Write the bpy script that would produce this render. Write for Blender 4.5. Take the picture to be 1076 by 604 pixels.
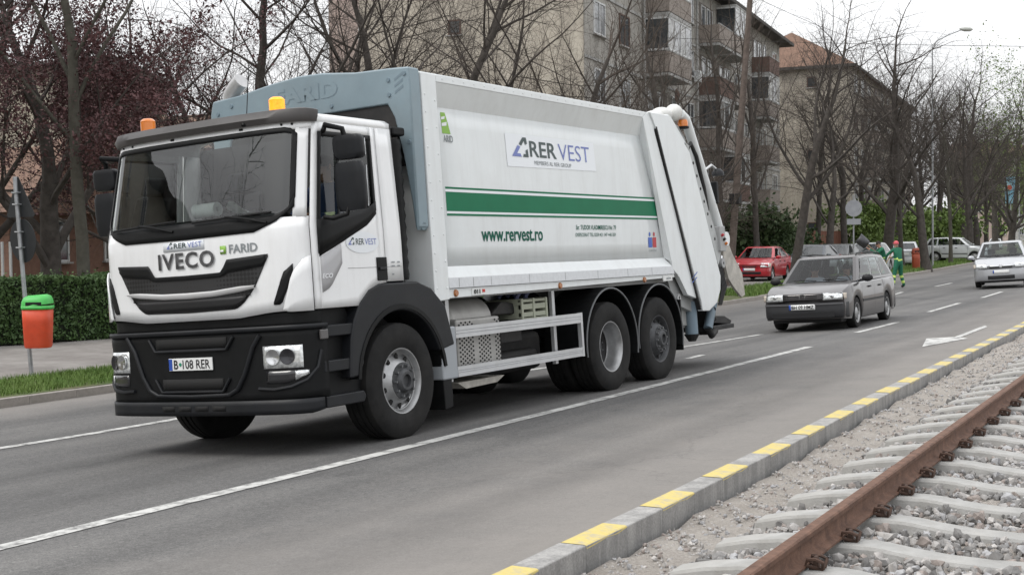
import bpy, math, random
import numpy as np
from mathutils import Vector, Matrix
from mathutils.geometry import tessellate_polygon
sc = bpy.context.scene
for o in list(bpy.data.objects): bpy.data.objects.remove(o)
COL = sc.collection
rnd = random.Random(7)
PI = math.pi
# ------------------------------------------------------------------ camera
CF, CPITCH, CYAW, CROLL, CH = 1399.68, .0342, .54, -.012, 1.7876
def cam_axes():
    f0 = Vector((-math.sin(CYAW), math.cos(CYAW), 0)); r0 = Vector((math.cos(CYAW), math.sin(CYAW), 0)); u0 = Vector((0, 0, 1))
    fw = f0*math.cos(CPITCH)-u0*math.sin(CPITCH); up0 = u0*math.cos(CPITCH)+f0*math.sin(CPITCH)
    r = r0*math.cos(CROLL)+up0*math.sin(CROLL); u = up0*math.cos(CROLL)-r0*math.sin(CROLL)
    return fw, r, u
FW, RT, UP = cam_axes()
cd = bpy.data.cameras.new('camera'); cam = bpy.data.objects.new('camera', cd); COL.objects.link(cam)
cd.sensor_width = 36; cd.lens = CF/1076*36; cd.clip_start = .1; cd.clip_end = 3000
cam.matrix_world = Matrix(((RT.x, UP.x, -FW.x, 0), (RT.y, UP.y, -FW.y, 0), (RT.z, UP.z, -FW.z, CH), (0, 0, 0, 1)))
sc.camera = cam
# ------------------------------------------------------------------ overcast daylight
SUN_EL, SUN_AZ = math.radians(52), math.radians(215)     # azimuth clockwise from +Y
w = bpy.data.worlds.new('World'); sc.world = w; w.use_nodes = True
nt = w.node_tree; nt.nodes.clear(); L = nt.links.new
out = nt.nodes.new('ShaderNodeOutputWorld'); bg = nt.nodes.new('ShaderNodeBackground'); bg.inputs[1].default_value = .1
sky = nt.nodes.new('ShaderNodeTexSky'); sky.sky_type = 'NISHITA'; sky.sun_disc = False
sky.sun_elevation = SUN_EL; sky.sun_rotation = SUN_AZ; sky.air_density = 1.2; sky.dust_density = 3
tc = nt.nodes.new('ShaderNodeTexCoord'); mp = nt.nodes.new('ShaderNodeMapping'); mp.inputs['Scale'].default_value = (1, 1, 2.6)
nz = nt.nodes.new('ShaderNodeTexNoise'); nz.inputs['Scale'].default_value = 1.7; nz.inputs['Detail'].default_value = 7; nz.inputs['Roughness'].default_value = .55
cr = nt.nodes.new('ShaderNodeValToRGB')
cr.color_ramp.elements[0].position = .3; cr.color_ramp.elements[0].color = (8.7, 8.8, 9.0, 1)
cr.color_ramp.elements[1].position = .68; cr.color_ramp.elements[1].color = (12, 12, 12.1, 1)
mx = nt.nodes.new('ShaderNodeMix'); mx.data_type = 'RGBA'; mx.inputs[0].default_value = .9
L(tc.outputs['Generated'], mp.inputs[0]); L(mp.outputs[0], nz.inputs[0]); L(nz.outputs[0], cr.inputs[0])
# a cloud deck is brighter overhead than at the horizon (overcast sky law)
sx_ = nt.nodes.new('ShaderNodeSeparateXYZ'); L(tc.outputs['Generated'], sx_.inputs[0])
mr_ = nt.nodes.new('ShaderNodeMapRange'); L(sx_.outputs[2], mr_.inputs[0]); mr_.inputs[1].default_value = 0; mr_.inputs[2].default_value = 1; mr_.inputs[3].default_value = .74; mr_.inputs[4].default_value = 1.32
vm_ = nt.nodes.new('ShaderNodeVectorMath'); vm_.operation = 'SCALE'; L(mx.outputs[2], vm_.inputs[0]); L(mr_.outputs[0], vm_.inputs['Scale'])
L(sky.outputs[0], mx.inputs[6]); L(cr.outputs[0], mx.inputs[7]); L(vm_.outputs[0], bg.inputs[0]); L(bg.outputs[0], out.inputs[0])
sd = bpy.data.lights.new('sun', 'SUN'); sd.energy = 1.0; sd.angle = math.radians(24); sd.color = (1, .97, .92)
sun = bpy.data.objects.new('sun', sd); COL.objects.link(sun)
sdir = Vector((math.sin(SUN_AZ)*math.cos(SUN_EL), math.cos(SUN_AZ)*math.cos(SUN_EL), math.sin(SUN_EL)))
sun.rotation_euler = sdir.to_track_quat('Z', 'Y').to_euler()
sc.view_settings.view_transform = 'Standard'; sc.view_settings.look = 'None'; sc.view_settings.gamma = 1
sc.view_settings.exposure = .47; sc.view_settings.use_curve_mapping = False
# ------------------------------------------------------------------ helpers
def P(px, py, z=0.):
    """point on the horizontal plane z seen at a photo pixel"""
    d = FW+RT*((px-538)/CF)-UP*((py-302)/CF)
    t = (z-CH)/d.z
    return Vector((0, 0, CH))+d*t
def PD(px, py, depth):
    d = FW+RT*((px-538)/CF)-UP*((py-302)/CF)
    return Vector((0, 0, CH))+d*depth
def empty(name, loc=(0, 0, 0), rot=(0, 0, 0), parent=None):
    o = bpy.data.objects.new(name, None); COL.objects.link(o); o.empty_display_size = .2
    o.location = loc; o.rotation_euler = rot; o.parent = parent
    return o
def tag(o, label=None, cat=None, group=None, kind=None):
    if label: o['label'] = label
    if cat: o['category'] = cat
    if group: o['group'] = group
    if kind: o['kind'] = kind
    return o
def mesh_obj(name, me, mat=None, parent=None):
    o = bpy.data.objects.new(name, me); COL.objects.link(o)
    if mat is not None and len(me.materials) == 0: me.materials.append(mat)
    o.parent = parent
    return o
class MB:
    def __init__(s): s.v = []; s.f = []
    def add(s, vs, fs):
        n = len(s.v); s.v += [tuple(p) for p in vs]; s.f += [tuple(i+n for i in q) for q in fs]; return s
    def box(s, x0, x1, y0, y1, z0, z1):
        return s.add([(x0, y0, z0), (x1, y0, z0), (x1, y1, z0), (x0, y1, z0), (x0, y0, z1), (x1, y0, z1), (x1, y1, z1), (x0, y1, z1)],
                     [(3, 2, 1, 0), (4, 5, 6, 7), (0, 1, 5, 4), (1, 2, 6, 5), (2, 3, 7, 6), (3, 0, 4, 7)])
    def prism(s, poly, a, b, axis='y'):
        """polygon in the two other axes, pushed along axis from a to b"""
        n = len(poly)
        def mk(p, q):
            if axis == 'y': return (p[0], q, p[1])
            if axis == 'x': return (q, p[0], p[1])
            return (p[0], p[1], q)
        vs = [mk(p, a) for p in poly]+[mk(p, b) for p in poly]
        fs = [tuple(range(n)), tuple(range(2*n-1, n-1, -1))]+[(i, i+n, (i+1) % n+n, (i+1) % n) for i in range(n)]
        return s.add(vs, fs)
    def cyl(s, p0, p1, r0, r1=None, n=12, cap=True):
        p0 = Vector(p0); p1 = Vector(p1); r1 = r0 if r1 is None else r1
        d = (p1-p0).normalized(); a = d.orthogonal().normalized(); b = d.cross(a)
        vs = []
        for p, r in ((p0, r0), (p1, r1)):
            for k in range(n):
                t = 2*PI*k/n; vs.append(p+a*(r*math.cos(t))+b*(r*math.sin(t)))
        fs = [(k, (k+1) % n, (k+1) % n+n, k+n) for k in range(n)]
        if cap: fs += [tuple(range(n-1, -1, -1)), tuple(range(n, 2*n))]
        return s.add(vs, fs)
    def tube(s, pts, r, n=8, cap=True, closed=False):
        pts = [Vector(p) for p in pts]; m = len(pts); vs = []; fs = []
        ref = None
        for i, p in enumerate(pts):
            if closed: d = pts[(i+1) % m]-pts[i-1]
            else: d = pts[min(i+1, m-1)]-pts[max(i-1, 0)]
            d.normalize()
            if ref is None: ref = d.orthogonal().normalized()
            ref = (ref-d*ref.dot(d)).normalized(); b = d.cross(ref)
            rr = r[i] if hasattr(r, '__len__') else r
            for k in range(n):
                t = 2*PI*k/n; vs.append(p+ref*(rr*math.cos(t))+b*(rr*math.sin(t)))
        for i in range(m if closed else m-1):
            j = (i+1) % m
            for k in range(n): fs.append((i*n+k, i*n+(k+1) % n, j*n+(k+1) % n, j*n+k))
        if cap and not closed: fs += [tuple(range(n-1, -1, -1)), tuple(range((m-1)*n, m*n))]
        return s.add(vs, fs)
    def lathe(s, prof, c=(0, 0, 0), axis='y', n=32, closed=False):
        """prof: (radius, offset along axis)"""
        m = len(prof); vs = []; fs = []
        for r, h in prof:
            for k in range(n):
                t = 2*PI*k/n; a, b = r*math.cos(t), r*math.sin(t)
                q = (a, h, b) if axis == 'y' else ((h, a, b) if axis == 'x' else (a, b, h))
                vs.append((q[0]+c[0], q[1]+c[1], q[2]+c[2]))
        for i in range(m if closed else m-1):
            j = (i+1) % m
            for k in range(n): fs.append((i*n+k, i*n+(k+1) % n, j*n+(k+1) % n, j*n+k))
        return s.add(vs, fs)
    def grid(s, rows, close=False):
        """rows: list of equally long lists of points"""
        m = len(rows); n = len(rows[0]); vs = [p for r in rows for p in r]; fs = []
        for i in range(m-1):
            for k in range(n if close else n-1):
                fs.append((i*n+k, i*n+(k+1) % n, (i+1)*n+(k+1) % n, (i+1)*n+k))
        return s.add(vs, fs)
    def sphere(s, c, rx, ry, rz, n=12, m=8):
        rows = []
        for i in range(m+1):
            t = PI*i/m
            rows.append([(c[0]+rx*math.sin(t)*math.cos(2*PI*k/n), c[1]+ry*math.sin(t)*math.sin(2*PI*k/n), c[2]+rz*math.cos(t)) for k in range(n)])
        return s.grid(rows, True)
    def mirror_y(s):
        n = len(s.v); s.v += [(x, -y, z) for x, y, z in s.v[:n]]; s.f += [tuple(n+i for i in reversed(q)) for q in s.f[:]]; return s
    def mesh(s, name, smooth=None):
        me = bpy.data.meshes.new(name); me.from_pydata(s.v, [], s.f); me.validate(); me.update()
        if smooth is not None:
            me.polygons.foreach_set('use_smooth', [True]*len(me.polygons))
            me.set_sharp_from_angle(angle=math.radians(smooth))
        return me
    def build(s, name, mat, parent=None, smooth=None, bevel=0, solid=0, fixn=True, seg=2):
        me = s.mesh(name, None)
        if fixn:
            import bmesh
            bm = bmesh.new(); bm.from_mesh(me); bmesh.ops.recalc_face_normals(bm, faces=bm.faces); bm.to_mesh(me); bm.free()
        if smooth is not None:
            me.polygons.foreach_set('use_smooth', [True]*len(me.polygons)); me.set_sharp_from_angle(angle=math.radians(smooth))
        o = mesh_obj(name, me, mat, parent)
        if solid:
            m = o.modifiers.new('thick', 'SOLIDIFY'); m.thickness = abs(solid); m.offset = -1 if solid > 0 else 1
        if bevel:
            m = o.modifiers.new('bevel', 'BEVEL'); m.width = bevel; m.segments = seg; m.limit_method = 'ANGLE'; m.angle_limit = math.radians(35)
            m.harden_normals = True
            me.polygons.foreach_set('use_smooth', [True]*len(me.polygons))
            me.set_sharp_from_angle(angle=math.radians(30 if smooth is None else smooth))
        return o
MATS = {}
def mat(name, col, rough=.6, metal=0., var=.0, vscale=4., bump=0., bscale=60., coat=0., spec=.5, emit=0., col2=None, dirt=0., dirtcol=(.16, .14, .12), detail=5, fac=(.35, .65), grime=0.):
    """procedural surface: colour with noise variation, dirt patches and a little relief"""
    if name in MATS: return MATS[name]
    m = bpy.data.materials.new(name); m.use_nodes = True; n = m.node_tree; l = n.links.new
    b = n.nodes['Principled BSDF']
    b.inputs['Roughness'].default_value = rough; b.inputs['Metallic'].default_value = metal
    b.inputs['Coat Weight'].default_value = coat; b.inputs['Coat Roughness'].default_value = .06
    b.inputs['Specular IOR Level'].default_value = spec
    c4 = (*col, 1)
    b.inputs['Base Color'].default_value = c4
    t = n.nodes.new('ShaderNodeTexCoord')
    last = None
    if var or col2:
        z = n.nodes.new('ShaderNodeTexNoise'); z.inputs['Scale'].default_value = vscale; z.inputs['Detail'].default_value = detail; z.inputs['Roughness'].default_value = .62
        r = n.nodes.new('ShaderNodeValToRGB'); r.color_ramp.elements[0].position = fac[0]; r.color_ramp.elements[1].position = fac[1]
        c2 = col2 if col2 else tuple(min(1, c*(1+var)) for c in col)
        c1 = col if col2 else tuple(c*(1-var) for c in col)
        r.color_ramp.elements[0].color = (*c1, 1); r.color_ramp.elements[1].color = (*c2, 1)
        l(t.outputs['Object'], z.inputs[0]); l(z.outputs[0], r.inputs[0]); last = r.outputs[0]
    if dirt:
        z2 = n.nodes.new('ShaderNodeTexNoise'); z2.inputs['Scale'].default_value = 2.3; z2.inputs['Detail'].default_value = 9; z2.inputs['Roughness'].default_value = .72
        r2 = n.nodes.new('ShaderNodeValToRGB'); r2.color_ramp.elements[0].position = .45; r2.color_ramp.elements[1].position = .75
        r2.color_ramp.elements[0].color = (0, 0, 0, 1); r2.color_ramp.elements[1].color = (dirt, dirt, dirt, 1)
        mxx = n.nodes.new('ShaderNodeMix'); mxx.data_type = 'RGBA'
        l(t.outputs['Object'], z2.inputs[0]); l(z2.outputs[0], r2.inputs[0]); l(r2.outputs[0], mxx.inputs[0])
        mxx.inputs[6].default_value = c4; mxx.inputs[7].default_value = (*dirtcol, 1)
        if last: l(last, mxx.inputs[6])
        last = mxx.outputs[2]
    if grime:
        mg = n.nodes.new('ShaderNodeMapping'); mg.inputs['Scale'].default_value = (5, 5, .45); l(t.outputs['Object'], mg.inputs[0])
        zg_ = n.nodes.new('ShaderNodeTexNoise'); zg_.inputs['Scale'].default_value = 1.6; zg_.inputs['Detail'].default_value = 8; zg_.inputs['Roughness'].default_value = .7; l(mg.outputs[0], zg_.inputs[0])
        rg = n.nodes.new('ShaderNodeValToRGB'); rg.color_ramp.elements[0].position = .48; rg.color_ramp.elements[1].position = .8; rg.color_ramp.elements[0].color = (0, 0, 0, 1); rg.color_ramp.elements[1].color = (grime, grime, grime, 1); l(zg_.outputs[0], rg.inputs[0])
        mgx = n.nodes.new('ShaderNodeMix'); mgx.data_type = 'RGBA'; l(rg.outputs[0], mgx.inputs[0]); mgx.inputs[6].default_value = c4; mgx.inputs[7].default_value = (.30, .28, .25, 1)
        if last: l(last, mgx.inputs[6])
        last = mgx.outputs[2]
    if last: l(last, b.inputs['Base Color'])
    if bump:
        z3 = n.nodes.new('ShaderNodeTexNoise'); z3.inputs['Scale'].default_value = bscale; z3.inputs['Detail'].default_value = 4
        bp = n.nodes.new('ShaderNodeBump'); bp.inputs['Strength'].default_value = bump; bp.inputs['Distance'].default_value = .01
        l(t.outputs['Object'], z3.inputs[0]); l(z3.outputs[0], bp.inputs['Height']); l(bp.outputs[0], b.inputs['Normal'])
    if emit:
        b.inputs['Emission Color'].default_value = c4; b.inputs['Emission Strength'].default_value = emit
    MATS[name] = m
    return m
def glass_mat(name, tint, refl=1., rough=.0, ior=1.5):
    if name in MATS: return MATS[name]
    m = bpy.data.materials.new(name); m.use_nodes = True; n = m.node_tree; n.nodes.clear(); l = n.links.new
    o = n.nodes.new('ShaderNodeOutputMaterial'); mxs = n.nodes.new('ShaderNodeMixShader')
    t = n.nodes.new('ShaderNodeBsdfTransparent'); t.inputs[0].default_value = (*tint, 1)
    g = n.nodes.new('ShaderNodeBsdfGlossy'); g.inputs['Roughness'].default_value = rough; g.inputs[0].default_value = (refl, refl, refl, 1)
    f = n.nodes.new('ShaderNodeFresnel'); f.inputs[0].default_value = ior
    l(f.outputs[0], mxs.inputs[0]); l(t.outputs[0], mxs.inputs[1]); l(g.outputs[0], mxs.inputs[2]); l(mxs.outputs[0], o.inputs[0])
    MATS[name] = m
    return m
def text_mesh(s, X, Y, N, o, w, h, bold=0.0, shear=0., off=.004, space=1.):
    """built-in font text fitted into w x h with lower left corner o, on the plane X, Y with normal N"""
    cu = bpy.data.curves.new('lettering', 'FONT'); cu.body = s; cu.size = 1; cu.offset = bold; cu.shear = shear; cu.resolution_u = 3; cu.space_character = space
    ob = bpy.data.objects.new('lettering', cu); COL.objects.link(ob)
    dg = bpy.context.evaluated_depsgraph_get(); me = bpy.data.meshes.new_from_object(ob.evaluated_get(dg))
    bpy.data.objects.remove(ob); bpy.data.curves.remove(cu)
    n = len(me.vertices); a = np.zeros(n*3); me.vertices.foreach_get('co', a); a = a.reshape(-1, 3)
    lo, hi = a.min(0), a.max(0); a[:, 0] = (a[:, 0]-lo[0])/(hi[0]-lo[0])*w; a[:, 1] = (a[:, 1]-lo[1])/(hi[1]-lo[1])*h
    q = np.array(o)+np.outer(a[:, 0], X)+np.outer(a[:, 1], Y)+np.outer(np.ones(n)*off, N)
    me.vertices.foreach_set('co', q.ravel()); me.update()
    return me
def lerp(a, b, t): return a+(b-a)*t
def interp(x, xs, ys): return float(np.interp(x, xs, ys))
# ------------------------------------------------------------------ the street: heights and lines
def XW(Y): return interp(Y, [-60, 5, 12.4, 21, 25, 28, 33, 41, 47, 60, 100, 300], [-5.6, -6.6, -6.74, -6.97, -7.3, -7.55, -7.95, -8.5, -9.0, -10.0, -14.2, -41])
def XRK(Y): return interp(Y, [-60, 5.5, 9.2, 13.15, 23.4, 60, 100, 300], [-.3, -3.2, -3.41, -3.69, -4.28, -6.6, -10.4, -36.5])
def XLK(Y): return interp(Y, [-60, 10, 14, 40, 67, 98, 140, 300], [-12.6, -14.25, -14.4, -14.9, -16.6, -19.8, -24, -47])
def fade(Y): return interp(Y, [28, 50], [1, .25])
def zroad(X, Y):
    d = X-XW(Y)
    if d > -.5: return .05*(d+.5)
    return interp(d, [-12, -7.6, -3.3, -.5], [-.27, -.25, -.175, 0])*fade(Y)
def zleft(X, Y):
    k = XLK(Y); zk = zroad(k, Y)+.115
    return interp(k-X, [0, 1.7, 6.5], [zk, zk*.75, 0])
def zg(X, Y):
    return zleft(X, Y) if X < XLK(Y) else zroad(X, Y)
def on_ground(px, py):
    z = 0.
    for _ in range(12): q = P(px, py, z); z = zg(q.x, q.y)
    q.z = z
    return q
# ---- surfaces
def noise_node(n, l, t, scale, detail=5, rough=.6, mapping=None):
    z = n.nodes.new('ShaderNodeTexNoise'); z.inputs['Scale'].default_value = scale; z.inputs['Detail'].default_value = detail; z.inputs['Roughness'].default_value = rough
    if mapping:
        m = n.nodes.new('ShaderNodeMapping'); m.inputs['Scale'].default_value = mapping; l(t.outputs['Object'], m.inputs[0]); l(m.outputs[0], z.inputs[0])
    else: l(t.outputs['Object'], z.inputs[0])
    return z
def ramp(n, l, src, p0, c0, p1, c1):
    r = n.nodes.new('ShaderNodeValToRGB'); e = r.color_ramp.elements
    e[0].position = p0; e[1].position = p1; e[0].color = (*c0, 1); e[1].color = (*c1, 1); l(src, r.inputs[0]); return r
def mixc(n, l, mode, fac, a, b):
    m = n.nodes.new('ShaderNodeMix'); m.data_type = 'RGBA'; m.blend_type = mode
    for i, s in ((0, fac), (6, a), (7, b)):
        if hasattr(s, 'links') or hasattr(s, 'is_linked'): l(s, m.inputs[i])
        else: m.inputs[i].default_value = s if i == 0 else (*s, 1)
    return m.outputs[2]
def asphalt():
    m = bpy.data.materials.new('asphalt'); m.use_nodes = True; n = m.node_tree; l = n.links.new; b = n.nodes['Principled BSDF']
    t = n.nodes.new('ShaderNodeTexCoord')
    big = ramp(n, l, noise_node(n, l, t, .35, 6).outputs[0], .3, (.108, .108, .108), .7, (.146, .145, .143))
    streak = ramp(n, l, noise_node(n, l, t, 1.0, 6, .65, (1.5, .07, 1)).outputs[0], .3, (.72, .72, .73), .7, (1.2, 1.19, 1.17))
    oil = ramp(n, l, noise_node(n, l, t, 1.1, 6, .7, (1.2, .5, 1)).outputs[0], .58, (1, 1, 1), .74, (.68, .68, .69))
    speck = ramp(n, l, noise_node(n, l, t, 95, 3, .7).outputs[0], .3, (.55, .55, .55), .72, (1.5, 1.48, 1.45))
    speck2 = ramp(n, l, noise_node(n, l, t, 26, 5, .75).outputs[0], .32, (.72, .72, .72), .7, (1.27, 1.27, 1.26))
    c = mixc(n, l, 'MULTIPLY', 1., big.outputs[0], streak.outputs[0]); c = mixc(n, l, 'MULTIPLY', 1., c, oil.outputs[0]); c = mixc(n, l, 'MULTIPLY', 1., c, speck.outputs[0]); c = mixc(n, l, 'MULTIPLY', 1., c, speck2.outputs[0])
    # pale dust blown along the right kerb and the gutter on the left (vertex attribute = metres from kerb)
    a = n.nodes.new('ShaderNodeAttribute'); a.attribute_name = 'kerb_distance'
    dn = noise_node(n, l, t, 1.3, 8, .7)
    ad = n.nodes.new('ShaderNodeMath'); ad.operation = 'MULTIPLY_ADD'; l(dn.outputs[0], ad.inputs[0]); ad.inputs[1].default_value = -2.6; l(a.outputs['Fac'], ad.inputs[2])
    dr = ramp(n, l, ad.outputs[0], 0., (.85, .85, .85), .95, (0, 0, 0))
    mr = n.nodes.new('ShaderNodeMapRange'); l(ad.outputs[0], mr.inputs[0]); mr.inputs[1].default_value = -1.2; mr.inputs[2].default_value = 1.3; mr.inputs[3].default_value = .72; mr.inputs[4].default_value = 0.
    c = mixc(n, l, 'MIX', mr.outputs[0], c, (.255, .236, .215))
    # wheel tracks polished darker, oil drips along the lane middles
    la = n.nodes.new('ShaderNodeAttribute'); la.attribute_name = 'lane_offset'
    tr_ = n.nodes.new('ShaderNodeValToRGB'); el = tr_.color_ramp.elements; el[0].position = 0; el[0].color = (1, 1, 1, 1); el[1].position = 1; el[1].color = (1, 1, 1, 1)
    for p_, v_ in ((.06, 1.), (.09, .86), (.12, 1.), (.15, .92), (.18, 1.), (.215, .86), (.25, 1.02), (.33, 1.), (.365, .84), (.40, 1.), (.44, .88), (.47, 1.), (.51, .84), (.55, 1.02), (.63, 1.), (.66, .88), (.70, 1.), (.78, .88), (.82, 1.)):
        e_ = el.new(p_); e_.color = (v_, v_, v_*1.01, 1)
    wv = noise_node(n, l, t, .5, 4, .6); ml = n.nodes.new('ShaderNodeMath'); ml.operation = 'MULTIPLY_ADD'; l(wv.outputs[0], ml.inputs[0]); ml.inputs[1].default_value = .05; l(la.outputs['Fac'], ml.inputs[2]); l(ml.outputs[0], tr_.inputs[0])
    c = mixc(n, l, 'MULTIPLY', 1., c, tr_.outputs[0])
    # cracks and tar joints
    v = n.nodes.new('ShaderNodeTexVoronoi'); v.feature = 'DISTANCE_TO_EDGE'; v.inputs['Scale'].default_value = .16
    wob = noise_node(n, l, t, .8, 6, .7)
    vm = n.nodes.new('ShaderNodeVectorMath'); vm.operation = 'MULTIPLY_ADD'; l(wob.outputs['Color'], vm.inputs[0]); vm.inputs[1].default_value = (1.6, 1.6, 0); l(t.outputs['Object'], vm.inputs[2]); l(vm.outputs[0], v.inputs['Vector'])
    ck = ramp(n, l, v.outputs['Distance'], .001, (.22, .22, .22), .003, (0, 0, 0))
    c = mixc(n, l, 'MIX', ck.outputs[0], c, (.045, .044, .043))
    l(c, b.inputs['Base Color']); b.inputs['Roughness'].default_value = .82; b.inputs['Specular IOR Level'].default_value = .35
    bp = n.nodes.new('ShaderNodeBump'); bp.inputs['Strength'].default_value = .5; bp.inputs['Distance'].default_value = .006
    l(noise_node(n, l, t, 130, 3, .7).outputs[0], bp.inputs['Height']); l(bp.outputs[0], b.inputs['Normal'])
    return m
ASPH = asphalt()
def worn_paint(name, col, under, amt=.62, scale=9):
    m = bpy.data.materials.new(name); m.use_nodes = True; n = m.node_tree; l = n.links.new; b = n.nodes['Principled BSDF']
    t = n.nodes.new('ShaderNodeTexCoord')
    a = noise_node(n, l, t, scale, 8, .75); f = ramp(n, l, a.outputs[0], amt-.06, (0, 0, 0), amt+.1, (1, 1, 1))
    g = ramp(n, l, noise_node(n, l, t, 40, 4).outputs[0], .3, tuple(c*.86 for c in col), .7, col)
    l(mixc(n, l, 'MIX', f.outputs[0], g.outputs[0], under), b.inputs['Base Color']); b.inputs['Roughness'].default_value = .75
    return m
WLINE = worn_paint('road_paint', (.56, .56, .54), (.16, .158, .155), .53, 6)
YLINE = worn_paint('yellow_paint', (.60, .485, .16), (.38, .345, .26), .53, 9)
CONC = mat('kerb_concrete', (.27, .265, .255), .9, var=.0, col2=(.40, .39, .375), vscale=6, bump=.4, bscale=70, dirt=.5, dirtcol=(.2, .19, .175))
def streaked(name, c0, c1, stain, k=1., amt=.8, rough=.92, pos=(.45, .7)):
    m = bpy.data.materials.new(name); m.use_nodes = True; n = m.node_tree; l = n.links.new; b = n.nodes['Principled BSDF']; t = n.nodes.new('ShaderNodeTexCoord')
    geo = n.nodes.new('ShaderNodeNewGeometry')
    def nz_(scale, mp, det=6):
        mm = n.nodes.new('ShaderNodeMapping'); mm.inputs['Scale'].default_value = mp; l(geo.outputs['Position'], mm.inputs[0])
        z = n.nodes.new('ShaderNodeTexNoise'); z.inputs['Scale'].default_value = scale; z.inputs['Detail'].default_value = det; z.inputs['Roughness'].default_value = .7; l(mm.outputs[0], z.inputs[0]); return z
    a = ramp(n, l, nz_(5*k, (1, 1, 1)).outputs[0], .3, c0, .7, c1)
    st = ramp(n, l, nz_(9*k, (1, 1, .12)).outputs[0], pos[0], (0, 0, 0), pos[1], (amt, amt, amt))
    c = mixc(n, l, 'MIX', st.outputs[0], a.outputs[0], stain)
    gr_ = ramp(n, l, nz_(70*k, (1, 1, 1), 3).outputs[0], .3, (.8, .8, .8), .7, (1.15, 1.15, 1.15)); c = mixc(n, l, 'MULTIPLY', 1., c, gr_.outputs[0])
    l(c, b.inputs['Base Color']); b.inputs['Roughness'].default_value = rough
    bp = n.nodes.new('ShaderNodeBump'); bp.inputs['Strength'].default_value = .5; bp.inputs['Distance'].default_value = .006; l(nz_(55, (1, 1, 1), 4).outputs[0], bp.inputs['Height']); l(bp.outputs[0], b.inputs['Normal'])
    return m
CONC = streaked('kerb_concrete_streaked', (.22, .217, .21), (.33, .325, .315), (.43, .42, .405))
CONC2 = mat('weathered_kerb', (.24, .22, .20), .9, col2=(.36, .33, .30), vscale=4, bump=.5, bscale=50, dirt=.6, dirtcol=(.13, .12, .1))
def strip(xa, xb, Ys, zf, nx=1, dz=0.):
    mb = MB(); rows = []
    for Y in Ys:
        a, b = xa(Y), xb(Y); rows.append([(lerp(a, b, i/nx), Y, zf(lerp(a, b, i/nx), Y)+dz) for i in range(nx+1)])
    return mb.grid(rows)
YS = [-60, -40, -25, -15]+[-10+i for i in range(75)]+[66+i*4 for i in range(25)]+[170+i*15 for i in range(10)]
road = strip(XLK, XRK, YS, zroad, 34).build('road', ASPH, fixn=False)
tag(road, kind='structure')
at = road.data.attributes.new('kerb_distance', 'FLOAT', 'POINT')
at.data.foreach_set('value', [min(XRK(v.co.y)-v.co.x, (v.co.x-XLK(v.co.y))*1.3+.5) for v in road.data.vertices])
la_ = road.data.attributes.new('lane_offset', 'FLOAT', 'POINT'); la_.data.foreach_set('value', [(XRK(v.co.y)-v.co.x)/12-.02 for v in road.data.vertices])
ground = MB().add([(-900, -300, -.6), (900, -300, -.6), (900, 1500, -.6), (-900, 1500, -.6)], [(0, 1, 2, 3)]).build('ground', mat('bare_earth', (.13, .11, .085), .95, col2=(.09, .10, .05), vscale=.3, bump=.5, bscale=20), fixn=False)
tag(ground, kind='structure')
# left side: verge, pavement, yard ground
VERGE = mat('verge_soil', (.06, .09, .022), .95, col2=(.11, .105, .05), vscale=1.4, bump=.7, bscale=25)
PAVE = mat('old_pavement', (.17, .155, .145), .92, col2=(.25, .235, .22), vscale=1.2, bump=.4, bscale=40, dirt=.55, dirtcol=(.12, .11, .1))
YARD = mat('yard_ground', (.15, .13, .11), .95, col2=(.07, .085, .03), vscale=.5, bump=.6, bscale=18, fac=(.45, .6))
def vw(Y): return interp(Y, [20, 45, 56, 75], [1.75, 2.0, 2.4, 6.5])     # verge width
def pw(Y): return interp(Y, [20, 60, 75], [6.6, 7.5, 8.5])
tag(strip(lambda Y: XLK(Y)-vw(Y), lambda Y: XLK(Y)-.1, YS, zleft, 6).build('grass_verge', VERGE, fixn=False), kind='structure')
tag(strip(lambda Y: XLK(Y)-pw(Y), lambda Y: XLK(Y)-vw(Y), YS, zleft, 6, -.012).build('pavement', PAVE, fixn=False), kind='structure')
tag(strip(lambda Y: XLK(Y)-120, lambda Y: XLK(Y)-pw(Y), YS, zleft, 6, -.02).build('yard', YARD, fixn=False), kind='structure')
# road markings, each a thin painted sheet on the road
def line_mark(name, pts, wd, mat_=WLINE):
    mb = MB(); rows = []; pts = [Vector(p).to_2d() for p in pts]
    dense = []
    for a, b in zip(pts[:-1], pts[1:]):
        k = max(1, int((b-a).length/1.0)); dense += [a.lerp(b, i/k) for i in range(k)]
    dense.append(pts[-1])
    for i, p in enumerate(dense):
        d = (dense[min(i+1, len(dense)-1)]-dense[max(i-1, 0)]).normalized(); q = Vector((d.y, -d.x))
        rows.append([(p.x-q.x*wd/2, p.y-q.y*wd/2, zroad(p.x-q.x*wd/2, p.y-q.y*wd/2)+.005), (p.x, p.y, zroad(p.x, p.y)+.005), (p.x+q.x*wd/2, p.y+q.y*wd/2, zroad(p.x+q.x*wd/2, p.y+q.y*wd/2)+.005)])
    return mb.grid(rows).build(name, mat_, road, fixn=False)
line_mark('lane_line', [(XW(Y), Y) for Y in [-30, -10]+list(range(0, 22))], .15)
g = on_ground
l2 = [g(0, 471), g(100, 455), g(190, 439.5)]; l3 = [g(712, 365.5), g(800, 351.5)]
d2 = l2[0]-l2[2]
line_mark('lane_line', [l2[0]+d2*5]+l2+[l2[2].lerp(l3[0], .5)]+l3, .13)
for a, b in (((900, 349.5), (943, 338.7)), ((976, 327.8), (1008, 318.5)), ((1032, 312.8), (1053, 306.5)), ((983, 301), (1000, 297.4)), ((938, 310), (948, 307)), ((1068, 301), (1085, 297)), ((722, 377), (738, 373))):
    line_mark('lane_dash', [g(*a), g(*b)], .13)
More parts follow.
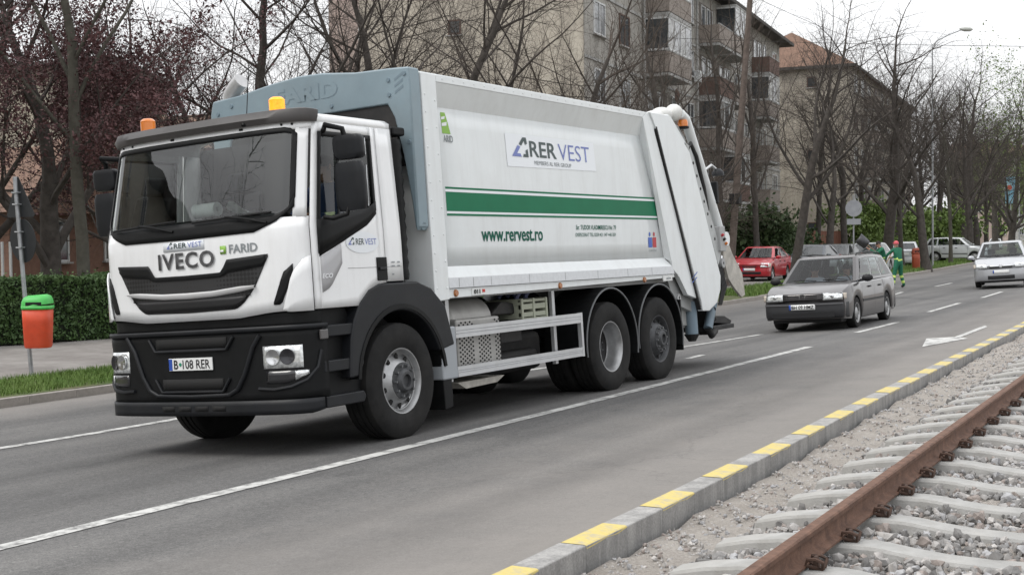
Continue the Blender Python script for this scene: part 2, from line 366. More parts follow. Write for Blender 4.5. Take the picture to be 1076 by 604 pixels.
ar = [g(*q) for q in ((969, 364.6), (973.5, 355.8), (1003, 354.2), (1035, 342), (1037.5, 343.6), (1009, 354.6), (1017, 355.8))]
MB().add([(p.x, p.y, zroad(p.x, p.y)+.006) for p in ar], [(0, 1, 2, 3, 4, 5, 6)]).build('lane_arrow', WLINE, road, fixn=False)
TAR = mat('tar_seam', (.035, .035, .036), .6, var=.3, vscale=8)
for pts_ in (((885, 326), (960, 329), (1062, 322)), ((935, 312), (1010, 316), (1076, 311))):
    line_mark('tar_seam', [g(*q_) for q_ in pts_], .035, TAR)
# ---- right kerb: half-metre stones, every other one painted yellow
def kerb(name, xf, zf, y0, y1, step, wd, ht, mat_, label, paint=None, inside=1):
    root = tag(empty(name), kind='structure')
    mb = MB().box(-wd/2, wd/2, -step/2+.0015, step/2-.0015, -ht, 0); me = None; pm = None
    Y = y0; k = 0
    while Y < y1:
        a = Vector((xf(Y), Y)); b = Vector((xf(Y+step), Y+step)); d = b-a
        c = (a+b)/2+Vector((inside*wd/2, 0)); z = zf(c.x, c.y)
        if me is None:
            o = mb.build('kerb_stone', mat_, root, bevel=.007); me = o.data
        else:
            o = mesh_obj('kerb_stone', me, None, root); m = o.modifiers.new('bevel', 'BEVEL'); m.width = .007; m.segments = 2; m.limit_method = 'ANGLE'
        o.location = (c.x, c.y, z+rnd.uniform(-.002, .002)*(3 if not paint else 1)); o.rotation_euler = (rnd.uniform(-.003, .003), rnd.uniform(-.006, .006), -math.atan2(d.x, d.y)+rnd.uniform(-.003, .003))
        if paint and k % 2 == 0:
            if pm is None:
                h = wd/2; ln = step/2-.002
                rows = [[(x, y, zz) for y in np.linspace(-ln, ln, 5)] for x, zz in ((-h-.001, -.012), (-h+.002, -.002), (-h+.012, .002), (0, .002), (h-.012, .002), (h-.002, -.002), (h+.001, -.008))]
                for r in rows[-1:]:
                    for i in range(5): r[i] = (r[i][0], r[i][1], r[i][2]-rnd.uniform(0, .02))
                p = MB().grid(rows).build('yellow_paint', YLINE, o, fixn=False); pm = p.data
            else: mesh_obj('yellow_paint', pm, None, o)
        Y += step; k += 1
    return root
kerb('right_kerb', XRK, lambda x, y: zroad(XRK(y), y)+.085, -3.56, 45, .52, .15, .34, CONC, None, True, 1)
kerb('left_kerb', XLK, lambda x, y: zroad(XLK(y), y)+.115, 2, 112, .8, .16, .34, CONC2, None, None, -1)
# ---- gravel bed and railway track on the right
def zbed(X, Y):
    d = X-XRK(Y)-.2
    return interp(d, [0, .4, .75, 1.15, 1.45, 30], [.15, .19, .275, .295, .285, .285])
GRAV = bpy.data.materials.new('gravel_bed'); GRAV.use_nodes = True
def _grav():
    n = GRAV.node_tree; l = n.links.new; b = n.nodes['Principled BSDF']; t = n.nodes.new('ShaderNodeTexCoord')
    a = ramp(n, l, noise_node(n, l, t, 2., 8, .7).outputs[0], .3, (.29, .26, .23), .7, (.42, .39, .355))
    s = ramp(n, l, noise_node(n, l, t, 60, 5, .8).outputs[0], .3, (.6, .6, .6), .7, (1.3, 1.3, 1.3))
    l(mixc(n, l, 'MULTIPLY', 1., a.outputs[0], s.outputs[0]), b.inputs['Base Color']); b.inputs['Roughness'].default_value = .95
    bp = n.nodes.new('ShaderNodeBump'); bp.inputs['Strength'].default_value = .9; bp.inputs['Distance'].default_value = .03
    l(noise_node(n, l, t, 28, 7, .75).outputs[0], bp.inputs['Height']); l(bp.outputs[0], b.inputs['Normal'])
_grav()
def bump_bed(X, Y):
    return zbed(X, Y)+.018*math.sin(X*9.1+Y*2.3)*math.sin(Y*5.7-X*3)+.012*math.sin(X*23+Y*17)
YB = [-60, -30, -10]+[i*.25 for i in range(-8, 80)]+[21+i for i in range(40)]+[62+i*10 for i in range(25)]
tag(strip(lambda Y: XRK(Y)+.19, lambda Y: XRK(Y)+5.2, YB, bump_bed, 28).build('gravel_bed', GRAV, smooth=80, fixn=False), kind='structure')
tag(strip(lambda Y: XRK(Y)+5.2, lambda Y: XRK(Y)+60, YB, lambda x, y: .25, 3).build('far_verge', YARD, fixn=False), kind='structure')
RUST = mat('rusty_rail', (.085, .042, .026), .8, col2=(.17, .09, .058), vscale=14, bump=.3, bscale=90, detail=8)
RUSTD = mat('rusty_clip', (.04, .024, .018), .85, col2=(.09, .05, .035), vscale=30)
SLEEP = mat('sleeper_concrete', (.28, .278, .268), .9, col2=(.40, .398, .385), vscale=5, bump=.3, bscale=80, dirt=.55, dirtcol=(.27, .25, .22))
TH = math.atan2(.4, 8.23)           # the track's turn to the left
trk = tag(empty('railway_track', (-1.86+.7175, 4.67, 0), (0, 0, TH)), 'rusty rail on pale concrete sleepers running beside the yellow and grey kerb', 'railway track')
def rail_prof(x):
    pr = [(-.062, 0), (.062, 0), (.062, .012), (.018, .026), (.009, .04), (.009, .10), (.032, .114), (.034, .138), (.026, .147), (-.026, .147), (-.034, .138), (-.032, .114), (-.009, .10), (-.009, .04), (-.018, .026), (-.062, .012)]
    return [(x+a*.84, .372+b*.84) for a, b in pr]
for s in (-1, 1): MB().prism(rail_prof(s*.7175), -8, 90, 'y').build('rail', RUST, trk, smooth=35)
sp = [(-1.30, .22), (-1.27, .30), (-1.12, .335), (-.95, .358), (-.90, .36), (-.52, .36), (-.46, .356), (-.34, .340), (-.18, .326), (0, .322)]
sp = sp+[(-a, b) for a, b in sp[-2::-1]]
rows = []
for a, b in sp: rows.append([(a, -.11, .10), (a, -.088, b-.014), (a, -.078, b), (a, .078, b), (a, .088, b-.014), (a, .11, .10)])
smb = MB().grid(rows); nn = len(sp)*6; smb.f += [tuple(range(6)), tuple(range(nn-1, nn-7, -1))]
sme = None
def clip_mesh(q):
    mb = MB(); e = q*.09
    prof = [(e-.04, .355), (e+.045, .355), (e+.045, .372), (e+.02, .378), (e+.016, .40), (e+q*.005, .436), (e-.012, .436), (e-.016, .40), (e-.02, .378), (e-.04, .372)]
    mb.prism(prof, -.02, .02)
    for yy in (-.047, .047):
        mb.tube([(e+q*.02, yy*.2, .37), (e-q*.055, yy, .388), (e-q*.04, yy*1.1, .425), (e+q*.01, yy*1.15, .43), (e+q*.05, yy, .415), (e+q*.045, yy*.3, .372)], .0115, 6)
    mb.v = [(e+(x-e)*.72, y*.78, .36+(z-.36)*.75) for x, y, z in mb.v]
    return mb
cms = {}
for q in (-1, 1):
    cms[q] = clip_mesh(q).mesh('rail_clip', 40); cms[q].materials.append(RUSTD)
for i in range(62):
    y = .92+.62*(i-5)
    if sme is None: o = smb.build('sleeper', SLEEP, trk); sme = o.data
    else:
        o = mesh_obj('sleeper', sme, None, trk)
    o.location = (rnd.uniform(-.012, .012), y, rnd.uniform(-.008, .004)); o.rotation_euler = (0, 0, rnd.uniform(-.006, .006))
    if i < 30:
        for q in (-1, 1): mesh_obj('rail_clip', cms[q], None, o).location = (-.7175, 0, 0)
def ico():
    t = (1+5**.5)/2
    v = np.array([(-1, t, 0), (1, t, 0), (-1, -t, 0), (1, -t, 0), (0, -1, t), (0, 1, t), (0, -1, -t), (0, 1, -t), (t, 0, -1), (t, 0, 1), (-t, 0, -1), (-t, 0, 1)], float); v /= np.linalg.norm(v[0])
    f = np.array([(0, 11, 5), (0, 5, 1), (0, 1, 7), (0, 7, 10), (0, 10, 11), (1, 5, 9), (5, 11, 4), (11, 10, 2), (10, 7, 6), (7, 1, 8), (3, 9, 4), (3, 4, 2), (3, 2, 6), (3, 6, 8), (3, 8, 9), (4, 9, 5), (2, 4, 11), (6, 2, 10), (8, 6, 7), (9, 8, 1)])
    return v, f
def stones(name, pts, size, mats, seed, label, cat):
    r = np.random.default_rng(seed); v, f = ico(); n = len(pts)
    sz = size*np.exp(np.clip(r.normal(0, .42, n), -.9, .62)); vv = v[None]*(1+r.uniform(-.34, .34, (n, 12, 1)))*sz[:, None, None]*r.uniform(.6, 1.25, (n, 1, 3))
    a = r.uniform(0, 2*PI, n); c, s = np.cos(a), np.sin(a); x = vv[..., 0]*c[:, None]-vv[..., 1]*s[:, None]; y = vv[..., 0]*s[:, None]+vv[..., 1]*c[:, None]
    vv[..., 0] = x; vv[..., 1] = y; vv += np.array(pts)[:, None]
    ff = (f[None]+12*np.arange(n)[:, None, None]).reshape(-1, 3)
    me = bpy.data.meshes.new(name); me.from_pydata(vv.reshape(-1, 3).tolist(), [], ff.tolist())
    for m in mats: me.materials.append(m)
    me.polygons.foreach_set('material_index', np.repeat(r.integers(0, len(mats), n), 20).astype(np.int32)); me.update()
    return tag(mesh_obj(name, me), label, cat, kind='stuff')
SM = [mat('stone%d' % i, c, .9, var=.25, vscale=25) for i, c in enumerate(((.30, .29, .28), (.21, .205, .20), (.38, .365, .35), (.27, .235, .215), (.15, .145, .14), (.33, .33, .335)))]
def tl(x, y): c, s = math.cos(TH), math.sin(TH); return (-1.1425+x*c-y*s, 4.67+x*s+y*c)
pts = []
while len(pts) < 34000:
    x = rnd.uniform(-1.0, 1.1) if rnd.random() < .8 else rnd.uniform(-1.35, -.8); y = rnd.random()**1.6*20-1.5
    ph = ((y-.92)/.62) % 1
    if min(ph, 1-ph)*.62 < .08: continue
    q = tl(x, y); pts.append((*q, zbed(*q)+rnd.uniform(-.02, .03)+(.005 if x > -.6 else -.005)))
stones('ballast', pts, .0175, SM, 3, 'loose grey ballast stones between the concrete sleepers', 'ballast')
pts = []
while len(pts) < 19000:
    Y = 3.6+rnd.random()**1.7*22; d = rnd.uniform(0, 1.25)+.2
    q = (XRK(Y)+d, Y)
    if rnd.random() < .45 and d < .8: continue
    pts.append((*q, bump_bed(*q)+.002))
stones('pebbles', pts, .0085, [SM[0], SM[2], SM[3], SM[5], SM[2]], 4, 'small pebbles and grit strewn between kerb and rail', 'pebbles')
# ------------------------------------------------------------------ refuse truck (local: x forward from front axle, y left, z up)
WHITE = mat('white_truck_paint', (.78, .79, .795), .32, var=.03, vscale=1.5, coat=.5, dirt=.10, dirtcol=(.42, .40, .37), grime=.16)
WHITE2 = mat('white_container_paint', (.70, .73, .735), .38, var=.03, vscale=1.1, coat=.3, dirt=.16, dirtcol=(.42, .40, .37), grime=.18)
GREYP = mat('grey_panel', (.34, .345, .345), .55, var=.05)
BLUEG = mat('blue_grey_paint', (.19, .255, .29), .45, var=.08, vscale=2, coat=.2, dirt=.25, dirtcol=(.2, .21, .21))
BLK = mat('black_plastic', (.0055, .006, .0065), .5, spec=.2, var=.2, vscale=6, bump=.08, bscale=200, dirt=.3, dirtcol=(.018, .0175, .017))
BLK2 = mat('dark_plastic', (.010, .0112, .0135), .45, spec=.28, var=.15, vscale=5, dirt=.35, dirtcol=(.03, .029, .028))
VISOR = mat('grey_visor', (.05, .046, .045), .5, var=.1)
RUBBER = mat('tyre_rubber', (.012, .012, .012), .8, spec=.25, var=.25, vscale=8, bump=.15, bscale=60, dirt=.6, dirtcol=(.032, .03, .028))
CHROME = mat('chrome', (.62, .63, .64), .16, 1.)
STEEL = mat('steel_rim', (.38, .385, .39), .4, .75, var=.12, vscale=12, dirt=.3, dirtcol=(.14, .13, .12))
DSTEEL = mat('dark_hub', (.06, .062, .066), .5, .4, var=.2, vscale=15)
ALU = mat('aluminium', (.56, .57, .58), .38, .55, var=.06, dirt=.2, dirtcol=(.3, .29, .28))
SHIELD = mat('heat_shield', (.36, .355, .34), .5, .35, var=.12, dirt=.45, dirtcol=(.16, .15, .13))
CHAS = mat('chassis_black', (.012, .012, .0125), .7, var=.3, dirt=.6, dirtcol=(.06, .055, .05))
DIRTM = mat('worn_beige_metal', (.42, .40, .36), .6, var=.2, vscale=9, dirt=.5, dirtcol=(.17, .15, .12))
GREEN = mat('green_stripe', (.006, .150, .070), .55, var=.05, spec=.25)
INKG = mat('dark_green_ink', (.005, .10, .065), .6, spec=.2); INKD = mat('dark_grey_ink', (.05, .075, .075), .5); INKB = mat('blue_ink', (.16, .20, .47), .5)
INKK = mat('black_ink', (.015, .015, .015), .5); LIME = mat('lime_ink', (.22, .42, .06), .5); INKGR = mat('grey_ink', (.22, .24, .25), .5)
DECAL = mat('white_decal', (.74, .77, .80), .3, coat=.3)
LENS = mat('clear_lamp', (.72, .74, .75), .1, .6, var=.35, vscale=22)
AMBER = mat('amber_lens', (.62, .17, .01), .2, coat=.6)
AMBERLIT = mat('amber_lamp_lit', (1., .27, .008), .25, emit=.75, col2=(1., .45, .03), vscale=30)
PLATE = mat('plate_white', (.72, .73, .72), .4); PBLUE = mat('plate_blue', (.02, .07, .35), .4)
WSG = glass_mat('windscreen_glass', (.78, .84, .81), .95, 0, 1.75)
SGL = glass_mat('side_glass', (.55, .60, .58), .9, 0, 1.6)
SEATM = mat('seat_cloth', (.014, .015, .017), .9, var=.3); DASH = mat('dash_plastic', (.012, .0125, .0135), .6)
TROLL = .0625
TROOT = Vector((-7.1243-1.22*math.cos(TROLL), 9.9514, -1.22*math.sin(TROLL)))
T = tag(empty('garbage_truck', TROOT, (TROLL, 0, -PI/2)), 'white refuse truck with green stripe on its container and orange beacons', 'garbage truck')
# -- cab surface: plan curve by arc parameter s, windscreen raked back above z = 2
_S = [0, .3, .6, .9, 1.05, 1.15, 1.25, 1.35, 1.45, 1.6, 2.75]
_X = [1.40, 1.397, 1.385, 1.352, 1.31, 1.255, 1.175, 1.085, .985, .83, -.32]
_Y = [0, .3, .6, .895, 1.04, 1.125, 1.19, 1.23, 1.248, 1.25, 1.25]
def cabp(s, z, off=0.):
    a = abs(s); e = .004
    def pt(q): return Vector((np.interp(q, _S, _X), np.interp(q, _S, _Y)))
    p = pt(a); t = pt(a+e)-pt(max(0, a-e)); nrm = Vector((-t.y, t.x))*-1
    if nrm.length: nrm.normalize()
    p = p+nrm*off
    wr = min(1, max(0, p.x/1.4)); sh = interp(z, [0, 1.95, 2.85, 3.0], [0, 0, -.21, -.26])
    tum = interp(z, [1.9, 2.9], [0, -.055])
    return (p.x+sh*wr, math.copysign(1, s)*(p.y+tum*min(1, p.y/1.2)) if s else 0., z)
def srange(a, b, n=None):
    n = n or max(2, int(abs(b-a)/.06)+2); return [lerp(a, b, i/(n-1)) for i in range(n)]
def cpatch(ss, lo, hi, nz=4, off=0., mb=None):
    mb = mb or MB(); f = (lambda v: v if callable(v) else (lambda s: v)); lo, hi = f(lo), f(hi)
    rows = [[cabp(s, lerp(lo(s), hi(s), k/nz), off) for k in range(nz+1)] for s in ss]
    return mb.grid(rows)
def cbuild(mb, name, m, parent=T, thick=.012, smooth=40): return mb.build(name, m, parent, smooth=smooth, solid=thick)
# front panel, header, pillars
cbuild(cpatch(srange(-1.27, 1.27, 44), lambda s: interp(abs(s), [0, .55, .9, 1.27], [1.205, 1.205, 1.24, 1.25]), 2.035, 8), 'front_panel', WHITE)
cbuild(cpatch(srange(-1.3, 1.3, 40), 2.79, 2.90, 3), 'windscreen_header', WHITE)
for q in (-1, 1):
    cbuild(cpatch([q*s for s in srange(1.13, 1.25, 5)], 2.03, 2.8, 8), 'pillar', WHITE)
    # door: lower leaf, window frame, built round a real opening
    def wl(s): return interp(s, [1.32, 1.40, 2.02, 2.17], [1.70, 1.74, 1.985, 2.09])
    def dl(s): return interp(s, [1.27, 1.82, 1.9, 2.0, 2.12, 2.3], [1.245, 1.245, 1.31, 1.38, 1.425, 1.44])
    mb = cpatch([q*s for s in srange(1.28, 1.345, 3)], 1.245, 2.845, 16)
    cpatch([q*s for s in srange(1.345, 2.17, 22)], dl, wl, 8, mb=mb); cpatch([q*s for s in srange(1.345, 2.17, 14)], 2.765, 2.845, 2, mb=mb)
    cpatch([q*s for s in srange(2.17, 2.25, 3)], dl, 2.845, 14, mb=mb)
    door = cbuild(mb, 'door', WHITE)
    cbuild(cpatch([q*s for s in srange(1.35, 2.165, 22)], lambda s: wl(abs(s))-.03, lambda s: wl(abs(s))+.07, 2, .005), 'window_sill_trim', BLK, door, .004)
    mb = MB()
    for s0, s1 in ((1.345, 1.385), (2.135, 2.17)): cpatch([q*s for s in srange(s0, s1, 3)], lambda s: wl(abs(s)), 2.765, 8, .004, mb)
    cpatch([q*s for s in srange(1.345, 2.17, 10)], 2.725, 2.768, 2, .004, mb); cpatch([q*s for s in srange(1.60, 1.635, 3)], lambda s: wl(abs(s)), 2.73, 8, .0045, mb)
    cbuild(mb, 'window_frame', BLK, door, .004)
    cbuild(cpatch([q*s for s in srange(1.375, 2.15, 12)], lambda s: wl(abs(s))+.02, 2.74, 6, -.012), 'side_window', SGL, door, .0)
    # dark lower triangle of the window trim
    tri = cpatch([q*s for s in srange(1.345, 2.17, 16)], wl, lambda s: max(wl(s)+.05, interp(abs(s), [1.34, 1.6, 2.02, 2.17], [2.0, 2.05, 2.10, 2.17])), 3, .006) if q == 1 else None
    if tri: cbuild(tri, 'lower_window_trim', BLK, door, .003)
    cbuild(cpatch([q*s for s in srange(2.265, 2.52, 5)], lambda s: interp(abs(s), [2.26, 2.52], [1.445, 1.445]), 2.845, 8), 'rear_quarter_panel', WHITE)
    cbuild(cpatch([q*s for s in srange(1.7, 2.5, 8)], 1.845-.27, 1.849-.27, 1, .003), 'panel_seam', GREYP, door, .002)
    mb = MB(); x, y, z = cabp(q*2.19, 1.55); y = abs(y)
    h = MB().box(x-.075, x+.075, q*y, q*(y+.012), 1.455, 1.665).build('door_handle', BLK, door, bevel=.03)
    MB().box(x-.05, x+.055, q*(y+.012), q*(y+.03), 1.55, 1.575).build('grip', BLK2, h, bevel=.006)
    # grey wing behind the front corner with chrome strip
    wing = cpatch([q*s for s in srange(1.36, 1.62, 8)], lambda s: interp(abs(s), [1.36, 1.45, 1.62], [1.38, 1.42, 1.62]), lambda s: interp(abs(s), [1.36, 1.62], [1.685, 1.79]), 3, .007)
    cbuild(wing, 'corner_wing', mat('wing_grey', (.40, .40, .41), .4), door, .004)
    # corner deflector with black vent
    cbuild(cpatch([q*s for s in srange(1.02, 1.255, 8)], lambda s: interp(abs(s), [1.02, 1.06, 1.255], [1.255, 1.235, 1.235]), lambda s: interp(abs(s), [1.02, 1.10, 1.2, 1.255], [1.26, 1.56, 1.68, 1.70]), 4, .03), 'corner_deflector', WHITE)
    cbuild(cpatch([q*s for s in srange(.93, 1.115, 8)], lambda s: interp(abs(s), [.93, 1.0, 1.115], [1.30, 1.30, 1.56]), lambda s: interp(abs(s), [.93, 1.03, 1.115], [1.32, 1.57, 1.64]), 3, .012), 'corner_vent', BLK)
# roof
loop = [cabp(s, 2.895) for s in srange(2.52, -2.52, 60)]
def inset(p, k, dz): return (p[0]*(1-k)+.55*k, p[1]*(1-k), p[2]+dz)
mb = MB().grid([[inset(p, 0, -.06) for p in loop], loop, [inset(p, .03, .03) for p in loop], [inset(p, .09, .045) for p in loop], [inset(p, 1, .05) for p in loop]])
mb.build('cab_roof', WHITE, T, smooth=60, solid=.01)
mb = MB(); a = [cabp(s, z) for s in (2.52, -2.52) for z in (1.2, 2.9)]
mb.add(a, [(0, 1, 3, 2)]); mb.build('cab_back_wall', mat('cab_back', (.035, .035, .037), .8), T, solid=.02)
# dark lining and cab floor so that the seams read as gaps
mb = MB()
for q in (-1, 1): cpatch([q*s for s in srange(1.0, 2.5, 20)], lambda s: 1.47 if abs(s) > 1.75 else 1.26, 1.72, 2, -.04, mb)
cpatch(srange(-1.0, 1.0, 12), 1.26, 2.0, 2, -.04, mb); mb.build('cab_lining', DASH, T)
MB().box(-.07, 1.12, -1.12, 1.12, 1.28, 1.34).build('cab_floor', DASH, T)
# windscreen, seal, cowl, wipers
def wlo(s): return interp(abs(s), [0, .95, 1.06, 1.12, 1.14], [2.035, 2.035, 2.06, 2.13, 2.2])
def whi(s): return interp(abs(s), [0, 1.04, 1.1, 1.135], [2.80, 2.80, 2.785, 2.74])
cbuild(cpatch(srange(-1.135, 1.135, 40), wlo, whi, 10, -.006), 'windscreen', WSG, T, 0)
mb = cpatch(srange(-1.15, 1.15, 40), lambda s: whi(s)-.035, lambda s: whi(s)+.012, 2, .004)
for q in (-1, 1): cpatch([q*s for s in srange(1.10, 1.15, 4)], wlo, whi, 8, .005, mb)
cbuild(mb, 'windscreen_seal', BLK, T, .01)
cbuild(cpatch(srange(-1.145, 1.145, 44), lambda s: interp(abs(s), [0, .78, .98, 1.145], [1.915, 1.925, 2.0, 2.12]), lambda s: max(wlo(s)+.025, interp(abs(s), [0, 1.09, 1.145], [0, 0, 2.17])), 3, .007), 'wiper_cowl', BLK, T, .004)
for s0, s1 in ((-.95, -.1), (.1, .95)):
    mb = MB(); mb.tube([cabp(s, lerp(2.06, 2.085, k), .028) for k, s in [(i/8, lerp(s0, s1, i/8)) for i in range(9)]], .011, 6)
    mb.tube([cabp(lerp(s0, s1, .95), 2.0, .012), cabp(lerp(s0, s1, .7), 2.05, .045), cabp(lerp(s0, s1, .45), 2.08, .035)], .012, 6); mb.build('wiper', BLK, T, smooth=50)
# sun visor
rows = []
for s in srange(-1.33, 1.33, 40):
    k = interp(abs(s), [0, 1.2, 1.33], [1, 1, .35])
    rows.append([cabp(s, 2.855, .0), cabp(s, 2.85, .035*k), cabp(s, 2.90, .075*k), cabp(s, 2.945+.02*k, .06*k), cabp(s, 2.96+.02*k, -.02), cabp(s, 2.93, -.12)])
mb = MB().grid(rows); mb.build('sun_visor', VISOR, T, smooth=50)
for s in (-1.02, -.86, -.3, -.28, .55, .57, 1.0, 1.1):
    p = Vector(cabp(s, 2.835, .0)); MB().cyl(p, p+Vector((.008, 0, 0)), .011, n=8).build('visor_bolt', BLK, T)
# beacons
for yy, xx, lm in ((-.82, .95, AMBER), (.76, .95, AMBERLIT)):
    b = MB().lathe([(.001, 2.93), (.085, 2.93), (.085, 2.965), (.075, 2.985), (.001, 2.985)], (xx, yy, 0), 'z', 20).build('beacon', BLK2, T, smooth=40)
    pr = [(.066, 2.985)]+[(.067+.004*(i % 2), 2.99+i*.0086) for i in range(12)]+[(.06, 3.10), (.045, 3.11), (.001, 3.112)]
    MB().lathe(pr, (xx, yy, 0), 'z', 24).build('beacon_lens', lm, b, smooth=60)
mb = MB(); p = cabp(.62, 2.86, .05); mb.cyl(p, (p[0]-.05, p[1], 2.95), .022, .015, 8); mb.tube([(p[0]-.05, p[1], 2.95), (p[0]-.12, p[1], 3.4)], .004, 5); mb.build('antenna', BLK, T, smooth=50)
# grille
def ghi(s): return interp(abs(s), [0, .40, .47, .90], [1.605, 1.61, 1.715, 1.735])
def glo(s): return interp(abs(s), [0, .54, .62, .74, .905], [1.275, 1.285, 1.33, 1.45, 1.72])
GM = bpy.data.materials.new('grille_mesh'); GM.use_nodes = True
def _gm():
    n = GM.node_tree; l = n.links.new; b = n.nodes['Principled BSDF']; t = n.nodes.new('ShaderNodeTexCoord')
    v = n.nodes.new('ShaderNodeTexVoronoi'); v.inputs['Scale'].default_value = 26; v.inputs['Randomness'].default_value = 0.; l(t.outputs['Object'], v.inputs['Vector'])
    r = ramp(n, l, v.outputs['Distance'], .42, (.003, .003, .003), .5, (.022, .022, .023)); l(r.outputs[0], b.inputs['Base Color']); b.inputs['Roughness'].default_value = .5
_gm()
gr = cbuild(cpatch(srange(-.9, .9, 48), glo, ghi, 8, .006), 'grille', GM, T, .004)
cbuild(cpatch(srange(-.88, .88, 44), lambda s: max(glo(s), interp(abs(s), [0, .40, .47, .9], [1.565, 1.57, 1.60, 1.64])), lambda s: ghi(s), 3, .014), 'grille_brow', BLK, gr, .006)
mb = MB(); rows = []
for s in srange(-.76, .76, 36):
    c = interp(abs(s), [0, .3, .76], [1.425, 1.43, 1.468]); hgt = interp(abs(s), [0, .6, .76], [.027, .024, .012])
    rows.append([cabp(s, c-hgt, .012), cabp(s, c-hgt*.5, .034), cabp(s, c+hgt*.5, .038), cabp(s, c+hgt, .014)])
mb.grid(rows).build('chrome_bar', mat('bright_trim', (.8, .8, .8), .28, .35), gr, smooth=60)
cbuild(cpatch(srange(-.70, .70, 30), lambda s: max(glo(s)+.02, 1.30), 1.395, 3, .012), 'lower_grille', mat('grille_slats', (.008, .008, .009), .45), gr, .004)
# bumper: upper recess, main shell, lower lip
cbuild(cpatch(srange(-1.36, 1.36, 48), 1.09, 1.262, 3, -.03), 'bumper_recess', BLK, T, .01)
bump = cbuild(cpatch(srange(-1.36, 1.36, 60), lambda s: interp(abs(s), [0, 1.1, 1.36], [.47, .48, .50]), lambda s: interp(abs(s), [0, .8, 1.36], [1.12, 1.11, 1.11]), 8, .02), 'bumper', BLK, T, .02)
cbuild(cpatch(srange(-1.36, 1.36, 50), .985+.1, 1.125, 2, .04), 'bumper_ledge', BLK2, bump, .02)
cbuild(cpatch(srange(-1.30, 1.30, 50), lambda s: interp(abs(s), [0, 1.2, 1.3], [.375, .375, .40]), .50, 3, .035), 'lower_lip', BLK2, bump, .02)
path = [(-.80, 1.08), (-.70, .95), (-.60, .72), (-.52, .60), (-.42, .555), (0, .545), (.42, .555), (.52, .60), (.60, .72), (.70, .95), (.80, 1.08)]
dn = []
for (a0, b0), (a1, b1) in zip(path[:-1], path[1:]): dn += [cabp(lerp(a0, a1, i/5), lerp(b0, b1, i/5), .03) for i in range(5)]
MB().tube(dn, .02, 8).build('bumper_ridge', BLK2, bump, smooth=50)
for (w0, w1, z0, z1) in ((.42, .5, .96, 1.055), (.36, .44, .60, .70)):
    cbuild(cpatch(srange(-w0, w0, 20), z0, z1, 2, .026), 'bumper_opening', mat('dark_opening', (.004, .004, .004), .8), bump, .004)
    dd = [cabp(s, z0-.012, .035) for s in srange(-w0, w0, 14)]
    MB().tube([cabp(-w1, z1, .03)]+dd+[cabp(w1, z1, .03)], .014, 6).build('opening_lip', BLK2, bump, smooth=50)
for s in (-.30, -.1, .1, .3): cbuild(cpatch(srange(s-.075, s+.075, 4), .415, .462, 1, .038), 'lip_slot', MATS['dark_opening'], bump, .003)
for q in (-1, 1):
    hb = cbuild(cpatch([q*s for s in srange(.80, 1.15, 14)], .765, .955, 4, .024), 'headlight', LENS, T, .004)
    for s in (.90, 1.03):
        p = Vector(cabp(q*s, .862, .026)); nn = (p-Vector(cabp(q*s, .862, 0))).normalized()
        a = nn.orthogonal().normalized(); b2 = nn.cross(a); mb = MB()
        rr = [(.066, .0), (.068, .012), (.06, .012), (.045, .004), (.001, .002)]
        rows = [[p+nn*h+(a*math.cos(t)+b2*math.sin(t))*r for t in [2*PI*k/20 for k in range(20)]] for r, h in rr]
        MB().grid(rows, True).build('reflector', CHROME if s < 1 else mat('lamp_dark', (.05, .05, .055), .15, .6), hb, smooth=50)
    fb = cbuild(cpatch([q*s for s in srange(.82, 1.18, 12)], lambda s: interp(abs(s), [.82, 1.0, 1.18], [.64, .635, .70]), .745, 3, .024), 'fog_lamp', mat('fog_glass', (.02, .02, .022), .12, coat=.6), T, .004)
    cbuild(cpatch([q*s for s in srange(1.08, 1.19, 5)], lambda s: interp(abs(s), [1.08, 1.19], [.66, .71]), .74, 2, .03), 'corner_indicator', LENS, fb, .003)
    pp = [cabp(q*s, z, .03) for s, z in ((.74, .60), (.9, .59), (1.05, .61), (1.17, .66), (1.26, .76), (1.3, .9))]
    MB().tube(pp, .016, 6).build('lamp_brow', BLK2, bump, smooth=50)
    x, y, z = cabp(q*1.33, 1.0, .03); MB().box(x-.05, x+.05, y-.012, y+.012, .985, 1.07).build('side_marker', mat('smoke_lens', (.07, .065, .065), .2, coat=.5), bump, bevel=.01)
# number plate
pl = MB().box(1.425, 1.436, -.26, .26, .775, .885).build('number_plate', PLATE, T, bevel=.004)
MB().box(1.4365, 1.4385, -.255, -.215, .78, .88).build('blue_band', PBLUE, pl)
def ftext(name, s, m, y, z, w_, h_, x=1.4375, bold=.0, parent=T): return mesh_obj(name, text_mesh(s, (0, 1, 0), (0, 0, 1), (1, 0, 0), (x, y, z), w_, h_, bold, 0, .001), m, parent)
ftext('plate_letter', 'B', INKK, -.195, .79, .05, .08, parent=pl, bold=.02)
ftext('plate_lettering', '108 RER', INKK, -.09, .79, .325, .08, parent=pl, bold=.012)
MB().cyl((1.437, -.118, .83), (1.4395, -.118, .83), .016, n=12).build('plate_seal', mat('green_seal', (.02, .22, .13), .4), pl)
def surf_text(name, s, m, s0, z0, w_, h_, off=.006, bold=.02, parent=T, shear=0, space=1.):
    me = text_mesh(s, (0, 1, 0), (0, 0, 1), (1, 0, 0), (0, s0, z0), w_, h_, bold, shear, 0, space)
    for v in me.vertices: v.co = cabp(v.co.y, v.co.z, off)
    return mesh_obj(name, me, m, parent)
surf_text('maker_lettering', 'IVECO', mat('dark_chrome', (.11, .11, .115), .3, .6, var=.4, vscale=18), -.335, 1.665, .67, .145, .012, .028, space=1.12)
surf_text('badge_lettering', 'FARID', INKGR, .50, 1.765, .30, .075, .006, .02)
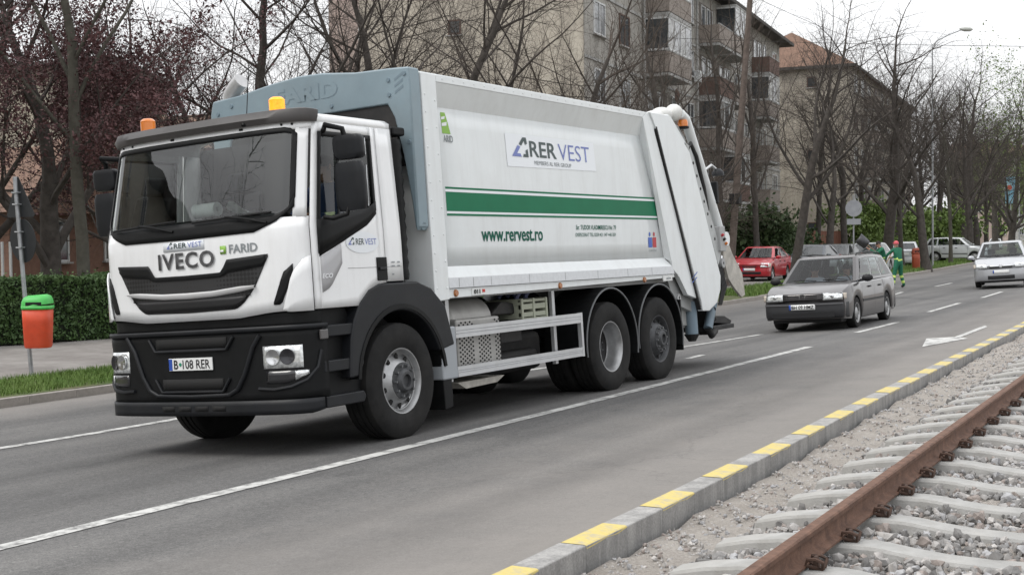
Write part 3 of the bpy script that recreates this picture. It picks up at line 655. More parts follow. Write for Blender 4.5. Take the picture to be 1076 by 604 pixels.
sq = lambda name, m, s0, s1, z0, z1, off: cbuild(cpatch(srange(s0, s1, 4), z0, z1, 2, off), name, m, T, .002)
sq('badge_emblem', LIME, .40, .465, 1.765, 1.835, .006); sq('badge_cut', WHITE, .405, .44, 1.78, 1.80, .0085)
sq('front_sticker', DECAL, -.27, .22, 1.825, 1.905, .005)
surf_text('sticker_lettering', 'RER', INKD, -.135, 1.85, .155, .045, .0085, .015); surf_text('sticker_lettering', 'VEST', INKB, .03, 1.85, .17, .045, .0085, .0)
def logo(mapf, parent, sc_, o, sx_=1.):
    """the triangular open arrow mark: (a, b) on a unit square mapped by mapf"""
    A = [((.0, .0), (.45, .0), (.40, .16), (.24, .16), (.42, .50), (.30, .58)), ((.36, .64), (.47, .56), (.62, .84), (.66, .62), (.76, .70), (.72, 1.0), (.56, 1.0)), ((.52, .0), (.78, .0), (.76, .42), (.66, .34), (.66, .15), (.55, .15))]
    for poly, m in zip(A, (INKB, INKD, INKD)):
        MB().add([mapf(o[0]+a*sc_*sx_, o[1]+b*sc_) for a, b in poly], [tuple(range(len(poly)))]).build('logo_mark', m, parent)
logo(lambda a, b: cabp(a, b, .0085), T, .055, (-.225, 1.85), 1.7)
# mirrors on the left door and the right side
for q in (1, -1):
    m_ = MB(); yb = q*1.30
    arm = MB().tube([cabp(q*1.40, 2.77, .02), (1.06, q*1.36, 2.79), (.93, q*1.44, 2.76), (.90, q*1.47, 2.60)], .024, 8).build('mirror_arm', BLK, T, smooth=50)
    MB().tube([cabp(q*1.42, 2.02, .02), (1.02, q*1.36, 2.0), (.93, q*1.44, 2.03), (.92, q*1.47, 2.15)], .02, 8).build('mirror_stay', BLK, arm, smooth=50)
    for z0, z1, wd, nm in ((2.50, 2.70, .30, 'wide_mirror'), (2.06, 2.47, .30, 'main_mirror')):
        rows = []
        for k, t in enumerate(np.linspace(0, 1, 9)):
            z = lerp(z0, z1, t); e = interp(abs(2*t-1), [0, .7, .9, 1], [1, .985, .94, .82])
            cx, cy = .89+.015*t, q*1.475; ln, dp = wd/2*e, .075*e
            rows.append([(cx+ln*math.copysign(abs(math.cos(u))**.45, math.cos(u))*.38-q*0, cy+ln*math.copysign(abs(math.sin(u))**.45, math.sin(u)), z) for u in [2*PI*i/20 for i in range(20)]])
        mb = MB().grid(rows, True); n0 = len(mb.v); mb.f += [tuple(range(19, -1, -1)), tuple(range(n0-20, n0))]
        mo = mb.build(nm, BLK2, T, smooth=60)
        MB().box(.885-.068, .885-.06, q*1.475-.115, q*1.475+.115, z0+.03, z1-.03).build('mirror_glass', CHROME, mo)
# cab interior
MB().prism([(1.0, 1.55), (1.32, 1.55), (1.28, 2.05), (1.14, 2.105), (.98, 2.02), (.92, 1.75)], -.95, .95).build('dashboard', DASH, T, bevel=.03)
for yy in (.62, -.62):
    st = MB().box(-.02, .5, yy-.26, yy+.26, 1.62, 1.78).build('seat', SEATM, T, bevel=.05)
    MB().prism([(-.02, 1.75), (.12, 1.75), (-.02, 2.42), (-.12, 2.42)], yy-.25, yy+.25).build('seat_back', SEATM, st, bevel=.04)
    MB().prism([(-.03, 2.43), (.06, 2.43), (.0, 2.62), (-.09, 2.62)], yy-.14, yy+.14).build('headrest', SEATM, st, bevel=.03)
sw = MB(); c0 = Vector((.78, .62, 1.99)); ax = Vector((.55, 0, -.83)).normalized(); a_ = ax.orthogonal().normalized(); b_ = ax.cross(a_)
sw.tube([c0+(a_*math.cos(t)+b_*math.sin(t))*.22 for t in [2*PI*i/24 for i in range(24)]], .016, 6, closed=True)
for t in (0.3, 2.4, 4.5): sw.tube([c0, c0+(a_*math.cos(t)+b_*math.sin(t))*.22], .014, 6)
sw.build('steering_wheel', BLK, T, smooth=50)
MB().tube([(.9, .62, 1.85), c0], .03, 8).build('steering_column', BLK, T)
# door stickers
def stext(name, s, m, x0, z0, w_, h_, y=1.25, bold=.01, parent=T, shear=0, off=.004): return mesh_obj(name, text_mesh(s, (-1, 0, 0), (0, 0, 1), (0, 1, 0), (x0, y, z0), w_, h_, bold, shear, off), m, parent)
MB().add([(.50+.24*math.cos(t), 1.2545, 1.80+.095*math.sin(t)) for t in [2*PI*i/32 for i in range(32)]], [tuple(range(32))]).build('door_sticker', DECAL, T)
stext('sticker_lettering', 'RER', INKD, .60, 1.78, .12, .055, 1.2525, .01); stext('sticker_lettering', 'VEST', INKB, .47, 1.78, .17, .055, 1.2525, 0.)
logo(lambda a, b: (-a, 1.2575, b), T, .065, (-.71, 1.78), 1.7)
stext('side_badge', 'ECO', CHROME, 1.10, 1.50, .14, .04, 1.252, .02, shear=.3, off=.012)
for (x, z, w_) in ((.09, 1.61, .05), (.09, 1.575, .05), (.0, 1.61, .04), (.0, 1.575, .04), (.09, 1.5, .03)):
    stext('small_notice', '---', INKGR, x, z, w_, .014, 1.252)
# snorkel behind the cab, steps, fender
mb = MB(); pts = [(-.24, 1.08, 1.45+i*.055) for i in range(25)]
mb.tube(pts, [.10+(.012 if i % 2 else 0) for i in range(25)], 14); mb.build('air_intake', BLK, T, smooth=50)
MB().box(-.34, -.14, .98, 1.2, 2.80, 2.88).build('intake_cap', BLK, T, bevel=.02)
MB().box(-.45, -.14, -.85, .85, 1.3, 2.6).build('rear_cab_gear', CHAS, T)
for q in (-1, 1):
    MB().prism([(1.08, .40), (.58, .39), (.52, .62), (.55, .95), (.70, 1.24), (1.10, 1.24)], q*1.0, q*1.16).build('step_panel', BLK, T)
    for z0 in (.40, .70, 1.0):
        stp = MB().prism([(1.12, z0), (.60, z0), (.57, z0+.05), (.60, z0+.1), (1.12, z0+.1)], q*1.10, q*1.245).build('step', BLK2, T, bevel=.012)
    # front fender: polygon between wheel arch and outer line
    arc = [(.64*math.cos(t), .535+.64*math.sin(t)) for t in np.linspace(.15, PI-.35, 22)]
    outer = [(-.86, .80), (-.74, 1.18), (-.52, 1.36), (-.30, 1.43), (.30, 1.43), (.46, 1.38), (.60, 1.27), (.70, 1.12), (.76, .95), (.80, .62)]
    MB().prism(arc+outer, q*1.02, q*1.262).build('front_fender', BLK2, T, bevel=.02)
    MB().prism([(.70*math.cos(t), .535+.70*math.sin(t)) for t in np.linspace(.1, PI-.1, 20)]+[(.66*math.cos(t), .535+.66*math.sin(t)) for t in np.linspace(PI-.1, .1, 20)], q*.80, q*1.268).build('fender_lip', BLK, T)
    MB().prism([(-.62, .95), (-.80, .80), (-.80, .20), (-.66, .18), (-.64, .6)], q*.86, q*1.24).build('mud_flap', BLK, T, bevel=.01)
# -- wheels
R = .535
TYRE = [(.300, -.145), (.33, -.160), (.43, -.168), (.50, -.155), (.528, -.135), (.535, -.11), (.535, -.072), (.522, -.070), (.522, -.056), (.535, -.054), (.535, -.012), (.522, -.01), (.522, .01), (.535, .012), (.535, .054), (.522, .056), (.522, .07), (.535, .072), (.535, .11), (.528, .135), (.50, .155), (.43, .168), (.33, .160), (.300, .145)]
tyre_me = MB().lathe(TYRE, n=56).mesh('tyre', 28); tyre_me.materials.append(RUBBER)
def rim_mesh(kind):
    mb = MB()
    if kind == 'steer': prof = [(.262, -.14), (.262, .10), (.285, .118), (.306, .142), (.302, .150), (.292, .148), (.272, .12), (.262, .085), (.246, .075), (.205, .105), (.178, .150), (.168, .158), (.10, .158)]
    else: prof = [(.262, -.14), (.266, -.10), (.262, .06), (.285, .118), (.306, .142), (.302, .150), (.292, .148), (.276, .12), (.258, .06), (.256, -.02), (.245, -.04)]
    return mb.lathe(prof, n=44)
rims = {}
for k, m in (('steer', STEEL), ('dual', STEEL), ('tag', DSTEEL)):
    rims[k] = rim_mesh('dual' if k == 'dual' else 'steer').mesh('rim', 30); rims[k].materials.append(m)
def hub_mesh(kind):
    z = .158 if kind != 'dual' else -.075
    mb = MB().lathe([(.17, z-.01), (.17, z+.006), (.115, z+.01), (.105, z+.035), (.085, z+.05), (.06, z+.05), (.055, z+.02), (.001, z+.02)], n=24)
    return mb
disc_me = MB().lathe([(.25, -.05), (.225, -.06), (.19, -.077), (.12, -.078), (.11, -.05), (.09, -.03), (.001, -.03)], n=36).mesh('wheel_disc', 30); disc_me.materials.append(mat('shaded_disc', (.022, .022, .023), .6, .3, var=.3))  # disc coloured dark to stand for the shadow inside the deep dish
hubs = {}
for k in ('steer', 'dual'):
    hubs[k] = hub_mesh(k).mesh('hub', 35); hubs[k].materials.append(DSTEEL)
nut = MB().cyl((0, 0, 0), (0, .03, 0), .017, .012, 6).mesh('wheel_nut', 30); nut.materials.append(mat('nut_steel', (.16, .165, .17), .4, .7))
hole = MB().sphere((0, 0, 0), .026, .012, .042, 10, 6).mesh('vent_hole', 60); hole.materials.append(MATS['dark_opening'])
def wheel(x, y, kind, spin=0.):
    q = 1 if y > 0 else -1
    wroot = empty('wheel', (x, y, R-.008), (0, spin, 0 if q > 0 else PI), T)
    mesh_obj('tyre', tyre_me, None, wroot); mesh_obj('rim', rims[kind], None, wroot)
    hk = 'dual' if kind == 'dual' else 'steer'
    mesh_obj('hub', hubs[hk], None, wroot)
    zz = .165 if hk == 'steer' else -.068
    if y > 0:
        for i in range(10):
            t = 2*PI*i/10+.2
            mesh_obj('wheel_nut', nut, None, wroot).location = (.142*math.cos(t), zz, .142*math.sin(t))
            if kind != 'dual':
                h = mesh_obj('vent_hole', hole, None, wroot); h.location = (.218*math.cos(t+.3), .098, .218*math.sin(t+.3)); h.rotation_euler = (0, -(t+.3)+PI/2, 0)
    if kind == 'dual': mesh_obj('wheel_disc', disc_me, None, wroot)
    if kind == 'dual': mesh_obj('inner_tyre', tyre_me, None, wroot).location = (0, -.345, 0)
    return wroot
for q in (1, -1):
    wheel(0, q*1.075, 'steer', .2); wheel(-4.278, q*1.075, 'dual', .5); wheel(-5.658, q*1.075, 'tag', .9)
# -- chassis and gear between the axles
ch = MB()
for q in (-1, 1): ch.box(-7.2, .9, q*.42-.04, q*.42+.04, .82, 1.10)
ch.build('chassis_rail', CHAS, T)
for x in (0, -4.278, -5.658): MB().cyl((x, -1.0, .53), (x, 1.0, .53), .085, n=12).build('axle', CHAS, T, smooth=40)
MB().sphere((-4.278, 0, .55), .3, .22, .24, 14, 8).build('differential', CHAS, T, smooth=60)
MB().box(-1.9, .3, -.36, .36, .5, 1.2).build('gearbox', CHAS, T, bevel=.05)
MB().box(-3.4, -1.2, -1.15, -.48, .45, 1.05).build('fuel_tank', CHAS, T, bevel=.06)
# perforated exhaust box with tray, bundle of hoses and crate
ex = MB().box(-1.95, -1.12, .55, 1.12, .47, 1.03).build('exhaust_box', SHIELD, T, bevel=.03)
hm = MB().add([(.018*math.cos(2*PI*i/8), 0, .011*math.sin(2*PI*i/8)) for i in range(8)], [tuple(range(8))]).mesh('vent_hole'); hm.materials.append(MATS['dark_opening'])
k = 0
for i in range(20):
    for j in range(11):
        x, z = -1.16-i*.04, .52+j*.045+(.022 if i % 2 else 0)
        if (-1.50 < x < -1.42) or (-1.82 < x < -1.74) or (-1.76 < x < -1.48 and z > .84): continue
        mesh_obj('vent_hole', hm, None, ex).location = (x, 1.1215, z); k += 1
MB().lathe([(.001, -.4), (.2, -.4), (.24, -.36), (.24, .36), (.2, .4), (.001, .4)], (-1.55, .8, 1.0), 'x', 20).build('silencer', SHIELD, T, smooth=40)
MB().prism([(-1.1, .40), (-2.0, .40), (-1.85, .34), (-1.25, .33)], .5, 1.1).build('exhaust_tray', DIRTM, T)
cr_ = MB()
for z0, z1 in ((.98, 1.03), (1.06, 1.12), (1.14, 1.17)): cr_.box(-3.0, -2.45, 1.05, 1.09, z0, z1); cr_.box(-3.0, -2.45, .62, .66, z0, z1)
for x in (-3.0, -2.72, -2.47): cr_.box(x-.02, x+.02, .62, 1.1, .93, 1.18)
cr_.box(-3.0, -2.45, .62, 1.09, .93, .97)
cr_.build('tool_tray', mat('pale_plastic', (.34, .36, .28), .6, dirt=.5), T, bevel=.006)
for i, (x, y, z, r_) in enumerate(((-2.62, .88, 1.2, .09), (-2.85, .86, 1.2, .10))):
    MB().tube([(x+r_*math.cos(t), y+.3*(t/8-.4), z+r_*math.sin(t)*.8) for t in np.linspace(0, 8, 26)], .025, 7).build('hose', mat('blue_hose', (.10, .11, .2), .5), T, smooth=60)
MB().prism([(-1.95, 1.03), (-2.5, 1.02), (-2.45, 1.14), (-2.2, 1.17)], .6, 1.0).build('toolbox', CHAS, T, bevel=.02)
MB().box(-3.9, -.75, -1.18, -.2, .30, .95).build('underbody_block', CHAS, T, bevel=.06)  # added dark block, makes the see-through underside read dark
MB().box(-3.45, -2.0, -.1, .75, .36, .80).build('reservoir', CHAS, T, bevel=.08)
MB().box(-2.5, -2.05, .55, 1.05, .72, .95).build('battery_box', CHAS, T, bevel=.02)
MB().box(-3.1, -2.2, .3, .9, .42, .62).build('air_tank', CHAS, T, bevel=.06)
for x in (-1.0, -3.15):
    MB().box(x-.03, x+.03, 1.06, 1.10, .42, 1.28).build('guard_bracket', ALU, T)
for q in (1, -1):
    for z0, z1 in ((.855, .965), (.475, .575)):
        prof = [(1.21, z0), (1.25, z0), (1.25, z0+.035), (1.243, z0+.04), (1.25, z0+.045), (1.25, z1-.045), (1.243, z1-.04), (1.25, z1-.035), (1.25, z1), (1.21, z1)]
        MB().prism([(q*a, b) for a, b in prof], -3.50, -.90, 'x').build('side_guard_rail', ALU, T)
    MB().box(-.905, -.64, q*1.05 if q > 0 else -1.252, 1.252 if q > 0 else -1.05, .465, .975).build('side_guard_end', mat('guard_grey', (.30, .32, .34), .5), T, bevel=.02)
    MB().box(-3.54, -3.495, q*1.205 if q > 0 else -1.252, 1.252 if q > 0 else -1.205, .47, .97).build('side_guard_post', ALU, T)
    # rear fenders
    for x in (-4.278, -5.658):
        def arcp(r, a0, a1, n=24): return [(x+r*math.cos(t), .55+r*math.sin(t)) for t in np.linspace(a0, a1, n)]
        r1, r2 = .66, .69
        fd = MB().prism(arcp(r1, -.15, PI+.22)+arcp(r2, PI+.22, -.15), q*.70, q*1.25).build('rear_fender', BLK, T)
        MB().tube([(a, q*1.252, b) for a, b in arcp(.675, -.15, PI+.22, 26)], .011, 6).build('fender_edge', mat('fender_edge', (.10, .105, .11), .4), fd, smooth=50)
    MB().box(-6.36, -6.33, q*.75 if q > 0 else -1.24, 1.24 if q > 0 else -.75, .33, 1.0).build('mud_flap', BLK, T)
    MB().box(-4.99, -4.95, q*.75 if q > 0 else -1.22, 1.22 if q > 0 else -.75, .45, .85).build('mud_flap', BLK, T)
# -- container body
def sx(z): return interp(z, [1.24, 3.43], [-6.33, -5.66])           # leaning rear edge
for q in (1, -1):
    Y0 = 1.25*q; Yi = 1.15*q
    fr = [(-.59, 3.43), (-.59, 1.22), (-.845, 1.235), (-.845, 3.35), (-5.52, 3.35), (-6.12, 1.46), (-.86, 1.46), (-.86, 1.345), (-6.18, 1.345), (-6.33, 1.30), (-5.66, 3.43)]
    # frame: front post, top edge, rear post, as one surface of quads
    mb = MB(); yi2 = Y0-q*.03
    def quad(pts): mb.add([(a, y, b) for a, b, y in pts], [(0, 1, 2, 3)])
    post = MB().prism([(-.59, 1.22), (-.59, 3.43), (-.845, 3.43), (-.845, 1.235)], Y0, q*.9).build('front_post', WHITE2, T, bevel=.012)
    MB().prism([(-.845, 3.352), (-.845, 3.432), (-5.66, 3.432), (-5.52, 3.352)], Y0, q*1.0).build('top_rail', WHITE2, T, bevel=.01)
    MB().prism([(-5.522, 3.352), (-5.662, 3.432), (-6.325, 1.31), (-6.155, 1.40)], Y0, q*1.0).build('rear_post', WHITE2, T, bevel=.01)
    # recessed side sheet with sloping reveals
    P0 = [(-.845, 3.352), (-5.522, 3.352), (-6.12, 1.50), (-.845, 1.50)]; P1 = [(-.845, 3.13), (-5.70, 3.13), (-6.06, 1.56), (-.845, 1.56)]
    ysd = [1.15, 1.15, 1.17, 1.17]
    rows = []
    sheet = MB(); rr = []
    for k in range(9):
        z = lerp(3.13, 1.56, k/8); bul = 1.15+.03*math.sin(PI*k/8)*.6+.02*k/8
        rr.append([(lerp(-.845, lerp(-5.70, -6.06, k/8), i/12), q*bul, z) for i in range(13)])
    so = sheet.grid(rr).build('side_sheet', WHITE2, T, smooth=50, solid=.01)
    MB().add([(-.845, Y0-q*.004, 3.352), (-5.522, Y0-q*.004, 3.352), (-5.70, q*1.15, 3.13), (-.845, q*1.15, 3.13)], [(0, 1, 2, 3)]).build('top_reveal', WHITE2, T)
    MB().add([(-5.522, Y0-q*.004, 3.352), (-6.12, Y0-q*.004, 1.50), (-6.06, q*1.17, 1.56), (-5.70, q*1.15, 3.13)], [(0, 1, 2, 3)]).build('rear_reveal', WHITE2, T)
    MB().add([(-.845, q*1.17, 1.56), (-6.06, q*1.17, 1.56), (-6.14, Y0-q*.004, 1.445), (-.845, Y0-q*.004, 1.445)], [(0, 1, 2, 3)]).build('bottom_reveal', WHITE2, T)
    MB().prism([(-.846, 1.345), (-.846, 1.446), (-6.14, 1.446), (-6.2, 1.345)], Y0-q*.002, q*1.12).build('reflective_strip', mat('reflective_tape', (.62, .64, .66), .3, var=.06, vscale=20), T)
    lr = MB().prism([(-.846, 1.25), (-.846, 1.340), (-6.22, 1.340), (-6.24, 1.30)], q*1.225, q*1.0).build('lower_rail', WHITE2, T)
    for x in (-.98, -3.1, -5.3): MB().lathe([(.001, .02), (.028, .02), (.036, .01), (.036, 0)], (x, 1.225 if q > 0 else -1.245, 1.293), 'y', 14).build('side_marker', mat('orange_marker', (.35, .12, .03), .3, coat=.4), lr, smooth=40)
    MB().box(-1.52, -1.27, q*1.225, q*1.233, 1.262, 1.33).build('small_plate', PLATE, lr)
MB().prism([(-.6, 3.40), (-.6, 1.24), (-6.3, 1.24), (-5.7, 3.40)], -1.1, 1.1).build('container_core', GREYP, T)
MB().prism([(-.60, 3.41), (-5.68, 3.41), (-5.66, 3.445), (-.6, 3.445)], -1.2, 1.2).build('container_roof', WHITE2, T)
stext('notice_lettering', '011', INKK, -1.30, 1.272, .12, .045, 1.233, .05); MB().box(-1.51, -1.46, 1.234, 1.237, 1.285, 1.315).build('red_notice', mat('red_ink', (.5, .03, .02), .5), T)
MB().box(-6.14, -5.86, 1.226, 1.236, 1.258, 1.325).build('rear_notice', PLATE, T); stext('notice_lettering', 'A7A', INKGR, -5.94, 1.275, .16, .03, 1.236, .03)
for (x, w_) in ((-1.02, .02), (-1.28, .02), (-1.62, .01), (-2.4, .01), (-3.2, .01), (-4.0, .01), (-4.8, .01), (-5.5, .01)):
    MB().box(x-w_*.4, x, 1.2485, 1.2505, 1.352, 1.44).build('tape_joint', GREYP, T)
# side lettering and stripes (on the recessed sheet)
def sy(z): t = (3.13-z)/(3.13-1.56); return 1.15+.03*math.sin(PI*t)*.6+.02*t
def sstrip(name, m, x0, x1, z0, z1, off=.004):
    mb = MB(); n = 4; mb.grid([[(x, sy(z)+off, z) for x in (x0, lerp(x0, x1, .5), x1 if name == 'x' else x1-(z-2.2)*-.15)] for z in [lerp(z0, z1, i/n) for i in range(n+1)]])
    return mb.build(name, m, T)
sstrip('green_stripe', GREEN, -.985, -5.92, 2.105, 2.295); sstrip('stripe_edge', GREEN, -.985, -5.93, 2.325, 2.345); sstrip('stripe_edge', GREEN, -.985, -5.9, 2.06, 2.08)
sstrip('white_edge', DECAL, -.985, -5.93, 2.297, 2.323, .003); sstrip('white_edge', DECAL, -.985, -5.9, 2.082, 2.103, .003)
def sheet_text(name, s, m, x0, z0, w_, h_, bold=.01, off=.005, shear=0):
    me = text_mesh(s, (-1, 0, 0), (0, 0, 1), (0, 1, 0), (x0, 0, z0), w_, h_, bold, shear, 0)
    for v in me.vertices: v.co.y = sy(v.co.z)+off
    return mesh_obj(name, me, m, T)
def sheet_poly(name, m, pts, off): return MB().add([(a, sy(b)+off, b) for a, b in pts], [tuple(range(len(pts)))]).build(name, m, T)
sheet_poly('company_sign', DECAL, [(-2.22, 2.60), (-2.22, 2.955), (-4.26, 2.965), (-4.27, 2.625)], .004)
sheet_text('sign_lettering', 'RER', INKD, -2.72, 2.725, .60, .175, .015, .007); sheet_text('sign_lettering', 'VEST', INKB, -3.37, 2.72, .76, .185, -.005, .007)
sheet_text('sign_lettering', 'MEMBERS AL RER GROUP', INKGR, -2.80, 2.64, .85, .045, 0, .007)
logo(lambda a, b: (-a, sy(b)+.008, b), T, .215, (2.33, 2.715), 2.1)
# widen the mark: second half as in the sign
sheet_text('web_lettering', 'www.rervest.ro', INKG, -1.60, 1.80, 1.27, .13, .018, .005)
sheet_text('address_lettering', 'Str. TUDOR VLADIMIRESCU Nr. 79', INKG, -3.66, 1.925, 1.03, .055, .01, .005)
sheet_text('address_lettering', 'DISPECERAT TEL 0259 421 147 +40 359', INKG, -3.64, 1.845, 1.03, .042, .004, .005)
sheet_poly('lime_emblem', LIME, [(-1.02, 2.875), (-1.02, 3.085), (-1.10, 3.085), (-1.135, 2.99), (-1.17, 2.875)], .004)
sheet_poly('emblem_cut', WHITE2, [(-1.02, 2.945), (-1.02, 2.975), (-1.115, 2.995), (-1.105, 2.955)], .007); sheet_poly('emblem_cut', WHITE2, [(-1.02, 3.01), (-1.02, 3.035), (-1.09, 3.05), (-1.08, 3.02)], .007)
sheet_text('emblem_lettering', 'ARID', INKGR, -1.03, 2.79, .17, .07, .02, .005)
RED_ = mat('red_figure', (.45, .04, .05), .5); BLU_ = mat('blue_figure', (.05, .12, .45), .5)
for x, m in ((-5.60, BLU_), (-5.73, RED_)):
    sheet_poly('logo_figure', m, [(x, 1.70), (x, 1.83), (x-.11, 1.83), (x-.11, 1.70)], .005)
    sheet_poly('logo_head', m, [(x-.05+.025*math.cos(t), 1.87+.03*math.sin(t)) for t in [PI*i/5 for i in range(10)]], .005)
sheet_text('logo_lettering', 'CURATENIE', INKGR, -5.60, 1.645, .24, .03, .0, .005)
# blue-grey front portal
top = [(-1.30, 3.30), (-1.26, 3.44), (-.9, 3.46), (-.45, 3.52), (-.1, 3.55), (.2, 3.54), (.6, 3.49), (1.0, 3.475), (1.24, 3.46), (1.245, 3.30), (1.24, 1.95), (1.205, 1.90), (1.178, 2.2), (1.115, 2.65), (1.04, 3.0), (.97, 3.13), (-.97, 3.13), (-1.04, 3.0), (-1.115, 2.65), (-1.178, 2.2), (-1.205, 1.9), (-1.24, 1.95)]
pt_ = MB().prism(top, -.58, -.40, 'x').build('front_portal', BLUEG, T, bevel=.03)
ftext('portal_lettering', 'FARID', BLUEG, -.42, 3.29, .80, .16, -.398, .04, pt_); bpy.data.objects
po = ftext('portal_lettering_shade', 'FARID', mat('darker_blue_grey', (.15, .205, .24), .5), -.41, 3.285, .80, .16, -.3992, .045, pt_)  # darker shifted copy paints the shade of raised letters
for i in range(3): MB().add([(-.398, 1.07, 3.22+i*.06), (-.398, 1.17, 3.27+i*.06), (-.398, 1.17, 3.30+i*.06), (-.398, 1.07, 3.245+i*.06)], [(0, 1, 2, 3)]).build('portal_mark', MATS['darker_blue_grey'], pt_)
MB().cyl((-.5, 1.17, 1.97), (-.5, 1.235, 1.95), .04, n=10).build('portal_pin', BLUEG, T, smooth=40)
MB().box(-.62, -.42, -1.05, 1.05, 2.55, 3.14).build('bulkhead', CHAS, T)
pipe = [(-.50, -1.10, 2.6), (-.50, -1.10, 3.42), (-.49, -1.07, 3.50), (-.48, -1.0, 3.56), (-.47, -.90, 3.62)]
MB().tube(pipe, .085, 14).build('exhaust_stack', mat('stack_metal', (.45, .45, .45), .45, .5, var=.15), T, smooth=50)
# rivets along the container's top rail and front post, and hinge bolts on the portal
rv = MB().sphere((0, 0, 0), .012, .006, .012, 8, 5).mesh('rivet', 60); rv.materials.append(WHITE2)
for i in range(24): mesh_obj('rivet', rv, None, T).location = (-.95-i*.195, 1.25, 3.395)
for i in range(12): mesh_obj('rivet', rv, None, T).location = (-.63, 1.25, 1.35+i*.17)
for i in range(8): mesh_obj('rivet', rv, None, T).location = (-.80, 1.25, 1.35+i*.26)
hb_ = MB().lathe([(.001, .012), (.02, .012), (.024, 0)], (0, 0, 0), 'x', 8).mesh('portal_bolt', 40); hb_.materials.append(MATS['darker_blue_grey'])
for y_, z_ in ((1.0, 3.36), (1.0, 3.22), (1.19, 3.40), (1.2, 2.75), (-1.0, 3.36), (-1.19, 3.3), (.3, 3.2), (-.5, 3.2)): mesh_obj('portal_bolt', hb_, None, pt_).location = (-.40, y_, z_)
# -- tailgate
DARKOP_ = MATS['dark_opening']; RED_ = mat('red_figure', (.45, .04, .05), .5)
tg = [(-5.70, 3.44), (-6.28, 3.44), (-6.92, 2.98), (-7.74, 1.27), (-7.70, 1.08), (-7.55, .90), (-7.25, .80), (-7.02, .81), (-6.98, .95), (-5.90, 3.20)]
tgf = [(-5.68, 3.432), (-5.86, 3.432), (-5.875, 3.2), (-6.94, .98), (-6.60, 1.05), (-6.36, 1.30), (-6.335, 1.30)]
for q in (1, -1):
    tp = MB().prism([(a-.018, b) for a, b in tg], q*1.262, q*1.18).build('tailgate_side', WHITE2, T, bevel=.012)
    MB().prism(tgf, q*1.24, q*1.17).build('tailgate_hinge_panel', WHITE2, T, bevel=.008)
    MB().prism([(-5.878, 3.26), (-5.905, 3.26), (-6.985, .83), (-6.955, .83)], q*1.266, q*1.2).build('tailgate_seal', INKK, T)
    arm = MB().tube([(-6.95, q*1.15, 3.52), (-7.12, q*1.15, 3.46), (-7.5, q*1.15, 2.88), (-8.02, q*1.15, 2.05), (-8.17, q*1.15, 1.82)], [.07, .07, .07, .068, .055], 12).build('lift_arm', WHITE2, T, smooth=50)
    MB().lathe([(.001, -.08), (.10, -.08), (.10, .08), (.001, .08)], (-8.17, q*1.15, 1.80), 'y', 14).build('arm_knuckle', WHITE2, arm, smooth=40)
    MB().tube([(-7.02, q*1.17, 3.0), (-7.12, q*1.2, 3.12), (-7.3, q*1.2, 2.95), (-7.5, q*1.2, 2.5), (-7.62, q*1.18, 2.2)], .03, 8).build('hydraulic_hose', INKK, T, smooth=50)
    leg = MB().cyl((-7.02, q*1.08, .50), (-7.02, q*1.08, .95), .09, n=14).build('support_leg', mat('leg_blue', (.16, .22, .27), .5, dirt=.4), T, smooth=40)
    MB().cyl((-7.02, q*1.08, .40), (-7.02, q*1.08, .50), .05, .11, n=12).build('leg_foot', CHAS, leg)
    ram = MB().tube([(-7.5, q*1.12, .55), (-7.95, q*1.12, 1.2)], .065, 10).build('bin_lift_ram', MATS['leg_blue'], T, smooth=50)
    MB().tube([(-7.9, q*1.12, 1.12), (-8.15, q*1.12, 1.55)], .035, 8).build('ram_rod', CHROME, ram, smooth=50)
    MB().prism([(-6.36, 1.16), (-6.95, 1.10), (-6.95, .62), (-6.50, .66), (-6.40, .9)], q*1.05, q*.98).build('frame_bracket', mat('bracket_grey', (.34, .35, .34), .5, dirt=.4), T, bevel=.01)
    MB().lathe([(.02, -.03), (.055, -.03), (.055, .03), (.02, .03)], (-6.5, q*1.13, 1.02), 'y', 14).build('bracket_pin', ALU, T)
MB().prism([(-6.2, 3.42), (-6.9, 3.36), (-7.1, 3.2), (-7.95, 1.75), (-7.95, 1.35), (-7.6, .98), (-7.0, .80), (-6.4, .95), (-6.2, 1.3)], -1.13, 1.13).build('hopper', mat('hopper_grey', (.30, .31, .31), .5, var=.1, dirt=.5), T)
MB().box(-7.9, -7.2, -1.0, 1.0, 1.35, 1.45).build('hopper_sill', GREYP, T)
MB().prism([(-6.25, 3.44), (-6.95, 3.02), (-7.15, 3.10), (-6.6, 3.5)], -1.0, 1.15).build('tailgate_top', WHITE2, T, bevel=.02)
tb = MB().sphere((-6.62, 1.02, 3.5), .2, .14, .1, 14, 10); tb.sphere((-6.4, 1.0, 3.47), .16, .14, .07, 12, 8); tb.sphere((-6.9, 1.08, 3.54), .14, .12, .12, 12, 8)
tb.build('rear_tarpaulin', mat('crumpled_white', (.66, .66, .64), .6, bump=.8, bscale=14), T, smooth=60)
b = MB().lathe([(.001, 3.32), (.08, 3.32), (.08, 3.35), (.001, 3.35)], (-7.02, 1.15, 0), 'z', 16).build('rear_beacon', BLK, T)
MB().lathe([(.07, 3.35), (.072, 3.41), (.06, 3.44), (.001, 3.445)], (-7.02, 1.15, 0), 'z', 18).build('beacon_lens', AMBER, b, smooth=50)
wk = MB().tube([(-7.6, 1.15, 2.75), (-7.82, 1.2, 2.85), (-7.92, 1.22, 2.80)], .02, 8).build('work_lamp_arm', ALU, T, smooth=50)
MB().lathe([(.001, 0), (.09, .0), (.085, .05), (.04, .1), (.001, .1)], (-7.95, 1.24, 2.70), 'z', 14).build('work_lamp', BLK2, wk, smooth=50)
MB().box(-7.95, -7.86, 1.14, 1.24, 2.3, 2.62).build('camera_box', BLK, T, bevel=.02)
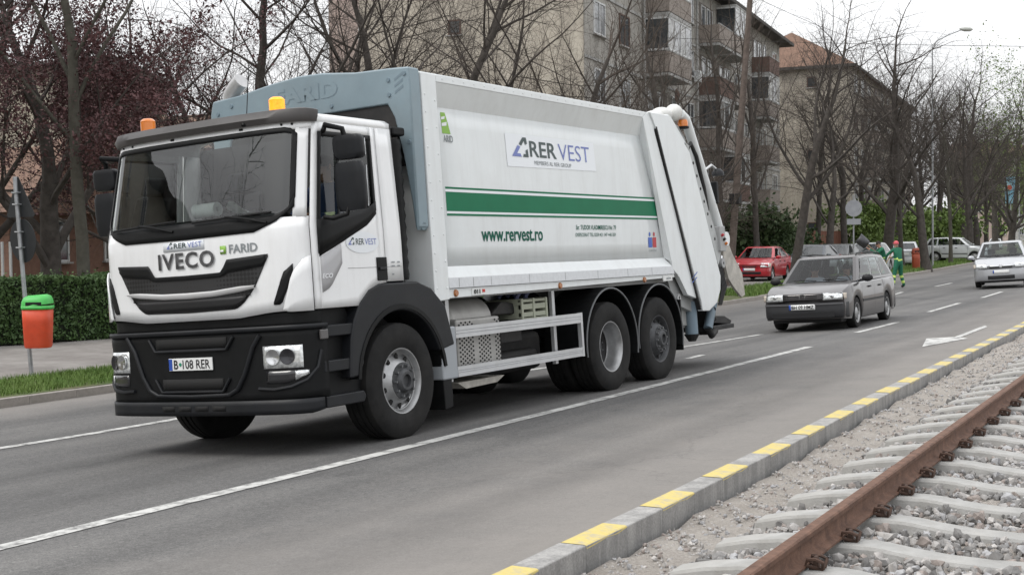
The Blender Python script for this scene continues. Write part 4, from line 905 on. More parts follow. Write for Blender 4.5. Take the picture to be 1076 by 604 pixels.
bl = [(-8.12, 1.86), (-8.26, 1.9), (-8.52, 1.58), (-8.86, 1.28), (-8.92, .96), (-8.78, .93), (-8.5, 1.08), (-8.3, 1.22), (-8.17, 1.5)]
MB().prism(bl, 1.12, 1.16).build('bin_comb_plate', DIRTM, T, bevel=.008)
MB().prism([(a, b) for a, b in bl], -1.16, -1.12).build('bin_comb_plate', DIRTM, T)
MB().cyl((-8.25, -1.1, 1.55), (-8.25, 1.1, 1.55), .07, n=12).build('comb_beam', DIRTM, T, smooth=40)
for x, z, r_ in ((-7.75, 1.55, .10), (-7.78, 1.85, .07), (-7.95, 1.70, .06)): MB().lathe([(.001, 0), (r_, 0), (r_, .1), (.001, .1)], (x, 1.1, z), 'y', 14).build('control_unit', GREYP, T, bevel=.008)
for z in (1.78, 1.45): MB().lathe([(.001, 0), (.04, 0), (.035, .04), (.001, .045)], (-7.98, 1.14, z), 'y', 12).build('amber_marker', AMBER, T, smooth=40)
st_ = MB().box(-8.55, -7.55, -1.15, 1.1, .50, .56)
st_.build('rear_step', CHAS, T, bevel=.01)
MB().box(-7.75, -7.62, .75, 1.08, .45, 1.0).build('step_bracket', CHAS, T, bevel=.02)
for q in (1, -1):
    # guide plate, holes, valve blocks and levers between the side panel and the lift arm
    gp2 = MB().prism([(-6.95, 3.12), (-7.10, 3.08), (-7.98, 1.62), (-7.84, 1.42)], q*1.205, q*1.14).build('guide_plate', mat('guide_grey', (.42, .44, .44), .5, dirt=.4), T, bevel=.006)
    for i in range(7): MB().lathe([(.001, .004), (.022, .004), (.022, 0)], (-7.16-i*.10, q*1.205, 2.85-i*.175), 'y', 10).build('plate_hole', DARKOP_, gp2)
    vb = MB().box(-8.06, -7.86, q*1.16 if q > 0 else -1.25, 1.25 if q > 0 else -1.16, 1.62, 1.98).build('control_box', GREYP, T, bevel=.012)
    for i in range(3): MB().cyl((-8.03+i*.06, q*1.25, 1.72+.06*i), (-8.03+i*.06, q*1.285, 1.74+.06*i), .02, n=8).build('button', (AMBER, INKK, RED_)[i], vb)
    for i in range(4): MB().tube([(-7.80-i*.05, q*1.2, 1.40), (-7.84-i*.05, q*1.24, 1.12), (-7.76-i*.03, q*1.2, .86)], .014, 6).build('hydraulic_line', INKK, T)
    MB().box(-7.98, -7.74, q*1.10 if q > 0 else -1.2, 1.2 if q > 0 else -1.10, 1.08, 1.32).build('valve_block', CHAS, T, bevel=.02)
    MB().lathe([(.02, -.05), (.07, -.05), (.07, .05), (.02, .05)], (-8.0, q*1.17, 1.45), 'y', 12).build('pivot', GREYP, T, bevel=.005)
    for i in range(5): MB().lathe([(.02, -.01), (.034, -.01), (.034, .01), (.02, .01)], (-7.66, q*1.16, .95-i*.07), 'y' if i % 2 else 'x', 8).build('chain_link', CHAS, T)
    MB().tube([(-7.50, q*1.12, .55), (-7.62, q*1.12, .44), (-7.76, q*1.12, .5)], .05, 8).build('ram_foot', CHAS, T, smooth=50)
    MB().prism([(-7.7, .62), (-8.62, .55), (-8.66, .60), (-8.4, .68), (-7.7, .72)], q*1.02, q*.6).build('step_plate', CHAS, T, bevel=.01)
# three blue scratches of paint on the tailgate panel
for i in range(2):
    MB().add([(-6.72-i*.02, 1.2655, 1.20+i*.06), (-6.90-i*.02, 1.2655, 1.27+i*.07), (-6.90-i*.02, 1.2655, 1.285+i*.07), (-6.72-i*.02, 1.2655, 1.215+i*.06)], [(0, 1, 2, 3)]).build('blue_mark', BLU_, T)
# ------------------------------------------------------------------ passenger cars (local: x forward, origin between the axles' midpoint on the ground)
GLAS = glass_mat('car_glass', (.62, .67, .67), .9, 0, 1.36)
GLASD = mat('dark_car_glass', (.02, .025, .027), .05, 0, spec=.7)
INTER = mat('car_interior', (.05, .049, .048), .9, var=.3, vscale=6)
CTRIM = mat('car_black_trim', (.015, .015, .016), .5, spec=.3)
TLRED = mat('tail_lamp', (.35, .02, .02), .15, coat=.8)
def car_paint(name, col, metal=.3): return mat(name, col, .3, metal, var=.04, vscale=3, coat=.6, dirt=.12, dirtcol=(.16, .15, .14))
def car(name, loc, heading, paint, D, label, cat='car', roll=0., group=None, trim_bumper=False, detail=2):
    """D: dimensions. heading = angle of +x from world +X. A lofted body with real wheel openings, a glasshouse with panes, lamps, bumpers, wheels."""
    root = tag(empty(name, loc, (roll, 0, heading)), label, cat, group)
    Lf, Lr, Wd = D['front'], D['rear'], D['w']/2; wb = D['wb']/2; wr = D['wr']; zb = D.get('sill', .20)
    hood0, hood1, belt, roofh = D['nose'], D['cowl'], D['belt'], D['h']; deck = D['deck']
    xws, xr0, xr1, xrb = D['ws'], D['roof0'], D['roof1'], D['rearglass']   # windscreen base, roof front, roof rear, rear glass base
    ar = wr+.055
    xs = sorted(set([round(v, 3) for v in list(np.linspace(-Lr, Lf, 46))+[-Lr+.02, -Lr+.06, Lf-.02, Lf-.06, Lf-.12]+[c+ar*math.cos(t) for c in (wb, -wb) for t in np.linspace(0, PI, 15)]+[xws, xrb, xws+.01, xrb-.01]]))
    def bottom(x):
        for c in (wb, -wb):
            if abs(x-c) < ar: return max(zb, wr-.02+math.sqrt(max(0, ar*ar-(x-c)**2)))
        if x > wb+ar: return lerp(zb, zb+.03, (x-wb-ar)/(Lf-wb-ar))
        if x < -wb-ar: return lerp(zb, zb+.06, (-x-wb-ar)/(Lr-wb-ar))
        return zb
    def halfw(x):
        t = max(0, (x-(Lf-.75))/.75); r = max(0, (-x-(Lr-.55))/.55)
        return Wd*(1-.07*t**2.4-.05*r**2.6)
    def sweep(x, y):
        t = min(1, max(0, (x-(Lf-.7))/.7)); r = min(1, max(0, (-x-(Lr-.6))/.6)); k = (abs(y)/Wd)**2.4
        return x-.17*k*t**1.5+.10*k*r**1.5
    def topz(x):
        if x > xws: return lerp(hood1, hood0, ((x-xws)/(Lf-xws))**D.get('hoodcurve', 1.6))
        if x < xrb: return lerp(deck, D.get('tail', deck-.05), min(1, (xrb-x)/max(.01, Lr+xrb)))
        return lerp(deck, hood1, (x-xrb)/(xws-xrb))
    def side_belt(x): return min(topz(x)-.02, lerp(D.get('beltr', belt+.03), belt-.03, (x+Lr)/(Lf+Lr)))
    rows = []
    for x in xs:
        h = halfw(x); b = bottom(x); s_ = side_belt(x); t = topz(x)
        s_ = max(s_, b+.06); mid = b+(s_-b)*.45; crease = b+(s_-b)*.78
        half = [(h*.965, b), (h*.99, b+(s_-b)*.15), (h, mid), (h*.992, crease), (h*.965, s_-.015), (h*.93, s_+.012 if s_+.012 < t else s_), (h*.72, lerp(s_, t, .75)), (h*.38, lerp(s_, t, .95)), (0, t)]
        rows.append([(sweep(x, y), y, z) for y, z in half]+[(sweep(x, y), -y, z) for y, z in half[-2::-1]])
    mb = MB().grid(rows); n = len(rows[0])
    if detail > 1:       # open the top between windscreen base and rear window base so that the cabin is hollow
        keep = []; m_ = len(rows)-1
        for i in range(m_):
            for k in range(n-1):
                fi = i*(n-1)+k
                if xrb+.02 < (xs[i]+xs[i+1])/2 < xws-.02 and 5 <= k <= n-7: continue
                keep.append(mb.f[fi])
        mb.f = keep
    mb.f += [tuple(range(n)), tuple(range(len(mb.v)-1, len(mb.v)-n-1, -1))]
    body = mb.build('body', paint, root, smooth=32)
    # underside and wheel wells
    MB().box(-Lr+.25, Lf-.25, -Wd*.80, Wd*.80, zb-.04, zb+.34).build('underbody', CTRIM, root)
    # glasshouse: loop at the belt, loop at the roof
    bw, rw = Wd*.93, Wd*D.get('roofw', .72)
    nS = 7
    def loopp(t):
        """t 0 belt .. 1 roof; returns dict of corner x and half widths"""
        f = lerp(xws, xr0, t); r = lerp(xrb, xr1, t); z_f = lerp(topz(xws)-.01, roofh-.045, t); z_r = lerp(topz(xrb)-.01, roofh-.06, t)
        wdt = lerp(bw, rw, t**1.15); return f, r, z_f, z_r, wdt
    def gpt(u, t, off=0.):
        """u in 0..4: 0-1 front pane (right to left, y from - to +), 1-2 left side (front to back), 2-3 rear, 3-4 right side"""
        f, r, zf, zr, wd_ = loopp(t)
        bul = .07*(1-.4*t)
        if u <= 1: y = lerp(-wd_, wd_, u)*.96; x = f+bul-bul*abs(2*u-1)**2.2*1.6; z = zf; nrm = Vector((.75, .25*(2*u-1), .6))
        elif u <= 2: k = u-1; x = lerp(f-.05, r+.03, k); y = wd_*(1+.012*math.sin(PI*k)); z = lerp(zf, zr, k)+(.035*math.sin(PI*k) if t > .5 else 0)*t; nrm = Vector((0, 1, .3))
        elif u <= 3: k = u-2; y = lerp(wd_, -wd_, k)*.95; x = r-.05*(1-abs(2*k-1)**2); z = zr; nrm = Vector((-.75, .2*(1-2*k), .5))
        else: k = u-3; x = lerp(r+.03, f-.05, k); y = -wd_*(1+.012*math.sin(PI*k)); z = lerp(zr, zf, k)+(.035*math.sin(PI*k) if t > .5 else 0)*t; nrm = Vector((0, -1, .3))
        return Vector((x, y, z))+nrm.normalized()*off
    holes = [(.05, .95, .05, .95), (2.07, 2.93, .13, .91)]
    for u0, u1, a, b in D['sidewin']: holes += [(1+u0+.012, 1+u1-.012, .115, .885), (4-u1+.012, 4-u0-.012, .115, .885)]
    us = sorted(set([round(float(h), 4) for q_ in holes for h in q_[:2]]+list(np.linspace(0, 1, 9))+list(np.linspace(1, 2, 11))+list(np.linspace(2, 3, 7))+list(np.linspace(3, 4, 11))[:-1]))
    ts = (0, .05, .115, .13, .35, .6, .885, .91, .95, 1.0)
    rows = [[gpt(u, t) for u in us] for t in ts]
    cx = (xr0+xr1)/2
    for k, dz in ((.93, .022), (.75, .036), (.4, .045), (.0, .047)):
        rows.append([Vector((cx+(p.x-cx)*k, p.y*k, lerp(p.z, roofh-.047, 1-k*.8)+dz)) for p in rows[9]])
    mb = MB().grid(rows, True); nu_ = len(us)
    if detail > 1:
        keep = []
        for fi, q_ in enumerate(mb.f):
            i, k = divmod(fi, nu_)
            if i < 9:
                uc = (us[k]+(us[k+1] if k+1 < nu_ else 4.))/2; tc_ = (ts[i]+ts[i+1])/2
                if any(a < uc < b and c < tc_ < d for a, b, c, d in holes): continue
            keep.append(q_)
        mb.f = keep
    mb.build('cabin', paint, root, smooth=38)
    if detail > 1:
        MB().box(xrb+.1, xws+.1, -bw*.96, bw*.96, zb+.1, zb+.32).build('floor_pan', INTER, root)
        for q in (-1, 1): MB().box(xrb+.05, xws, q*bw*.99 if q < 0 else bw*.95, -bw*.95 if q < 0 else bw*.99, zb+.3, side_belt(0)-.03).build('door_lining', INTER, root)
        MB().prism([(xws-.35, side_belt(xws)-.22), (xws+.02, side_belt(xws)-.22), (xws-.0, topz(xws)-.03), (xws-.28, topz(xws)-.0)], -bw*.92, bw*.92).build('dashboard', INTER, root, bevel=.02)
        for x in (xws-1.15, xws-2.05):
            for q in (-1, 1):
                sb = MB().prism([(x-.05, zb+.3), (x+.42, zb+.3), (x+.40, zb+.46), (x+.08, zb+.46), (x-.10, side_belt(0)+.12), (x-.22, side_belt(0)+.12)], q*.36-.22, q*.36+.22).build('seat', INTER, root, bevel=.03)
                MB().box(x-.24, x-.14, q*.36-.12, q*.36+.12, side_belt(0)+.14, side_belt(0)+.32).build('headrest', INTER, sb, bevel=.03)
        MB().tube([(xws-.5+.05*math.sin(t), .36+.18*math.cos(t), side_belt(0)+.0+.17*math.sin(t)) for t in [2*PI*i/20 for i in range(20)]], .014, 6, closed=True).build('steering_wheel', CTRIM, root)
    GM_ = GLAS if detail > 1 else GLASD
    def pane(nm, u0, u1, t0, t1, m=GM_, off=.004, nu=8, sk0=0., sk1=0.):
        rr = [[gpt(lerp(u0+sk0*t, u1+sk1*t, i/nu), t, off) for i in range(nu+1)] for t in np.linspace(t0, t1, 5)]
        return MB().grid(rr).build(nm, m, root, smooth=60)
    pane('windscreen', .04, .96, .04, .96, sk0=.01, sk1=-.01); pane('rear_window', 2.06, 2.94, .12, .92)
    for u0, u1, a, b in D['sidewin']:
        pane('side_window', 1+u0, 1+u1, .10, .90, sk0=a, sk1=b); pane('side_window', 4-u1, 4-u0, .10, .90, sk0=-b, sk1=-a)
    # bumpers
    bm_ = PGB if trim_bumper else paint
    for sgn, Lx, nm in ((1, Lf, 'front_bumper'), (-1, Lr, 'rear_bumper')):
        rr = []
        z0, z1 = D.get('bump0', .24), D.get('bump1', .50)
        for y in np.linspace(-1, 1, 21):
            x = Lx+.05-.30*abs(y)**3.2*.55; yy = y*Wd*(.985 if sgn > 0 else .99); 
            if abs(y) > .98: x = Lx-.28
            rr.append([(sgn*(x-.05), yy*.985, z0), (sgn*(x-.01), yy, z0+.04), (sgn*x, yy, lerp(z0, z1, .55)), (sgn*(x-.012), yy, z1-.02), (sgn*(x-.06), yy*.985, z1)])
        MB().grid(rr).build(nm, bm_, root, smooth=45, solid=.02)
    # lamps, grille, plates on the nose
    def nosex(y, z): return Lf+.012-.17*(abs(y)/Wd)**2.4*1.0
    def npatch(nm, y0, y1, z0, z1, m, off=.0, parent=root, slant=0., ny=8):
        rr = [[(nosex(y, z)+off-slant*(z-z0), y, z) for z in np.linspace(z0, z1, 4)] for y in np.linspace(y0, y1, ny)]
        return MB().grid(rr).build(nm, m, parent, smooth=50, solid=.01)
    sl = D.get('lampslant', .15)
    hl0, hl1, hz0, hz1 = D['lamp']
    for q in (-1, 1):
        lm = npatch('headlight', q*hl0, q*hl1, hz0, hz1, LENS, .0, slant=sl)
        if detail > 1:
            npatch('indicator', q*(hl1), q*(hl1+.07), hz0+.005, hz1-.01, mat('indicator_lens', (.45, .40, .34), .2, coat=.5), -.012, slant=sl, ny=4)
            yy = q*lerp(hl0, hl1, .42); MB().sphere((nosex(yy, hz0)-.012-sl*(hz1-hz0)*.5, yy, (hz0+hz1)/2), .02, .055, .05, 12, 8).build('reflector', CHROME, lm, smooth=60)
    for g in D['grille']: npatch('grille', -g[0], g[0], g[1], g[2], g[3] if len(g) > 3 else CTRIM, g[4] if len(g) > 4 else .004, slant=g[5] if len(g) > 5 else sl)
    zp = D['plate']; pp = npatch('number_plate', -.26, .26, zp, zp+.105, PLATE, .055); npatch('blue_band', -.26, -.22, zp+.002, zp+.103, PBLUE, .058, pp, ny=3)
    if D.get('platetext'):
        me = text_mesh(D['platetext'], (0, 1, 0), (0, 0, 1), (1, 0, 0), (Lf+.058+.012, -.205, zp+.018), .44, .07, .02, 0, .0); mesh_obj('plate_lettering', me, INKK, pp)
    rp = MB().box(-Lr-.075, -Lr-.06, -.26, .26, D.get('rplate', .6), D.get('rplate', .6)+.11).build('rear_plate', PLATE, root)
    for q in (-1, 1):
        rz0, rz1, rw_ = D['tail_lamp']
        MB().prism([(-Lr-.012, rz0), (-Lr-.012+.03, rz1), (-Lr+.25, rz1), (-Lr+.22, rz0)], q*(Wd*.90+.012), q*(Wd*.90-rw_)).build('tail_lamp', TLRED, root, bevel=.01)
        # mirrors, handles, side strip
        mx_ = lerp(xws, xr0, .18)-.02
        mm = MB().sphere((mx_-.06, q*(Wd+.10), side_belt(xws)+.085), .06, .115, .075, 12, 8); mm.box(mx_-.09, mx_-.03, q*(Wd-.05), q*(Wd+.05), side_belt(xws)+.03, side_belt(xws)+.07)
        mm.build('mirror', CTRIM if trim_bumper else paint, root, smooth=50)
        if detail > 1:
            for dx in D.get('handles', ()): MB().box(dx-.08, dx+.08, q*(Wd-.012), q*(Wd+.014), side_belt(0)-.13, side_belt(0)-.095).build('door_handle', CTRIM, root, bevel=.006)
            if D.get('strip'):
                rr = [[(x, q*(halfw(x)+.010), z) for z in (D['strip'], D['strip']+.05)] for x in np.linspace(-wb+ar+.03, wb-ar-.03, 10)]
                MB().grid(rr).build('side_strip', CTRIM, root, solid=.012)
            for dx in D.get('doors', ()):
                rr = [[(dx+w_, q*(halfw(dx)*1.0+.0015-(.008*Wd if z < .35 or z > side_belt(dx)-.1 else 0)), z) for w_ in (-.004, .004)] for z in np.linspace(.3, side_belt(dx)-.02, 6)]
                MB().grid(rr).build('door_seam', CTRIM, root)
    # wiper cowl
    rr = [[(xws+dx-.06*abs(k)**2, k*bw*.9, topz(xws)+dz) for dx, dz in ((.04, .012), (.10, .006))] for k in np.linspace(-1, 1, 9)]
    MB().grid(rr).build('wiper_cowl', CTRIM, root)
    if detail > 1:
        for y0 in (-.52, .12):
            MB().tube([gpt(.5+(y0)/(2*bw), .06, .03), gpt(.5+(y0+.32)/(2*bw), .075, .03), gpt(.5+(y0+.5)/(2*bw), .05, .02)], .009, 5).build('wiper', CTRIM, root)
    # wheels
    tm = MB().lathe([(wr*.62, -.085), (wr*.8, -.098), (wr*.96, -.085), (wr, -.06), (wr, .06), (wr*.96, .085), (wr*.8, .098), (wr*.62, .085)], n=30).mesh('tyre', 35); tm.materials.append(RUBBER)
    rm = MB().lathe([(wr*.64, .07), (wr*.66, .088), (wr*.60, .085), (wr*.56, .05), (wr*.30, .072), (wr*.16, .085), (.001, .085)], n=30).mesh('rim', 30); rm.materials.append(STEEL)
    hm_ = MB().add([(.022*math.cos(2*PI*i/8), 0, .03*math.sin(2*PI*i/8)) for i in range(8)], [tuple(range(8))]).mesh('rim_gap'); hm_.materials.append(MATS['dark_opening'])
    for x in (wb, -wb):
        for q in (1, -1):
            wroot = empty('wheel', (x, q*(Wd-.115), wr-.004), (0, .3, 0 if q > 0 else PI), root)
            mesh_obj('tyre', tm, None, wroot); mesh_obj('rim', rm, None, wroot)
            for i in range(D.get('spokes', 10)):
                t = 2*PI*i/D.get('spokes', 10); o = mesh_obj('rim_gap', hm_, None, wroot); o.location = (wr*.43*math.cos(t), .068, wr*.43*math.sin(t)); o.rotation_euler = (.0, PI/2-t, 0)
    return root, gpt
DARKOP = MATS['dark_opening']
def place(px, py, z=None):
    q = on_ground(px, py)
    return q
HEAD = -PI/2          # driving towards the camera side, along -Y
# grey estate car behind the truck
PG = car_paint('grey_metallic', (.068, .063, .064), .35)
PGB = mat('grey_bumper', (.022, .0225, .025), .55, var=.1)
Dp = dict(front=2.27, rear=2.30, w=1.70, wb=2.62, wr=.305, sill=.20, nose=.74, cowl=.93, belt=.90, h=1.46, deck=.95, tail=.90, ws=1.08, roof0=.36, roof1=-1.85, rearglass=-2.18,
          sidewin=[(.03, .36, .05, .0), (.385, .64, 0, 0), (.665, .955, 0, -.02)], lamp=(.40, .76, .60, .735), grille=[(.385, .60, .735, PG, .006), (.36, .535, .575, CTRIM, -.004)], plate=.425, platetext='BH 09 HMZ', rplate=.6, tail_lamp=(.62, .92, .2), handles=(.28, -.62), strip=.5, doors=(.92, -.12, -1.05), roofw=.74, bump0=.25, bump1=.56, spokes=12, lampslant=.12, hoodcurve=1.9)
c0 = Vector((-8.58, 27.5)); 
pas, gp_ = car('grey_estate_car', (c0.x, c0.y, zroad(c0.x, c0.y)), HEAD+.045, PG, Dp, 'dark grey estate car with roof rails driving behind the refuse truck', roll=.052, trim_bumper=True)
for q in (1, -1):
    MB().tube([(.25, q*.58, 1.42), (.2, q*.59, 1.475), (-.7, q*.60, 1.50), (-1.7, q*.59, 1.47), (-1.78, q*.58, 1.43)], .015, 6).build('roof_rail', CTRIM, pas, smooth=50)
MB().lathe([(.055, 0), (.062, .012), (.05, .012), (.045, .004), (.001, .004)], (2.27, 0, .67), 'x', 20).build('nose_badge', CHROME, pas, smooth=40)
for z_ in (.615, .655, .695): MB().grid([[(2.288-.17*(abs(y)*.385/.85)**2.4, y*.385, zz) for zz in (z_, z_+.014)] for y in np.linspace(-1, 1, 9)]).build('grille_slat', CTRIM, pas, solid=.006)
MB().grid([[(2.27+.062-.165*abs(y)**3.2, y*.84, zz) for zz in (.515, .54)] for y in np.linspace(-.93, .93, 14)]).build('bumper_strip', mat('strip_grey', (.10, .10, .105), .5), pas, solid=.006)
for z_ in (.30,):
    MB().grid([[(2.27+.056-.165*abs(y)**3.2, y*.82, zz) for zz in (.27, .36)] for y in np.linspace(-.75, .75, 12)]).build('bumper_intake', CTRIM, pas, solid=.006)
MB().tube([(.3, .45, 1.45), (-.1, .45, 1.85)], .004, 5).build('aerial', CTRIM, pas)
# silver hatchback at the right edge
PS = car_paint('silver_metallic', (.42, .43, .45), .4)
Dt = dict(front=2.05, rear=1.95, w=1.76, wb=2.60, wr=.315, sill=.20, nose=.72, cowl=1.0, belt=.95, h=1.53, deck=1.0, tail=.95, ws=1.05, roof0=.22, roof1=-1.35, rearglass=-1.78,
          sidewin=[(.04, .46, .08, .0), (.49, .93, 0, -.06)], lamp=(.44, .80, .66, .80), grille=[(.40, .70, .735, CHROME, .008), (.36, .655, .69, CTRIM, .004), (.42, .28, .40, CTRIM, .062, 0.)], plate=.47, rplate=.7, tail_lamp=(.7, 1.0, .16), handles=(.1, -.7), doors=(.85, -.2, -1.0), bump0=.22, bump1=.62, spokes=7, lampslant=.4, hoodcurve=1.5)
tq = P(1053, 298, .0); toy, _ = car('silver_hatchback', (0, 0, 0), HEAD+.16, PS, Dt, 'silver hatchback coming towards the camera at the right edge of the picture', roll=.06)
dirv = Vector((math.cos(HEAD+.16), math.sin(HEAD+.16), 0)); fwdp = Vector((tq.x, tq.y, 0))*.89
toy.location = (fwdp.x-dirv.x*2.0, fwdp.y-dirv.y*2.0, 0); toy.location.z = .08
MB().lathe([(.05, 0), (.06, .01), (.05, .014), (.04, .006)], (2.055, 0, .715), 'x', 18).build('nose_badge', CHROME, toy, smooth=40)
# parked row on the left pavement
RED = car_paint('red_paint', (.42, .012, .022), .05)
Df = dict(front=2.0, rear=2.15, w=1.70, wb=2.615, wr=.30, sill=.19, nose=.70, cowl=.97, belt=.92, h=1.44, deck=.98, tail=.92, ws=1.05, roof0=.25, roof1=-1.15, rearglass=-1.75,
          sidewin=[(.04, .46, .08, .0), (.49, .93, 0, -.1)], lamp=(.46, .80, .58, .76), grille=[(.30, .60, .64, CTRIM, .006), (.5, .30, .40, CTRIM, .06, 0.)], plate=.44, rplate=.7, tail_lamp=(.7, 1.0, .16), handles=(.1, -.7), doors=(.85, -.2), bump0=.2, bump1=.56, spokes=6, lampslant=.5, hoodcurve=1.3)
def park(nm, px, py, hd, paint, D, label, **k):
    """front bumper's middle at the pixel"""
    q = on_ground(px, py); d = Vector((math.cos(hd), math.sin(hd), 0)); c = q-d*(D['front']-.1)
    r, _ = car(nm, (c.x, c.y, zg(c.x, c.y)), hd, paint, D, label, **k); return r
park('red_hatchback', 788, 295.5, HEAD+.10, RED, Df, 'bright red hatchback parked on the pavement between the refuse truck and a tree', detail=2)
NAVY = car_paint('dark_blue_paint', (.03, .04, .055), .3); DGREY = car_paint('charcoal_paint', (.045, .05, .05), .3); PALE = car_paint('pale_silver_paint', (.55, .57, .585), .15)
WHT = car_paint('white_car_paint', (.62, .63, .64), .05)
Ds = dict(Df); Ds.update(h=1.47)
park('dark_blue_car', 842, 292, HEAD+.05, NAVY, Ds, 'dark blue car parked behind the leaning tree next to the red hatchback', detail=1)
park('charcoal_car', 868, 289.5, HEAD+.05, DGREY, Ds, 'charcoal car parked behind the roof of the grey estate, beside a tree trunk', detail=1)
park('pale_silver_car', 902, 287, HEAD+.03, PALE, dict(Ds, h=1.5), 'pale silver car parked behind the round road sign', detail=1)
# white hatchback seen from behind, silver off-roader, far white car
q = on_ground(957, 283)
park('white_hatchback', 957, 283, HEAD+PI+.22, PALE, dict(Df, h=1.47), 'pale grey hatchback seen from behind next to the orange litter bin', detail=1).location = (q.x-2.6, q.y+9.0, zg(q.x, q.y))
Du = dict(front=2.1, rear=2.2, w=1.82, wb=2.6, wr=.36, sill=.30, nose=.88, cowl=1.12, belt=1.08, h=1.68, deck=1.12, tail=1.05, ws=1.0, roof0=.35, roof1=-1.75, rearglass=-2.08,
          sidewin=[(.04, .38, .07, .0), (.41, .70, 0, 0), (.73, .95, 0, -.04)], lamp=(.44, .82, .76, .92), grille=[(.42, .78, .90, CTRIM, .004)], plate=.55, rplate=.8, tail_lamp=(.85, 1.1, .2), handles=(.1, -.7), doors=(.85, -.15, -1.0), strip=.55, bump0=.32, bump1=.72, spokes=5, lampslant=.2)
q = on_ground(1000, 276.5)
suv, _ = car('silver_off_roader', (q.x-.6, q.y+4.5, zg(q.x, q.y)), -.02, PALE, Du, 'silver off roader parked side on under the thick trees', 'car')
q = on_ground(936, 277)
q = on_ground(1046, 262)
car('far_white_car', (q.x, q.y, zg(q.x, q.y)), HEAD+.15, WHT, dict(Df), 'small white car far down the street above the silver hatchback', detail=1)
